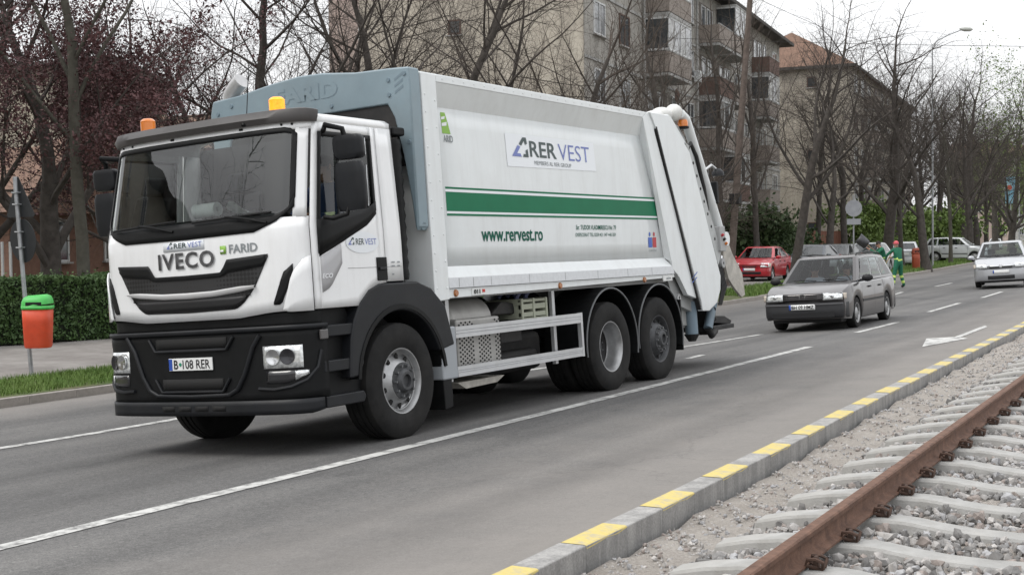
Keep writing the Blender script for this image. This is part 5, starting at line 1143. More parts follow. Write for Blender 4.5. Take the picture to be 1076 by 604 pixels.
# ------------------------------------------------------------------ people
SKIN = mat('skin', (.36, .20, .14), .6); GRN = mat('green_workwear', (.012, .13, .07), .8, var=.15, vscale=12); HIV = mat('hi_vis_band', (.55, .72, .16), .5)
HAIRM = mat('dark_hair', (.02, .015, .012), .8); CAPM = mat('pink_red_cap', (.55, .10, .12), .7); BOOT = mat('dark_boot', (.02, .02, .022), .7)
NAVYW = mat('navy_jacket', (.02, .04, .11), .8); TROU = mat('dark_trousers', (.02, .022, .03), .85)
def person(name, loc, rotz, J, label, cols, bands=(), scale=1., parent=None, group=None):
    """J: joint name -> (x, y, z); x forward, y left. One continuous skinned body coloured by garment."""
    E_ = [('pelvis', 'waist', 'torso'), ('waist', 'chest', 'torso'), ('chest', 'neck', 'torso'), ('neck', 'chin', 'skin'), ('chin', 'crown', 'skin')]
    Rr = dict(pelvis=(.15, .12), waist=(.145, .11), chest=(.165, .125), neck=(.055, .055), chin=(.075, .085), crown=(.07, .08))
    for s in 'LR':
        E_ += [('chest', 'sh'+s, 'torso'), ('sh'+s, 'el'+s, 'arm'), ('el'+s, 'wr'+s, 'arm'), ('wr'+s, 'pa'+s, 'skin'), ('pelvis', 'hip'+s, 'leg'), ('hip'+s, 'kn'+s, 'leg'), ('kn'+s, 'an'+s, 'leg'), ('an'+s, 'to'+s, 'boot')]
        Rr.update({'sh'+s: (.075, .07), 'el'+s: (.052, .05), 'wr'+s: (.036, .034), 'pa'+s: (.034, .022), 'hip'+s: (.105, .105), 'kn'+s: (.075, .075), 'an'+s: (.055, .055), 'to'+s: (.045, .04)})
        w_, e_ = Vector(J['wr'+s]), Vector(J['el'+s]); d = (w_-e_).normalized(); side = d.orthogonal().normalized(); J['pa'+s] = tuple(w_+d*.075)
        for k in range(4):
            b_ = w_+d*.10+side*(.027*(k-1.5)/1.5); m_ = b_+d*(.035+.006*(k in (1, 2)))+d.cross(side)*.012; t_ = m_+d.cross(side)*.03+d*.012
            J['f%d%s' % (k, s)] = tuple(m_); J['g%d%s' % (k, s)] = tuple(t_)
            E_ += [('pa'+s, 'f%d%s' % (k, s), 'skin'), ('f%d%s' % (k, s), 'g%d%s' % (k, s), 'skin')]; Rr['f%d%s' % (k, s)] = (.010, .010); Rr['g%d%s' % (k, s)] = (.008, .008)
        th = w_+d*.05+side*.05; J['th'+s] = tuple(th); E_.append(('pa'+s, 'th'+s, 'skin')); Rr['th'+s] = (.011, .011)
    names = list(Rr); idx = {n: i for i, n in enumerate(names)}
    me = bpy.data.meshes.new('body'); me.from_pydata([J[n] for n in names], [(idx[a], idx[b]) for a, b, _ in E_], [])
    ob = bpy.data.objects.new('body', me); COL.objects.link(ob)
    ob.modifiers.new('skin', 'SKIN').use_smooth_shade = True; sub = ob.modifiers.new('sub', 'SUBSURF'); sub.levels = 2; sub.render_levels = 2
    for i, n in enumerate(names):
        sv = me.skin_vertices[0].data[i]; sv.radius = Rr[n]; sv.use_root = n == 'pelvis'
    dg = bpy.context.evaluated_depsgraph_get(); m2 = bpy.data.meshes.new_from_object(ob.evaluated_get(dg)); bpy.data.objects.remove(ob)
    segs = [(np.array(J[a]), np.array(J[b]), k, a, b) for a, b, k in E_]
    mats = [cols[k] for k in ('torso', 'arm', 'leg', 'skin', 'boot')]+[HIV]; ki = dict(torso=0, arm=1, leg=2, skin=3, boot=4)
    m2.materials.clear()
    for m in mats: m2.materials.append(m)
    C_ = np.zeros(len(m2.polygons)*3); m2.polygons.foreach_get('center', C_); C_ = C_.reshape(-1, 3); best = np.full(len(C_), 1e9); mi = np.zeros(len(C_), np.int32)
    for a, b, k, na, nb in segs:
        ab = b-a; t = np.clip(((C_-a)@ab)/max(1e-9, ab@ab), 0, 1); d = np.linalg.norm(C_-(a+t[:, None]*ab), axis=1)
        up = d < best; best[up] = d[up]; v = np.full(len(C_), ki[k])
        for bn, t0, t1 in bands:
            if bn == (na, nb) or (na[:2], nb[:2]) == bn: v[(t >= t0) & (t <= t1)] = 5
        mi[up] = v[up]
    m2.polygons.foreach_set('material_index', mi); m2.polygons.foreach_set('use_smooth', [True]*len(m2.polygons)); m2.name = 'body'
    root = empty(name, loc, (0, 0, rotz), parent); root.scale = (scale,)*3
    if label: tag(root, label, 'person', group)
    body = mesh_obj('body', m2, None, root)
    c, n = Vector(J['crown']), Vector(J['chin']); up = (c-n).normalized(); fw = Vector((1, 0, 0)); fw = (fw-up*fw.dot(up)).normalized(); sd_ = up.cross(fw)
    hc = (c+n)/2+up*.02
    def hp(f, s, u): return hc+fw*f+sd_*s+up*u
    MB().sphere(hp(.0, 0, -.0), .001, .001, .001, 4, 3)
    MB().add([hp(.085, -.012, -.03), hp(.085, .012, -.03), hp(.108, 0, -.035), hp(.085, 0, .015)], [(0, 1, 2), (0, 2, 3), (1, 3, 2), (0, 3, 1)]).build('nose', SKIN, body)
    for s in (-1, 1):
        MB().sphere(hp(.078, s*.032, .012), .012, .014, .009, 8, 5).build('eye', mat('eye_dark', (.03, .02, .02), .3), body); MB().sphere(hp(.0, s*.085, -.01), .02, .012, .032, 8, 6).build('ear', SKIN, body)
    MB().sphere(hp(.076, 0, -.062), .012, .026, .006, 8, 5).build('mouth', mat('lips', (.28, .09, .08), .6), body)
    rr = []
    for i in range(6):
        t = i/5*1.75; rr.append([hp(-.012+.102*math.sin(t)*math.cos(2*PI*k/16), .094*math.sin(t)*math.sin(2*PI*k/16), .015+.108*math.cos(t)) for k in range(16)])
    MB().grid(rr, True).build('cap' if cols.get('cap') else 'hair', cols.get('cap') or HAIRM, root, smooth=60)
    if cols.get('cap'): MB().add([hp(.07, -.07, .04), hp(.07, .07, .04), hp(.15, .05, .03), hp(.15, -.05, .03)], [(0, 1, 2, 3)]).build('cap_peak', cols['cap'], root, solid=.006)
    return root
def stand(lean=0., legs=.16, **k):
    J = dict(pelvis=(0, 0, .95), waist=(.03*lean, 0, 1.10), chest=(.22*lean, 0, 1.36-.05*lean), neck=(.34*lean, 0, 1.50-.1*lean), chin=(.40*lean+.02, 0, 1.57-.12*lean), crown=(.44*lean+.01, 0, 1.68-.13*lean))
    for s, q in (('L', 1), ('R', -1)):
        J.update({'sh'+s: (.24*lean, q*.19, 1.42-.06*lean), 'hip'+s: (0, q*.10, .90), 'kn'+s: (.04, q*(.10+legs*.4), .49), 'an'+s: (-.02, q*(.10+legs), .09), 'to'+s: (.13, q*(.12+legs), .04)})
    J.update({'elL': (.25+.1*lean, .30, 1.2), 'wrL': (.42+.1*lean, .18, 1.05), 'elR': (.22+.1*lean, -.30, 1.18), 'wrR': (.40+.1*lean, -.12, 1.12)})
    J.update(k); return J
WC = dict(torso=GRN, arm=GRN, leg=GRN, skin=SKIN, boot=BOOT)
BD = [(('pelvis', 'waist'), .2, .8), (('kn', 'an'), .1, .3), (('kn', 'an'), .55, .8)]
q = on_ground(944, 302.5); q.z = zg(q.x, q.y)
LOOKL = CYAW+PI            # facing the picture's left
person('person', q, LOOKL-1.05, stand(.25, .17), 'worker in green overalls and pink cap standing with legs apart on the road', dict(WC, cap=CAPM), BD, .99)
w2 = q
q = on_ground(929, 300.0); q.z = zg(q.x, q.y)
J1 = stand(.5, .12, elL=(.35, .28, 1.25), wrL=(.58, .15, 1.38), elR=(.30, -.28, 1.2), wrR=(.42, -.10, 1.2))
person('person', q, LOOKL, J1, 'worker in green overalls lifting a grey scoop shovel behind the estate car', WC, BD, 1.0)
def shovel(name, a, b, label, wd=.42, ln=.45):
    a, b = Vector(a), Vector(b); d = (b-a).normalized(); root = tag(empty(name, a), label, 'shovel')
    MB().tube([(0, 0, 0), b-a], .018, 8).build('handle', mat('shovel_wood', (.30, .2, .11), .7, var=.2), root, smooth=50)
    sd_ = Vector((RT.x, RT.y, RT.z)); sd_ = (sd_-d*sd_.dot(d)).normalized(); n_ = d.cross(sd_); rr = []
    for i in range(6):
        t = i/5; rr.append([b-a+d*(ln*t)+sd_*(wd/2*k*(1-.15*(1-t)))+n_*(.12*abs(k)**2-.05*math.sin(PI*t)) for k in np.linspace(-1, 1, 9)])
    MB().grid(rr).build('blade', mat('shovel_steel', (.07, .07, .075), .45, .5, var=.3, vscale=8), root, smooth=60, solid=.006)
dl = -Vector((RT.x, RT.y, 0)).normalized()
shovel('scoop_shovel', q+dl*.1+Vector((0, 0, 1.12)), q+dl*.62+Vector((0, 0, 1.55)), 'grey scoop shovel raised by the worker behind the estate car')
shovel('hand_shovel', w2+dl*.2+Vector((0, 0, 1.35)), w2+dl*.75+Vector((0, 0, .35)), 'long handled shovel held by the worker in the pink cap', .24, .3)
# driver, seated behind the wheel of the refuse truck
Jd = dict(pelvis=(.18, .62, 1.86), waist=(.15, .62, 2.0), chest=(.15, .62, 2.24), neck=(.17, .62, 2.40), chin=(.20, .62, 2.47), crown=(.20, .62, 2.59))
for s, y in (('L', 1), ('R', -1)): Jd.update({'sh'+s: (.16, .62+y*.19, 2.32), 'el'+s: (.36, .62+y*.28, 2.06), 'wr'+s: (.62, .62+y*.18, 2.06), 'hip'+s: (.24, .62+y*.10, 1.86), 'kn'+s: (.66, .62+y*.14, 1.90), 'an'+s: (.86, .62+y*.12, 1.47), 'to'+s: (1.0, .62+y*.12, 1.42)})
def to_world(v): return T.matrix_basis @ Vector(v)
T.matrix_basis
drv = person('person', TROOT, 0, Jd, 'driver in navy jacket with green hi-vis bands at the refuse truck wheel', dict(torso=NAVYW, arm=NAVYW, leg=TROU, skin=SKIN, boot=BOOT), [(('el', 'wr'), .2, .55), (('waist', 'chest'), .3, .6)])
drv.rotation_euler = (TROLL, 0, -PI/2)
def loose(name, mb, m, label, cat):
    o = mb.build(name, m, None, smooth=50); o.location = TROOT; o.rotation_euler = (TROLL, 0, -PI/2); return tag(o, label, cat)
PAPER = mat('white_paper', (.78, .80, .80), .8)
loose('paper_roll', MB().lathe([(.02, -.13), (.062, -.13), (.062, .13), (.02, .13)], (1.21, .10, 2.172), 'y', 20, True), PAPER, 'white roll of paper towel lying on the truck dashboard', 'paper roll')
mb = MB(); mb.grid([[(1.10+.09*math.sin(i*.9)*.3+j*.05, .36+i*.06, 2.115+.02*math.sin(i*1.1)*j+.018*j) for j in range(4)] for i in range(6)]); loose('paper_sheets', mb, PAPER, 'loose white papers lying on the truck dashboard', 'papers')
# driver and passenger of the grey estate (upper bodies behind the glass, seated)
def seated(x, y, zs):
    J = dict(pelvis=(x, y, zs), waist=(x-.03, y, zs+.13), chest=(x-.06, y, zs+.36), neck=(x-.06, y, zs+.50), chin=(x-.03, y, zs+.57), crown=(x-.03, y, zs+.69))
    for s, q in (('L', 1), ('R', -1)): J.update({'sh'+s: (x-.05, y+q*.18, zs+.43), 'el'+s: (x+.16, y+q*.24, zs+.2), 'wr'+s: (x+.36, y+q*.14, zs+.24), 'hip'+s: (x+.06, y+q*.09, zs), 'kn'+s: (x+.45, y+q*.12, zs+.07), 'an'+s: (x+.62, y+q*.10, zs-.22), 'to'+s: (x+.70, y+q*.10, zs-.24)})
    return J
GREYJ = mat('pale_shirt', (.34, .36, .42), .8)
for y_, lab in ((.36, 'driver in pale shirt at the wheel of the grey estate car'), (-.36, 'front passenger in pale shirt inside the grey estate car')):
    o = person('person', pas.location, 0, seated(.12, y_, .60), lab, dict(torso=GREYJ, arm=GREYJ, leg=TROU, skin=SKIN, boot=BOOT), scale=1.)
    o.rotation_euler = pas.rotation_euler; o.scale = (.93,)*3
# ------------------------------------------------------------------ street furniture
GALV = mat('galvanised', (.32, .33, .34), .5, .5, var=.15, vscale=10); SBACK = mat('sign_back_dark', (.012, .014, .016), .55, var=.2); SBACK2 = mat('sign_back_grey', (.30, .31, .33), .5, .3, var=.1)
b = on_ground(33, 392); dep = (b-Vector((0, 0, CH))).dot(FW); t = PD(15.5, 186, dep)
sp_ = tag(empty('road_sign', b), 'leaning grey post carrying the dark backs of a triangular and a round sign', 'road sign')
ax_ = (t-b)
MB().tube([(0, 0, -.2)]+[ax_*k for k in (0, .5, 1)], .032, 10).build('post', GALV, sp_, smooth=50)
def sign_disc(parent, c, pts, m, off, nm):
    xa = Vector((1, -.1, 0)).normalized(); ua = ax_.normalized()
    nrm = xa.cross(ua)
    MB().add([c+xa*a+ua*b_+nrm*off for a, b_ in pts]+[c+xa*a+ua*b_+nrm*(off+.006) for a, b_ in pts], [tuple(range(len(pts))), tuple(range(2*len(pts)-1, len(pts)-1, -1))]+[(i, (i+1) % len(pts), (i+1) % len(pts)+len(pts), i+len(pts)) for i in range(len(pts))]).build(nm, m, parent)
tri = [(-.33, -.28), (.33, -.28), (.36, -.25), (.02, .33), (-.02, .33), (-.36, -.25)]
sign_disc(sp_, ax_*.89, tri, SBACK, -.05, 'triangle_plate'); sign_disc(sp_, ax_*.675, [(.33*math.cos(2*PI*i/32), .33*math.sin(2*PI*i/32)) for i in range(32)], SBACK, -.05, 'round_plate')
for k in (.86, .92, .64, .72): MB().tube([ax_*k+Vector((-.05, -.04, 0)), ax_*k+Vector((.05, -.04, 0)), ax_*k+Vector((.05, .05, 0)), ax_*k+Vector((-.05, .05, 0))], .012, 5, closed=True).build('clamp', GALV, sp_)
sign_disc(sp_, ax_*.84+Vector((.14, 0, .0)), [(-.03, -.03), (.03, -.03), (.03, .03), (-.03, .03)], PLATE, .004-.062, 'sticker'); sign_disc(sp_, ax_*.66+Vector((.17, 0, 0)), [(-.035, -.03), (.035, -.03), (.035, .03), (-.035, .03)], PLATE, .004-.062, 'sticker')
# litter bin on that post
def litter_bin(loc, body, lid, label, h=.72, w_=.2, d_=.17):
    r_ = tag(empty('litter_bin', loc, (0, 0, CYAW)), label, 'litter bin'); rows = []
    def ring(k, z): return [(w_*k*math.copysign(abs(math.cos(a))**.6, math.cos(a)), d_*k*math.copysign(abs(math.sin(a))**.6, math.sin(a)), z) for a in [2*PI*i/28 for i in range(28)]]
    rows = [ring(.2, 0), ring(.84, .0), ring(.90, .03), ring(.97, h*.5), ring(1, h*.74)]
    mb = MB().grid(rows, True); mb.build('container', body, r_, smooth=40, solid=.01)
    mb = MB().grid([ring(1.04, h*.73), ring(1.06, h*.76), ring(1.05, h*.80)], True); mb.build('rim', lid, r_, smooth=40, solid=.012)
    rows = [[(x*k, y*k, z) for x, y, z in ring(1.02, 0)] for k, z in ()]
    lidm = MB(); rr = []
    for k, z in ((1.03, h*.80), (1.0, h*.88), (.88, h*.95), (.6, h*.99), (.05, h*1.0)):
        rr.append([(x, y+.02*(1-k), z+max(0, (x/w_))*.03) for x, y, _ in ring(k, 0)])
    lidm.grid(rr, True).build('lid', lid, r_, smooth=50)
    MB().box(-w_*.55, w_*.55, -d_*1.02, -d_*.9, h*.80, h*.87).build('slot', DARKOP, r_)
    MB().box(-.05, .05, d_*.9, d_+.06, h*.3, h*.7).build('bracket', CTRIM, r_)
    return r_
lb = PD(40.5, 365, dep-.2)
litter_bin(lb, mat('orange_bin', (.62, .066, .02), .5, var=.12, dirt=.2), mat('green_lid', (.07, .46, .09), .45, var=.08), 'orange litter bin with bright green lid hung on the leaning sign post', .78, .21, .18)
q = on_ground(962.5, 283)
litter_bin((q.x, q.y, zg(q.x, q.y)), mat('rust_bin', (.36, .07, .03), .55), mat('rust_lid', (.30, .06, .03), .55), 'rust orange litter bin beside the forked tree behind the workers', 1.15, .21, .19)
# round sign seen from behind among the parked cars
q = on_ground(897, 291); dq = (q-Vector((0, 0, CH))).dot(FW)
rs = tag(empty('round_road_sign', q), 'round grey road sign seen from behind above the parked cars', 'road sign'); hh = PD(897, 205, dq).z-q.z
MB().cyl((0, 0, 0), (0, 0, hh), .035, n=10).build('post', GALV, rs, smooth=50)
def face_cam(pts, z, off=0): return [Vector((RT.x*a, RT.y*a, z+b_))-Vector((FW.x, FW.y, 0))*off for a, b_ in pts]
for nm, pts, z in (('round_plate', [(.37*math.cos(2*PI*i/28), .37*math.sin(2*PI*i/28)) for i in range(28)], PD(897, 219, dq).z-q.z), ('small_plate', [(-.31, -.13), (.31, -.13), (.31, .13), (-.31, .13)], PD(897, 233, dq).z-q.z)):
    MB().add(face_cam(pts, z, .05), [tuple(range(len(pts)))]).build(nm, SBACK2, rs, solid=.012)
# lamp posts
def lamp_post(px, py, top, arm, label, r=.07, depth=None):
    q = on_ground(px, py) if depth is None else PD(px, py, depth); q.z = zg(q.x, q.y)
    dq = (q-Vector((0, 0, CH))).dot(FW); hh = PD(px, top, dq).z-q.z
    o = tag(empty('street_lamp', q), label, 'street lamp')
    MB().tube([(0, 0, 0), (0, 0, hh*.5), (0, 0, hh)], [r, r*.8, r*.6], 10).build('pole', GALV, o, smooth=50)
    if arm:
        e = PD(arm[0], arm[1], dq)-q; m_ = Vector((e.x*.25, e.y*.25, hh+(e.z-hh)*.55))
        MB().tube([(0, 0, hh-.4), (0, 0, hh-.05), (e.x*.12, e.y*.12, lerp(hh, e.z, .2)+.1), (e.x*.5, e.y*.5, lerp(hh, e.z, .55)+.1), e], r*.5, 8).build('arm', GALV, o, smooth=50)
        d = Vector((e.x, e.y, 0)).normalized(); 
        mb = MB(); mb.tube([e-d*.2, e+d*.1, e+d*.45, e+d*.6], [.06, .13, .12, .04], 10); mb.build('lamp_head', mat('lamp_cover', (.42, .43, .40), .4), o, smooth=50)
lamp_post(980, 281, 50.5, (1012, 31), 'tall street lamp with arm reaching right above the trees', .06)
lamp_post(1071, 262, 165, None, 'slim pale pole at the right edge far behind the silver hatchback', .10)
# wooden utility pole behind the truck's tail, and wires
q = on_ground(766, 300); dq = (q-Vector((0, 0, CH))).dot(FW); tp_ = PD(790, -25, dq)
up_ = tag(empty('utility_pole', q), 'tall brown utility pole rising behind the tail of the truck', 'utility pole')
ax2 = tp_-q
MB().tube([(0, 0, -.3), ax2*.5, ax2], [.15, .13, .10], 12).build('pole', mat('weathered_wood', (.085, .066, .055), .9, col2=(.14, .11, .095), vscale=6, bump=.5, bscale=30), up_, smooth=60)
MB().prism([(-.9, -.06), (.9, -.06), (.9, .06), (-.9, .06)], -.06, .06, 'y').build('crossarm', MATS['weathered_wood'], up_).location = ax2*.965
for k in (-.8, .8): MB().lathe([(.02, 0), (.05, .02), (.03, .06), (.05, .1), (.001, .12)], (0, 0, 0), 'z', 10).build('insulator', PLATE, up_).location = ax2*.965+Vector((k, 0, .06))
MB().box(-.2, .2, -.15, .15, -.2, .2).build('meter_box', CTRIM, up_, bevel=.02).location = ax2*.28
WIRE = mat('black_wire', (.02, .02, .02), .6)
def wire(a, b, sag, label, r=.012):
    pts = [a.lerp(b, i/24)-Vector((0, 0, sag*4*(i/24)*(1-i/24))) for i in range(25)]
    tag(MB().tube(pts, r, 4).build('overhead_wire', WIRE), label, 'wire')
wire(PD(700, 40, 62), PD(1250, 50, 45), .1, 'thin overhead wire crossing the pale sky from the roof to the right', .012)
wire(tp_-Vector((.6, 0, .4)), PD(1010, 60, 95), .8, 'sagging wire from the utility pole towards the tall street lamp', .011)
# blue hanging sign and red roundel far down the street
q = on_ground(1062, 263); dq = (q-Vector((0, 0, CH))).dot(FW)
bs = tag(empty('blue_sign', q), 'blue hanging street banner with red round sign far down the road', 'street sign'); z0 = PD(1062, 214, dq).z-q.z; z1 = PD(1062, 186, dq).z-q.z
MB().cyl((0, 0, 0), (0, 0, z1+.3), .07, n=8).build('pole', GALV, bs)
MB().add(face_cam([(-.75, z0), (.75, z0), (.75, z1), (-.75, z1)], 0, .1), [(0, 1, 2, 3)]).build('banner', mat('banner_blue', (.12, .33, .48), .6, col2=(.32, .5, .58), vscale=2), bs, solid=.03)
MB().add(face_cam([(.3*math.cos(2*PI*i/20)-.2, lerp(z0, z1, .6)+.3*math.sin(2*PI*i/20)) for i in range(20)], 0, .2), [tuple(range(20))]).build('red_roundel', mat('sign_red', (.5, .09, .06), .5), bs, solid=.02)
# ------------------------------------------------------------------ buildings (local: x along the street front, y into the block, front faces -y)
BEIGE = streaked('beige_weathered', (.40, .36, .30), (.50, .46, .39), (.29, .26, .22), .12, .75, .93, (.42, .66))
PANELC = streaked('panelc_weathered', (.33, .315, .285), (.45, .43, .395), (.21, .20, .18), .12, .75, .93, (.42, .66))
PINK = streaked('pink_weathered', (.36, .27, .24), (.46, .38, .34), (.25, .21, .19), .12, .75, .93, (.42, .66))
CREAM = streaked('cream_weathered', (.38, .34, .27), (.46, .42, .35), (.26, .24, .20), .12, .75, .93, (.42, .66))
GREYR = mat('grey_render', (.34, .34, .33), .9, col2=(.42, .42, .41), vscale=.8, dirt=.4)
BRICK = mat('brick_face', (.17, .095, .07), .9, col2=(.22, .125, .09), vscale=5, bump=.4, bscale=20)
TILE = mat('roof_tiles', (.14, .085, .06), .9, col2=(.20, .12, .085), vscale=1.5, bump=.7, bscale=9)
DKROOF = mat('dark_roof', (.06, .055, .05), .9, var=.3); WFR = mat('window_white', (.62, .63, .63), .5); WBR = mat('window_brown', (.10, .055, .04), .6)
WGL = mat('window_glass', (.03, .038, .045), .06, spec=.9, coat=.6); WGL2 = mat('curtained_glass', (.28, .28, .27), .15, var=.3, vscale=2, spec=.8)
BALC = mat('balcony_panel', (.26, .22, .19), .9, col2=(.34, .30, .27), vscale=2, dirt=.6); BALR = mat('rusty_balcony', (.13, .08, .065), .9, var=.2)
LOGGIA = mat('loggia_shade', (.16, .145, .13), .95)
def bldg(name, o, ang, label, cat='building'): return tag(empty(name, (o[0], o[1], 0), (0, 0, ang)), label, cat)
WCACHE = {}
def window(parent, face, u, z, w_, h_, L_=0, D_=0, fm=WFR, gm=WGL, sashes=2):
    """window on face: f front (y=0), r left gable (x=0), e right end (x=L)"""
    key = (w_, h_, fm.name, sashes)
    if key not in WCACHE:
        mb = MB(); t = .07
        mb.box(0, w_, -.05, .02, 0, t); mb.box(0, w_, -.05, .02, h_-t, h_); mb.box(0, t, -.05, .02, t, h_-t); mb.box(w_-t, w_, -.05, .02, t, h_-t)
        for i in range(1, sashes): mb.box(w_*i/sashes-t/2, w_*i/sashes+t/2, -.045, .02, t, h_-t)
        fr = mb.mesh('window'); fr.materials.append(fm)
        pn = MB().box(.03, w_-.03, -.018, .02, .03, h_-.03).mesh('pane')
        sl = MB().box(-.08, w_+.08, -.14, .02, -.06, -.003).mesh('sill'); sl.materials.append(GREYR)
        WCACHE[key] = (fr, pn, sl)
    fr, pn, sl = WCACHE[key]
    a = mesh_obj('window', fr, None, parent)
    if face == 'f': a.location = (u, -.012, z)
    elif face == 'r': a.location = (-.012, u, z); a.rotation_euler = (0, 0, -PI/2)
    else: a.location = (L_+.012, u, z); a.rotation_euler = (0, 0, PI/2)
    p = bpy.data.objects.new('pane', pn.copy() if gm is not WGL else pn); COL.objects.link(p); p.parent = a
    if len(p.data.materials) == 0: p.data.materials.append(gm)
    mesh_obj('sill', sl, None, a)
    return a
def balcony(parent, u, z, w_, d_, kind, ph=1.05, dark=BALC):
    b = MB().box(u, u+w_, -d_, 0, z-.14, z).build('balcony', GREYR, parent)
    # parapet slats, each its own panel
    n = max(2, int(w_/.62)); gap = .03
    pm = MB().box(gap/2, w_/n-gap/2, -.05, 0, 0, ph-.1).mesh('parapet_panel'); pm.materials.append(dark)
    sm = MB().box(gap/2, d_-gap/2, -.05, 0, 0, ph-.1).mesh('side_panel'); sm.materials.append(dark)
    for i in range(n): mesh_obj('parapet_panel', pm, None, b).location = (u+i*w_/n, -d_+.05, z+.04)
    for x in (u+.05, u+w_):
        p = mesh_obj('side_panel', sm, None, b); p.location = (x, 0, z+.04); p.rotation_euler = (0, 0, -PI/2)
    MB().box(u-.02, u+w_+.02, -d_-.02, -d_+.08, z+ph-.06, z+ph).build('handrail', GREYR, b)
    if kind == 'glazed':
        top = z+2.62; k = max(2, int(w_/.95))
        fm = MB()
        for zz in (z+ph, top-.1): fm.box(u, u+w_, -d_, -d_+.06, zz, zz+.1); fm.box(u, u+.06, -d_, 0, zz, zz+.1); fm.box(u+w_-.06, u+w_, -d_, 0, zz, zz+.1)
        for i in range(k+1): x = lerp(u, u+w_-.07, i/k); fm.box(x, x+.07, -d_, -d_+.06, z+ph, top)
        fm.build('glazing_frame', WFR, b)
        for i in range(k): MB().box(lerp(u, u+w_, i/k)+.05, lerp(u, u+w_, (i+1)/k)-.03, -d_+.02, -d_+.035, z+ph+.08, top-.08).build('glazing_pane', WGL if i % 2 else WGL2, b)
        MB().box(u+.02, u+.035, -d_+.1, -.05, z+ph+.08, top-.08).build('glazing_pane', WGL, b); MB().box(u-.02, u+w_+.02, -d_-.02, 0, top, top+.1).build('balcony_cover', GREYR, b)
    else:
        MB().box(u+.15, u+w_-.15, -.02, .01, z, z+2.3).build('loggia_shade_sheet', LOGGIA, b)  # dark sheet on the wall, paints the shade behind an open balcony
    return b
# -- long five-storey block behind the truck
O1 = (-25.6, 48.7); A1 = math.atan2(.988, -.157); L1, D1, H1 = 43., 10.4, 15.4
B1 = bldg('apartment_block', O1, A1, 'long beige apartment block with balconies rising behind the truck')
MB().box(0, L1, 0, D1, 0, H1).build('wall', PANELC, B1)
MB().box(-.03, -.003, .02, D1-.02, 0, H1).build('gable_wall', BEIGE, B1)
MB().box(-.02, L1+.02, -.04, -.003, 0, 1.1).build('plinth', GREYR, B1)
mb = MB(); e = .9; mb.add([(-e*.3, -e, H1), (L1+e, -e, H1), (L1+e, D1+e, H1), (-e*.3, D1+e, H1), (4, D1/2, H1+2.2), (L1-4, D1/2, H1+2.2), (-e*.3, -e, H1+.2), (L1+e, -e, H1+.2), (L1+e, D1+e, H1+.2), (-e*.3, D1+e, H1+.2)], [(3, 2, 1, 0), (6, 7, 5, 4), (7, 8, 5), (8, 9, 4, 5), (9, 6, 4), (0, 1, 7, 6), (1, 2, 8, 7), (2, 3, 9, 8), (3, 0, 6, 9)])
mb.build('roof', DKROOF, B1)
st = 2.82; rz = random.Random(5)
for k in range(5):
    z = 1.15+st*k
    for u in (1.2, 4.8): window(B1, 'f', u, z+.85, 1.5, 1.4, fm=rz.choice((WFR, WBR)), gm=rz.choice((WGL, WGL2)))
    MB().box(.02, L1-.02, -.05, -.002, z-.28, z-.16).build('floor_band', GREYR, B1)
    for u in (13.6, 16.6, 28.2, 31.0, 40.2): window(B1, 'f', u, z+.85, 1.5, 1.4, fm=rz.choice((WFR, WFR, WBR)), gm=rz.choice((WGL, WGL2)))
    window(B1, 'f', 37.0, z+.2, .9, 2.1, sashes=1)
    window(B1, 'r', 6.1, z+1.0, .6, .65, sashes=1, fm=WBR)
    if k:
        for u, w_, d_, i in ((8.7, 4.2, 1.25, 0), (19.4, 3.6, 1.15, 1), (23.6, 3.6, 1.15, 2), (33.4, 3.4, 1.15, 3)):
            kind = 'glazed' if (k+i) % 3 == 0 or (k == 4 and i == 0) else 'open'
            balcony(B1, u, z, w_, d_, kind, dark=BALR if (k*3+i) % 5 == 0 else BALC)
            if kind == 'open': window(B1, 'f', u+.5, z+.1, .9, 2.1, sashes=1); window(B1, 'f', u+1.8, z+.85, 1.3, 1.35)
for u in (8.45, 18.6): MB().cyl((u, -.12, 0), (u, -.12, H1), .06, n=8).build('drain_pipe', GREYR, B1)
for u in (20, 34): MB().box(u, u+1.4, -.03, .02, .2, 2.5).build('entrance_door', WBR, B1)
for u, z in ((12.95, 7.2), (17.9, 10.2), (27.4, 4.6)): 
    MB().box(u, u+.45, -.42, -.1, z, z+.6).build('air_conditioner', WFR, B1, bevel=.02)
# satellite dish (rusty red) as on the second stack
MB().lathe([(.001, .0), (.2, .03), (.36, .12), (.37, .13), (.2, .05), (.001, .02)], (13.3, -.5, 9.0), 'y', 18).build('satellite_dish', BALR, B1, smooth=50)
# -- second block with orange hipped roof
q = PD(893, 68, 100); O2 = (q.x, q.y); A2 = A1-.02; L2, D2, H2 = 40., 10.5, q.z
B2 = bldg('hip_roof_building', O2, A2, 'beige building with orange tiled hip roof behind the bare trees')
MB().box(0, L2, 0, D2, 0, H2).build('wall', BEIGE, B2)
mb = MB(); e = .5; z0 = H2; mb.add([(-e, -e, z0), (L2+e, -e, z0), (L2+e, D2+e, z0), (-e, D2+e, z0), (4.6, D2/2, z0+3.4), (L2-4.6, D2/2, z0+3.4)], [(3, 2, 1, 0), (0, 1, 5, 4), (1, 2, 5), (2, 3, 4, 5), (3, 0, 4)]); rf = mb.build('roof', TILE, B2)
MB().box(-e-.03, -e+.03, -e, D2+e, z0-.2, z0+.02).build('eave_board', DKROOF, rf); MB().box(-e, L2+e, -e-.03, -e+.03, z0-.2, z0+.02).build('eave_board', DKROOF, rf)
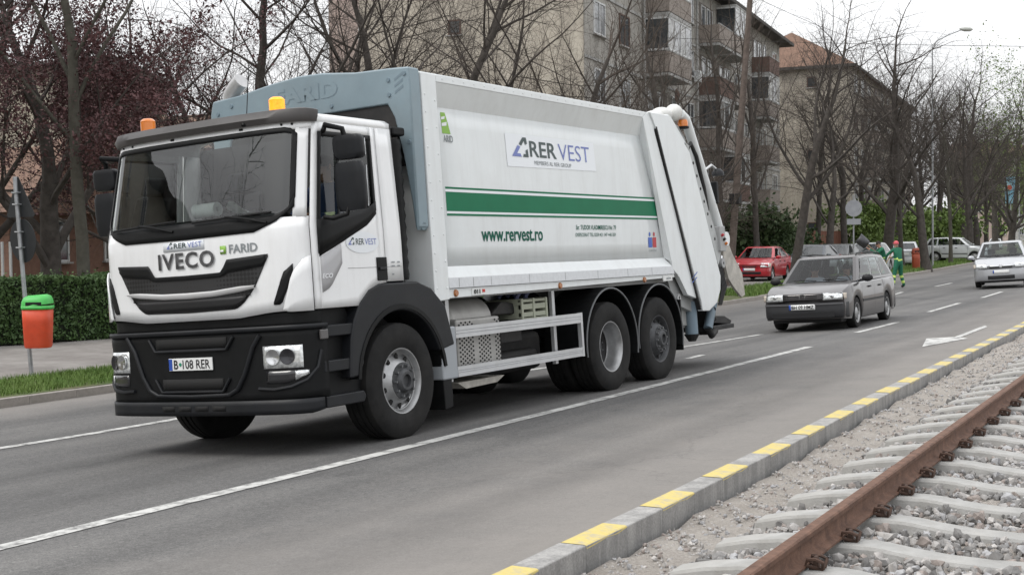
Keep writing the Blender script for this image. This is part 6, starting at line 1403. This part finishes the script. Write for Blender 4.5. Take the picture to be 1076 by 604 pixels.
for k in range(5):
    for u in (2.0, 5.4, 9, 13, 17, 21, 25, 29, 33, 37): window(B2, 'f', u, 1.9+2.75*k, 1.4, 1.35, fm=WBR if (u+k) % 3 > 1.5 else WFR)
    for u in (3.2, 7.4):
        if (k+u) % 2 > .7: window(B2, 'r', u, 2.2+2.75*k, .7, .8, sashes=1, fm=WBR)
    if k: balcony(B2, 6.9, 1.05+2.75*k, 1.8, 1.1, 'open'); balcony(B2, 15, 1.05+2.75*k, 1.8, 1.1, 'open')
# -- pink-beige block further left behind the trees
q = PD(470, 200, 78); O3 = (q.x, q.y); A3 = A1+.03
B3 = bldg('pink_apartment_block', (q.x+.2*0, q.y), A3, 'pinkish apartment block glimpsed between branches above the blue portal')
MB().box(0, 26, 0, 7.6, 0, 19.5).build('wall', PINK, B3); MB().box(-.4, 26.4, -.4, 8.0, 19.5, 19.9).build('roof', DKROOF, B3)
for k in range(5):
    for u in (1.2, 5.6): window(B3, 'r', u, 2.0+2.85*k, 1.3, 1.4, fm=WFR if (k+u) % 2 > .8 else WBR, gm=WGL2 if k % 2 else WGL)
    if k:
        bb = MB().box(-1.2, 0, 3.0, 5.2, 1.0+2.85*k, 1.12+2.85*k).build('balcony', GREYR, B3)
        MB().box(-1.2, -1.14, 3.0, 5.2, 1.12+2.85*k, 2.1+2.85*k).build('parapet_panel', BALC, bb); MB().box(-1.2, 0, 3.0, 3.06, 1.12+2.85*k, 2.1+2.85*k).build('side_panel', BALC, bb)
# -- cream house and brick house on the left
def house(name, px, depth, label, w_, d_, h_, wallm, roofm, rh, ang=A1, wins=()):
    q = PD(px, 250, depth); B = bldg(name, (q.x, q.y), ang, label)
    MB().box(0, d_, 0, w_, 0, h_).build('wall', wallm, B)
    e = .6; mb = MB().add([(-e, -e, h_), (d_+e, -e, h_), (d_+e, w_+e, h_), (-e, w_+e, h_), (d_*.5, -e*.2, h_+rh), (d_*.5, w_+e*.2, h_+rh)], [(3, 2, 1, 0), (0, 4, 5, 3), (1, 2, 5, 4), (0, 1, 4), (2, 3, 5)]); r_ = mb.build('roof', roofm, B)
    MB().box(d_*.3, d_*.3+.6, w_*.6, w_*.6+.6, h_, h_+rh+.8).build('chimney', BRICK, r_)
    for u, z in wins: window(B, 'r', u, z, 1.2, 1.4, fm=WFR, gm=WGL2 if u > 4 else WGL); 
    for u in (1.5, 4.5): window(B, 'f', u, 1.3, 1.2, 1.4)
    return B
house('brown_roof_house', 236, 50, 'cream house with brown roof behind the truck cab and bare branches', 9, 10, 5.4, CREAM, TILE, 1.9, wins=((.8, 1.2), (2.6, 1.2), (4.6, 1.2), (6.8, 1.2), (.8, 3.6), (2.6, 3.6), (4.6, 3.6), (6.8, 3.6)))
house('cream_apartment_house', 60, 72, 'cream building behind the dark red leaved tree on the left', 16, 10, 11.5, CREAM, DKROOF, 1.2, wins=((2, 1.3), (6, 1.3), (10, 1.3), (2, 4.6), (6, 4.6), (10, 4.6)))
house('brick_house', 10, 42, 'low brick house with white fence at the left edge behind the hedge', 9, 8, 2.9, BRICK, TILE, 2.4, wins=((3, 1.0),))
# -- pale far houses at the end of the street
house('far_pink_house', 1062, 230, 'pale pink building far away at the end of the street', 10, 14, 16, PINK, TILE, 2.5, ang=A1, wins=((2, 2), (6, 2), (2, 6), (6, 6), (2, 10), (6, 10)))
house('far_white_house', 1120, 300, 'pale far building beyond the end of the tree row', 16, 20, 20, GREYR, TILE, 3, ang=A1, wins=((2, 2), (6, 2), (10, 2), (2, 6), (6, 6), (10, 6), (2, 10), (6, 10)))
# -- block on the same side behind the camera, seen mirrored in the truck's windscreen
B5 = bldg('corner_apartment_block', (-25, -7), A1, 'cream apartment block mirrored in the windscreen of the truck')
MB().box(0, 14, 0, 10, 0, 9.2).build('wall', CREAM, B5); MB().box(-.4, 14.4, -.4, 10.4, 9.2, 9.6).build('roof', DKROOF, B5)
for k in range(3):
    for u in (1.2, 4.6, 8, 11.5): window(B5, 'f', u, 1.9+2.75*k, 1.5, 1.4, gm=WGL2 if (k+u) % 3 > 2 else WGL)
    for u in (2, 5, 8): window(B5, 'e', u, 1.9+2.75*k, 1.5, 1.4, L_=14)
# low garden wall of red-brown boards behind the parked cars: each board a part
gw = P(838, 262, 0.); gw = PD(836, 246, 84); ge = PD(890, 246, 92)
W1 = tag(empty('board_fence', (gw.x, gw.y, 0)), 'red brown board fence behind the parked cars and bare trees', 'fence')
dv = Vector((ge.x-gw.x, ge.y-gw.y, 0)); nb = 22; wd = dv.length/nb; bm_ = MB().box(.015, wd-.015, -.02, .02, .05, 2.25).mesh('board'); bm_.materials.append(mat('fence_boards', (.14, .055, .035), .9, col2=(.19, .085, .055), vscale=3))
for i in range(nb):
    o = mesh_obj('board', bm_, None, W1); o.location = dv*(i/nb)+Vector((0, 0, rz.uniform(-.03, .03))); o.rotation_euler = (0, 0, math.atan2(dv.y, dv.x))
for z in (.5, 1.8):
    o = MB().box(0, dv.length, .03, .07, z, z+.1).build('rail', MATS['fence_boards'], W1); o.rotation_euler = (0, 0, math.atan2(dv.y, dv.x))
# white picket fence posts in front of the brick house
pf = PD(2, 250, 36); W2 = tag(empty('picket_fence', (pf.x, pf.y, 0)), 'white picket fence between hedge and brick house at left', 'fence')
pk = MB().box(-.04, .04, -.02, .02, 0, 1.75).mesh('picket'); pk.materials.append(WFR)
for i in range(9): mesh_obj('picket', pk, None, W2).location = (RT.x*(i-7)*.22, RT.y*(i-7)*.22, .2)
# ------------------------------------------------------------------ vegetation
BARK = mat('bark', (.042, .036, .031), .95, col2=(.078, .068, .06), vscale=7, bump=.8, bscale=22)
BARKG = mat('greenish_bark', (.055, .051, .040), .95, col2=(.085, .080, .064), vscale=7, bump=.6, bscale=22)
TWIG = mat('twigs', (.052, .043, .037), .95, var=.25, vscale=3); TWIGB = mat('brown_twigs', (.07, .056, .046), .95, var=.25, vscale=3)
def rot_about(d, ang, az):
    a = d.orthogonal().normalized(); b = d.cross(a); return (d*math.cos(ang)+(a*math.cos(az)+b*math.sin(az))*math.sin(ang)).normalized()
class Tree:
    def __init__(s, seed): s.r = random.Random(seed); s.mb = [MB(), MB()]; s.tips = []
    def branch(s, p, d, ln, r0, lev, P_):
        r = s.r; n = P_['seg'][lev]; pts = [p]; dd = d; up = P_['up'][lev]; wig = P_['wig'][lev]
        for i in range(n):
            dd = (dd+Vector((r.uniform(-wig, wig), r.uniform(-wig, wig), r.uniform(-wig, wig)))+Vector((0, 0, up))).normalized(); pts.append(pts[-1]+dd*(ln/n))
        last = lev == P_['levels']-1
        r1 = r0*(P_['tap'][lev]); rad = [lerp(r0, r1, i/n) for i in range(n+1)]
        if lev == 0: rad[0] *= 1.35
        s.mb[0 if lev < P_['trunklev'] else 1].tube(pts, rad, P_['sides'][lev], cap=False)
        if last or lev == P_['levels']-2: s.tips += pts[1:]
        if last: return
        k = P_['kids'][lev]; k = r.randint(k[0], k[1]); st_ = P_['start'][lev]
        az = r.uniform(0, 6.28)
        for i in range(k):
            t = lerp(st_, 1., (i+r.uniform(.2, .8))/k); j = min(n-1, int(t*n)); q = pts[j].lerp(pts[j+1], t*n-j); az += 2.4+r.uniform(-.4, .4)
            dloc = (pts[j+1]-pts[j]).normalized(); an = P_['ang'][lev]*r.uniform(.7, 1.3)
            nd = rot_about(dloc, an, az)
            rr = min(rad[j]*.85, r0*P_['rr'][lev]*r.uniform(.75, 1.15)*(1-.35*t))
            s.branch(q, nd, ln*P_['lr'][lev]*r.uniform(.7, 1.2)*(1-.3*(t-st_)), rr, lev+1, P_)
        # leader
        s.branch(pts[-1], dd, ln*P_['lr'][lev]*.9, r1*.9, lev+1, P_)
def P_tree(h=5., lev=5, kids=((4, 5), (7, 9), (8, 10), (5, 7)), ang=(.8, .95, .95, .9), lr=(.95, .66, .52, .45), up=(.03, .035, .025, .0, -.02), start=(.55, .3, .25, .2), wig=(.06, .16, .2, .25, .3), r0=.25, rr=(.5, .38, .38, .5)):
    return dict(levels=lev, kids=kids, ang=ang, lr=lr, up=up, start=start, wig=wig, seg=(6, 6, 4, 3, 2), tap=(.7, .35, .35, .4, .5), sides=(10, 6, 4, 3, 3), trunklev=2, rr=rr, h=h, r0=r0)
PROTO = {}
def proto(key, seed, **k):
    P_ = P_tree(**k); t = Tree(seed); t.branch(Vector((0, 0, -.15)), Vector((t.r.uniform(-.05, .05), t.r.uniform(-.05, .05), 1)).normalized(), P_['h'], P_['r0'], 0, P_)
    a = t.mb[0].mesh('trunk', 60); b = t.mb[1].mesh('crown', 60); PROTO[key] = (a, b, t.tips)
proto('A', 11, h=4.6, r0=.175)
proto('F', 71, h=5.2, r0=.125, kids=((4, 5), (6, 8), (7, 9), (5, 6)), start=(.62, .3, .25, .2), ang=(.5, .7, .8, .8))
proto('B', 23, h=3.6, r0=.20, kids=((3, 4), (8, 10), (8, 11), (5, 7)), ang=(.7, .9, .95, .9), lr=(1.25, .64, .52, .45))
proto('C', 37, h=5.2, r0=.28, kids=((5, 6), (8, 10), (8, 9), (5, 7)), lr=(1.05, .6, .48, .42), start=(.42, .3, .25, .2))
proto('D', 41, h=6.5, r0=.12, kids=((8, 10), (6, 8), (6, 7), (4, 6)), ang=(.6, .7, .8, .8), lr=(.55, .55, .5, .45), start=(.35, .3, .25, .2), up=(.02, .08, .04, .0, 0))
proto('E', 53, h=1.5, r0=.13, kids=((6, 8), (7, 9), (7, 9), (5, 6)), ang=(.8, .7, .75, .8), lr=(1.9, .6, .5, .45), start=(.4, .3, .25, .2), up=(.02, .05, .05, .02, 0))
proto('P', 67, h=2.6, r0=.20, kids=((5, 6), (6, 7), (6, 7), (4, 6)), ang=(.6, .75, .8, .9), lr=(1.35, .62, .5, .45), start=(.3, .25, .2, .2))
def leaves(tips, n, size, seed, spread=.18, flat=False):
    r = np.random.default_rng(seed); T_ = np.array([tuple(t) for t in tips]); c = T_[r.integers(0, len(T_), n)]+r.normal(0, spread, (n, 3))
    a = r.normal(0, 1, (n, 3)); a /= np.linalg.norm(a, axis=1)[:, None]; b = np.cross(a, r.normal(0, 1, (n, 3))); b /= np.linalg.norm(b, axis=1)[:, None]
    s = size*np.exp(r.normal(0, .35, n))[:, None]
    v = np.stack([c-a*s, c+b*s*.5, c+a*s, c-b*s*.5], 1).reshape(-1, 3); f = np.arange(4*n).reshape(-1, 4)
    me = bpy.data.meshes.new('leaves'); me.from_pydata(v.tolist(), [], f.tolist()); return me
def put_tree(key, loc, label, rot=0., s=1., lean=(0, 0), bark=BARK, twig=TWIG, name='bare_tree', group=None, leafm=None, nleaf=0, lsize=.05, lspread=.18, sz=None):
    a, b, tips = PROTO[key]
    root = tag(empty(name, loc, (lean[0], lean[1], rot)), label, 'tree', group); root.scale = (s, s, sz or s)
    for nm, me, m in (('trunk', a, bark), ('crown', b, twig)):
        if len(me.materials) == 0: me.materials.append(m)
        o = mesh_obj(nm, me, None, root)
        if me.materials[0] is not m: o.material_slots[0].link = 'OBJECT'; o.material_slots[0].material = m
    if leafm:
        me = leaves(tips, nleaf, lsize, int(rot*100)+5, lspread); o = mesh_obj('leaves', me, leafm, root); o['kind'] = 'stuff'
    return root
def gpx(px, py): q = on_ground(px, py); q.z = zg(q.x, q.y)-.02; return q
def dpx(px, depth): q = PD(px, 250, depth); q.z = zg(q.x, q.y)-.02; return q
G1 = 'street trees along the left verge'
put_tree('A', gpx(833, 297.5), 'bare tree with leaning trunk between the red hatchback and the grey estate', .4, 1.15, (0, .10), group=G1)
put_tree('B', dpx(872, 68), 'slim bare tree just left of the round road sign', 1.9, 1.1, group=G1)
put_tree('C', dpx(931, 74), 'thick dark bare tree leaning left directly behind the two workers', 2.6, 1.15, (.02, -.14), group=G1)
put_tree('D', dpx(948, 78), 'thin bare tree above the worker in the pink cap', .7, 1.2, group=G1)
put_tree('B', gpx(974, 283.5), 'forked bare tree beside the rust orange litter bin', 3.3, 1.25, (0, .05), group=G1)
put_tree('D', gpx(999, 277), 'slender pale barked tree in front of the silver off roader', 2.2, 1.1, group=G1, bark=BARKG)
put_tree('C', dpx(1013, 108), 'massive bare tree right behind the bonnet of the off roader', .3, 1.3, group=G1)
put_tree('C', dpx(1027, 120), 'bare tree second from the right in the far row', 4.0, 1.25, (0, .04), group=G1)
put_tree('A', dpx(1036, 135), 'bare tree at the far right end of the row with arching branch', 5.1, 1.5, (0, .1), group=G1)
for px_, dp_, k_, r_, s_, lab_ in ((888, 84, 'A', 2.7, 1.3, 'bare tree crowding the hip roof building left of the round sign'), (920, 112, 'C', 3.6, 1.15, 'bare tree half hidden behind the thick leaning tree'), (942, 98, 'B', .6, 1.4, 'spreading bare tree above the pale grey hatchback'),
        (986, 112, 'A', 1.7, 1.6, 'bare tree rising behind the roof of the silver off roader'), (1003, 142, 'C', 5.2, 1.4, 'distant bare tree behind the slender pale barked tree'), (1046, 165, 'C', 2.9, 1.5, 'distant bare tree left of the blue banner'), (1020, 95, 'B', 4.7, 1.35, 'spreading bare tree above the bonnet of the off roader')):
    put_tree(k_, dpx(px_, dp_), lab_, r_, s_, group=G1)
put_tree('A', dpx(905, 95), 'bare tree in front of the orange roofed building', 5.6, 1.35, group=G1)
put_tree('C', dpx(965, 125), 'tall bare tree far behind the forked tree', 1.2, 1.2, group=G1)
put_tree('D', dpx(858, 82), 'thin bare tree in front of the beige gable wall', 4.4, 1.45, group=G1)
put_tree('D', dpx(797, 66), 'thin bare sapling beside the balconies right of the utility pole', 1.0, 1.35, group=G1, twig=TWIGB)
put_tree('D', dpx(757, 58), 'thin bare sapling left of the utility pole', 2.9, 1.15, group=G1, twig=TWIGB)
put_tree('E', dpx(728, 50), 'low bare spreading tree behind the tail of the container', 2.1, 1.25, group=G1, twig=TWIGB)
put_tree('E', dpx(600, 40), 'rounded bare tree showing above the middle of the container', .9, 1.9, twig=TWIGB)
put_tree('E', dpx(535, 41), 'bare shrub like tree in front of the blank gable wall', 3.9, 1.7, twig=TWIGB)
put_tree('E', dpx(668, 45), 'bare spreading tree in front of the lower balconies behind the container', 5.2, 1.6, twig=TWIGB)
put_tree('D', dpx(700, 52), 'slim bare tree before the glazed balconies above the container rear', 1.5, 1.15, twig=TWIGB)
put_tree('A', dpx(388, 37), 'straight bare tree rising just left of the container front', 2.4, 1.25)
put_tree('A', dpx(446, 35), 'slanting bare tree behind the front corner of the container', .2, 1.15, (.02, .16))
put_tree('B', dpx(287, 36), 'dark bare tree with heavy limbs above the orange beacon', 5.5, 1.3, (0, -.08))
put_tree('E', dpx(340, 42), 'dense bare thicket tree above the blue portal', 1.6, 2.0)
put_tree('E', dpx(215, 46), 'bare tree with fine branches left of the beacons', 4.9, 1.9)
put_tree('F', dpx(92, 29.5), 'tall greenish trunked tree beside the truck mirror', 1.1, 1.25, (0, 0), bark=BARKG)
PLEAF = mat('plum_leaf', (.050, .018, .020), .7, col2=(.088, .032, .032), vscale=2)
put_tree('P', dpx(54, 31), 'dark red leaved plum tree behind the left road sign', 2.0, 1.35, (0, -.02), name='plum_tree', leafm=PLEAF, nleaf=60000, lsize=.024, lspread=.09)
put_tree('P', dpx(-30, 34), 'dark red leaved plum tree at the left edge of the picture', 4.5, 1.5, name='plum_tree', leafm=PLEAF, nleaf=50000, lsize=.024, lspread=.09)
put_tree('E', dpx(160, 40), 'bare many stemmed tree behind the tall greenish trunk', 3.1, 1.9)
for i, (x, y, k, s_) in enumerate(((-19.5, -4, 'B', 1.1), (-19, -10, 'A', 1.0), (-18, -16, 'B', 1.15))):
    put_tree(k, (x, y, 0), ('bare tree', 'second bare tree', 'third bare tree')[i]+' of the row mirrored in the windscreen', 1.3*i, s_)
GLEAF = mat('spring_leaf', (.085, .135, .022), .7, col2=(.12, .18, .04), vscale=1.5); DLEAF = mat('evergreen_leaf', (.028, .055, .016), .7, col2=(.06, .095, .028), vscale=1.5)
for px, dp, k, s_, nl, lab in ((1062, 150, 'E', 3.4, 14000, 'fresh green tree above the far blue banner'), (1085, 120, 'F', 1.5, 8000, 'light green tree at the right edge behind the slim pole'), (1050, 190, 'E', 3.0, 12000, 'far green tree at the end of the road')):
    put_tree(k, dpx(px, dp), lab, px*.1, s_, name='green_tree', leafm=GLEAF, nleaf=nl, lsize=.02 if s_ > 3 else .05, lspread=.07 if s_ > 3 else .15)
def shrub(name, loc, rx, ry, h, m, n, size, label, seed, cat='shrub'):
    r = np.random.default_rng(seed); nc = 26
    cc = np.stack([r.normal(0, .42, nc)*rx, r.normal(0, .42, nc)*ry, r.uniform(.15, .88, nc)*h], 1)
    pts = cc[r.integers(0, nc, n)]+r.normal(0, 1, (n, 3))*np.array([rx, ry, h*.5])*.2; pts[:, 2] = np.abs(pts[:, 2])
    root = tag(empty(name, loc), label, cat)
    mb = MB()
    for i in range(9): mb.tube([(0, 0, 0), cc[i]*np.array([.5, .5, .6]), cc[i]], [.03, .018, .008], 4)
    mb.build('stems', TWIG, root)
    me = leaves([tuple(p) for p in pts], n, size, seed+1, .02); o = mesh_obj('foliage', me, m, root); o['kind'] = 'stuff'
shrub('evergreen_shrub', dpx(800, 70), 2.3, 1.6, 3.6, DLEAF, 9000, .10, 'dark green shrub behind the red hatchback beside the block entrance', 1)
shrub('evergreen_shrub', dpx(828, 78), 1.8, 1.5, 2.6, DLEAF, 6000, .10, 'dark green shrub between the leaning tree and the board fence', 2)
shrub('green_shrub', dpx(912, 92), 2.6, 2, 4.2, GLEAF, 7000, .13, 'bright green shrub left of the thick leaning tree', 3)
shrub('green_shrub', dpx(955, 100), 3.4, 2, 4.0, GLEAF, 8000, .13, 'bright green shrub behind the pale grey hatchback', 4)
shrub('green_shrub', dpx(990, 130), 4., 2, 4.6, GLEAF, 8000, .15, 'bright green shrub behind the silver off roader', 5)
shrub('green_shrub', dpx(780, 80), 2.6, 1.6, 2.2, DLEAF, 5000, .12, 'low dark shrub left of the red hatchback roof', 6)
# clipped hedge on the left
hq0 = P(-40, 366, 0.); hq1 = P(112, 355, 0.); hdv = (hq1-hq0).normalized(); hq1 = hq1+hdv*16; hq0 = hq0-hdv*6
hd = tag(empty('clipped_hedge', (hq0.x, hq0.y, 0)), 'clipped dark green hedge behind the litter bin and sign post', 'hedge'); hv = hq1-hq0; hl = hv.length; hu = hv.normalized(); hn = Vector((-hu.y, hu.x, 0))
if hn.x > 0: hn = -hn
r = np.random.default_rng(9); n = 80000
u = r.uniform(0, hl, n); side = r.random(n); dpt = np.where(side < .55, np.abs(r.normal(0, .05, n)), r.uniform(0, 1.1, n)); zz = np.where(side < .55, r.uniform(.02, 1.24, n), 1.24-np.abs(r.normal(0, .04, n)))
zz += .03*np.sin(u*1.3)+.03*np.sin(u*4.1)+np.where(r.random(n) < .02, r.uniform(0, .14, n), 0); dpt -= np.where(r.random(n) < .02, r.uniform(0, .08, n), 0)+.03*np.sin(u*2.7+zz*3)
pts = np.stack([u*hu.x+dpt*hn.x, u*hu.y+dpt*hn.y, zz], 1)
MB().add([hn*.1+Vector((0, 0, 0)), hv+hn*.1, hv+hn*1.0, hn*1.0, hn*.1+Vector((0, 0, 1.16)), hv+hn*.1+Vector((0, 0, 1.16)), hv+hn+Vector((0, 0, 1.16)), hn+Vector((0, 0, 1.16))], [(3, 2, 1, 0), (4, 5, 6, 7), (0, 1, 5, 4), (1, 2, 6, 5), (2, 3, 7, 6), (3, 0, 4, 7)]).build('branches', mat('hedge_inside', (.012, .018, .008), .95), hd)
hm2 = leaves([tuple(p) for p in pts], 1, .03, 1)
def leaf_cloud(P3, size, seed):
    r = np.random.default_rng(seed); n = len(P3); a = r.normal(0, 1, (n, 3)); a /= np.linalg.norm(a, axis=1)[:, None]; b = np.cross(a, r.normal(0, 1, (n, 3))); b /= np.linalg.norm(b, axis=1)[:, None]; s = size*np.exp(r.normal(0, .3, n))[:, None]
    v = np.stack([P3-a*s, P3+b*s*.5, P3+a*s, P3-b*s*.5], 1).reshape(-1, 3); me = bpy.data.meshes.new('foliage'); me.from_pydata(v.tolist(), [], np.arange(4*n).reshape(-1, 4).tolist()); return me
o = mesh_obj('foliage', leaf_cloud(pts, .034, 2), mat('hedge_leaf', (.034, .072, .018), .65, col2=(.062, .115, .03), vscale=3), hd); o['kind'] = 'stuff'
# grass on the verge: blades
def grass(name, label, areas, n, seed, h0):
    r = random.Random(seed); V, F = [], []
    for i in range(n):
        y0, y1, d0, d1 = areas[r.randrange(len(areas))]
        Y = r.uniform(y0, y1); X = XLK(Y)-r.uniform(d0, d1); z = zg(X, Y)-.01; a = r.uniform(0, 6.28); h = h0*r.uniform(.5, 1.4); w_ = .006+.004*(Y > 30)*2; k = r.uniform(.1, .8)*h
        b = len(V); c, s_ = math.cos(a), math.sin(a)
        V += [(X-s_*w_, Y+c*w_, z), (X+s_*w_, Y-c*w_, z), (X+c*k, Y+s_*k, z+h)]; F.append((b, b+1, b+2))
    me = bpy.data.meshes.new(name); me.from_pydata(V, [], F); tag(mesh_obj(name, me, mat('grass_blade', (.075, .15, .018), .7, col2=(.13, .20, .04), vscale=1.2)), label, 'grass', kind='stuff')
grass('verge_grass', 'short green grass growing along the left kerb', [(8.5, 22, .2, 1.75)], 42000, 3, .075)
grass('far_verge_grass', 'green grass on the far verge under the street trees', [(40, 62, .2, 2.2), (62, 105, .2, 5.5)], 30000, 4, .16)
r4 = random.Random(8); fl = MB()
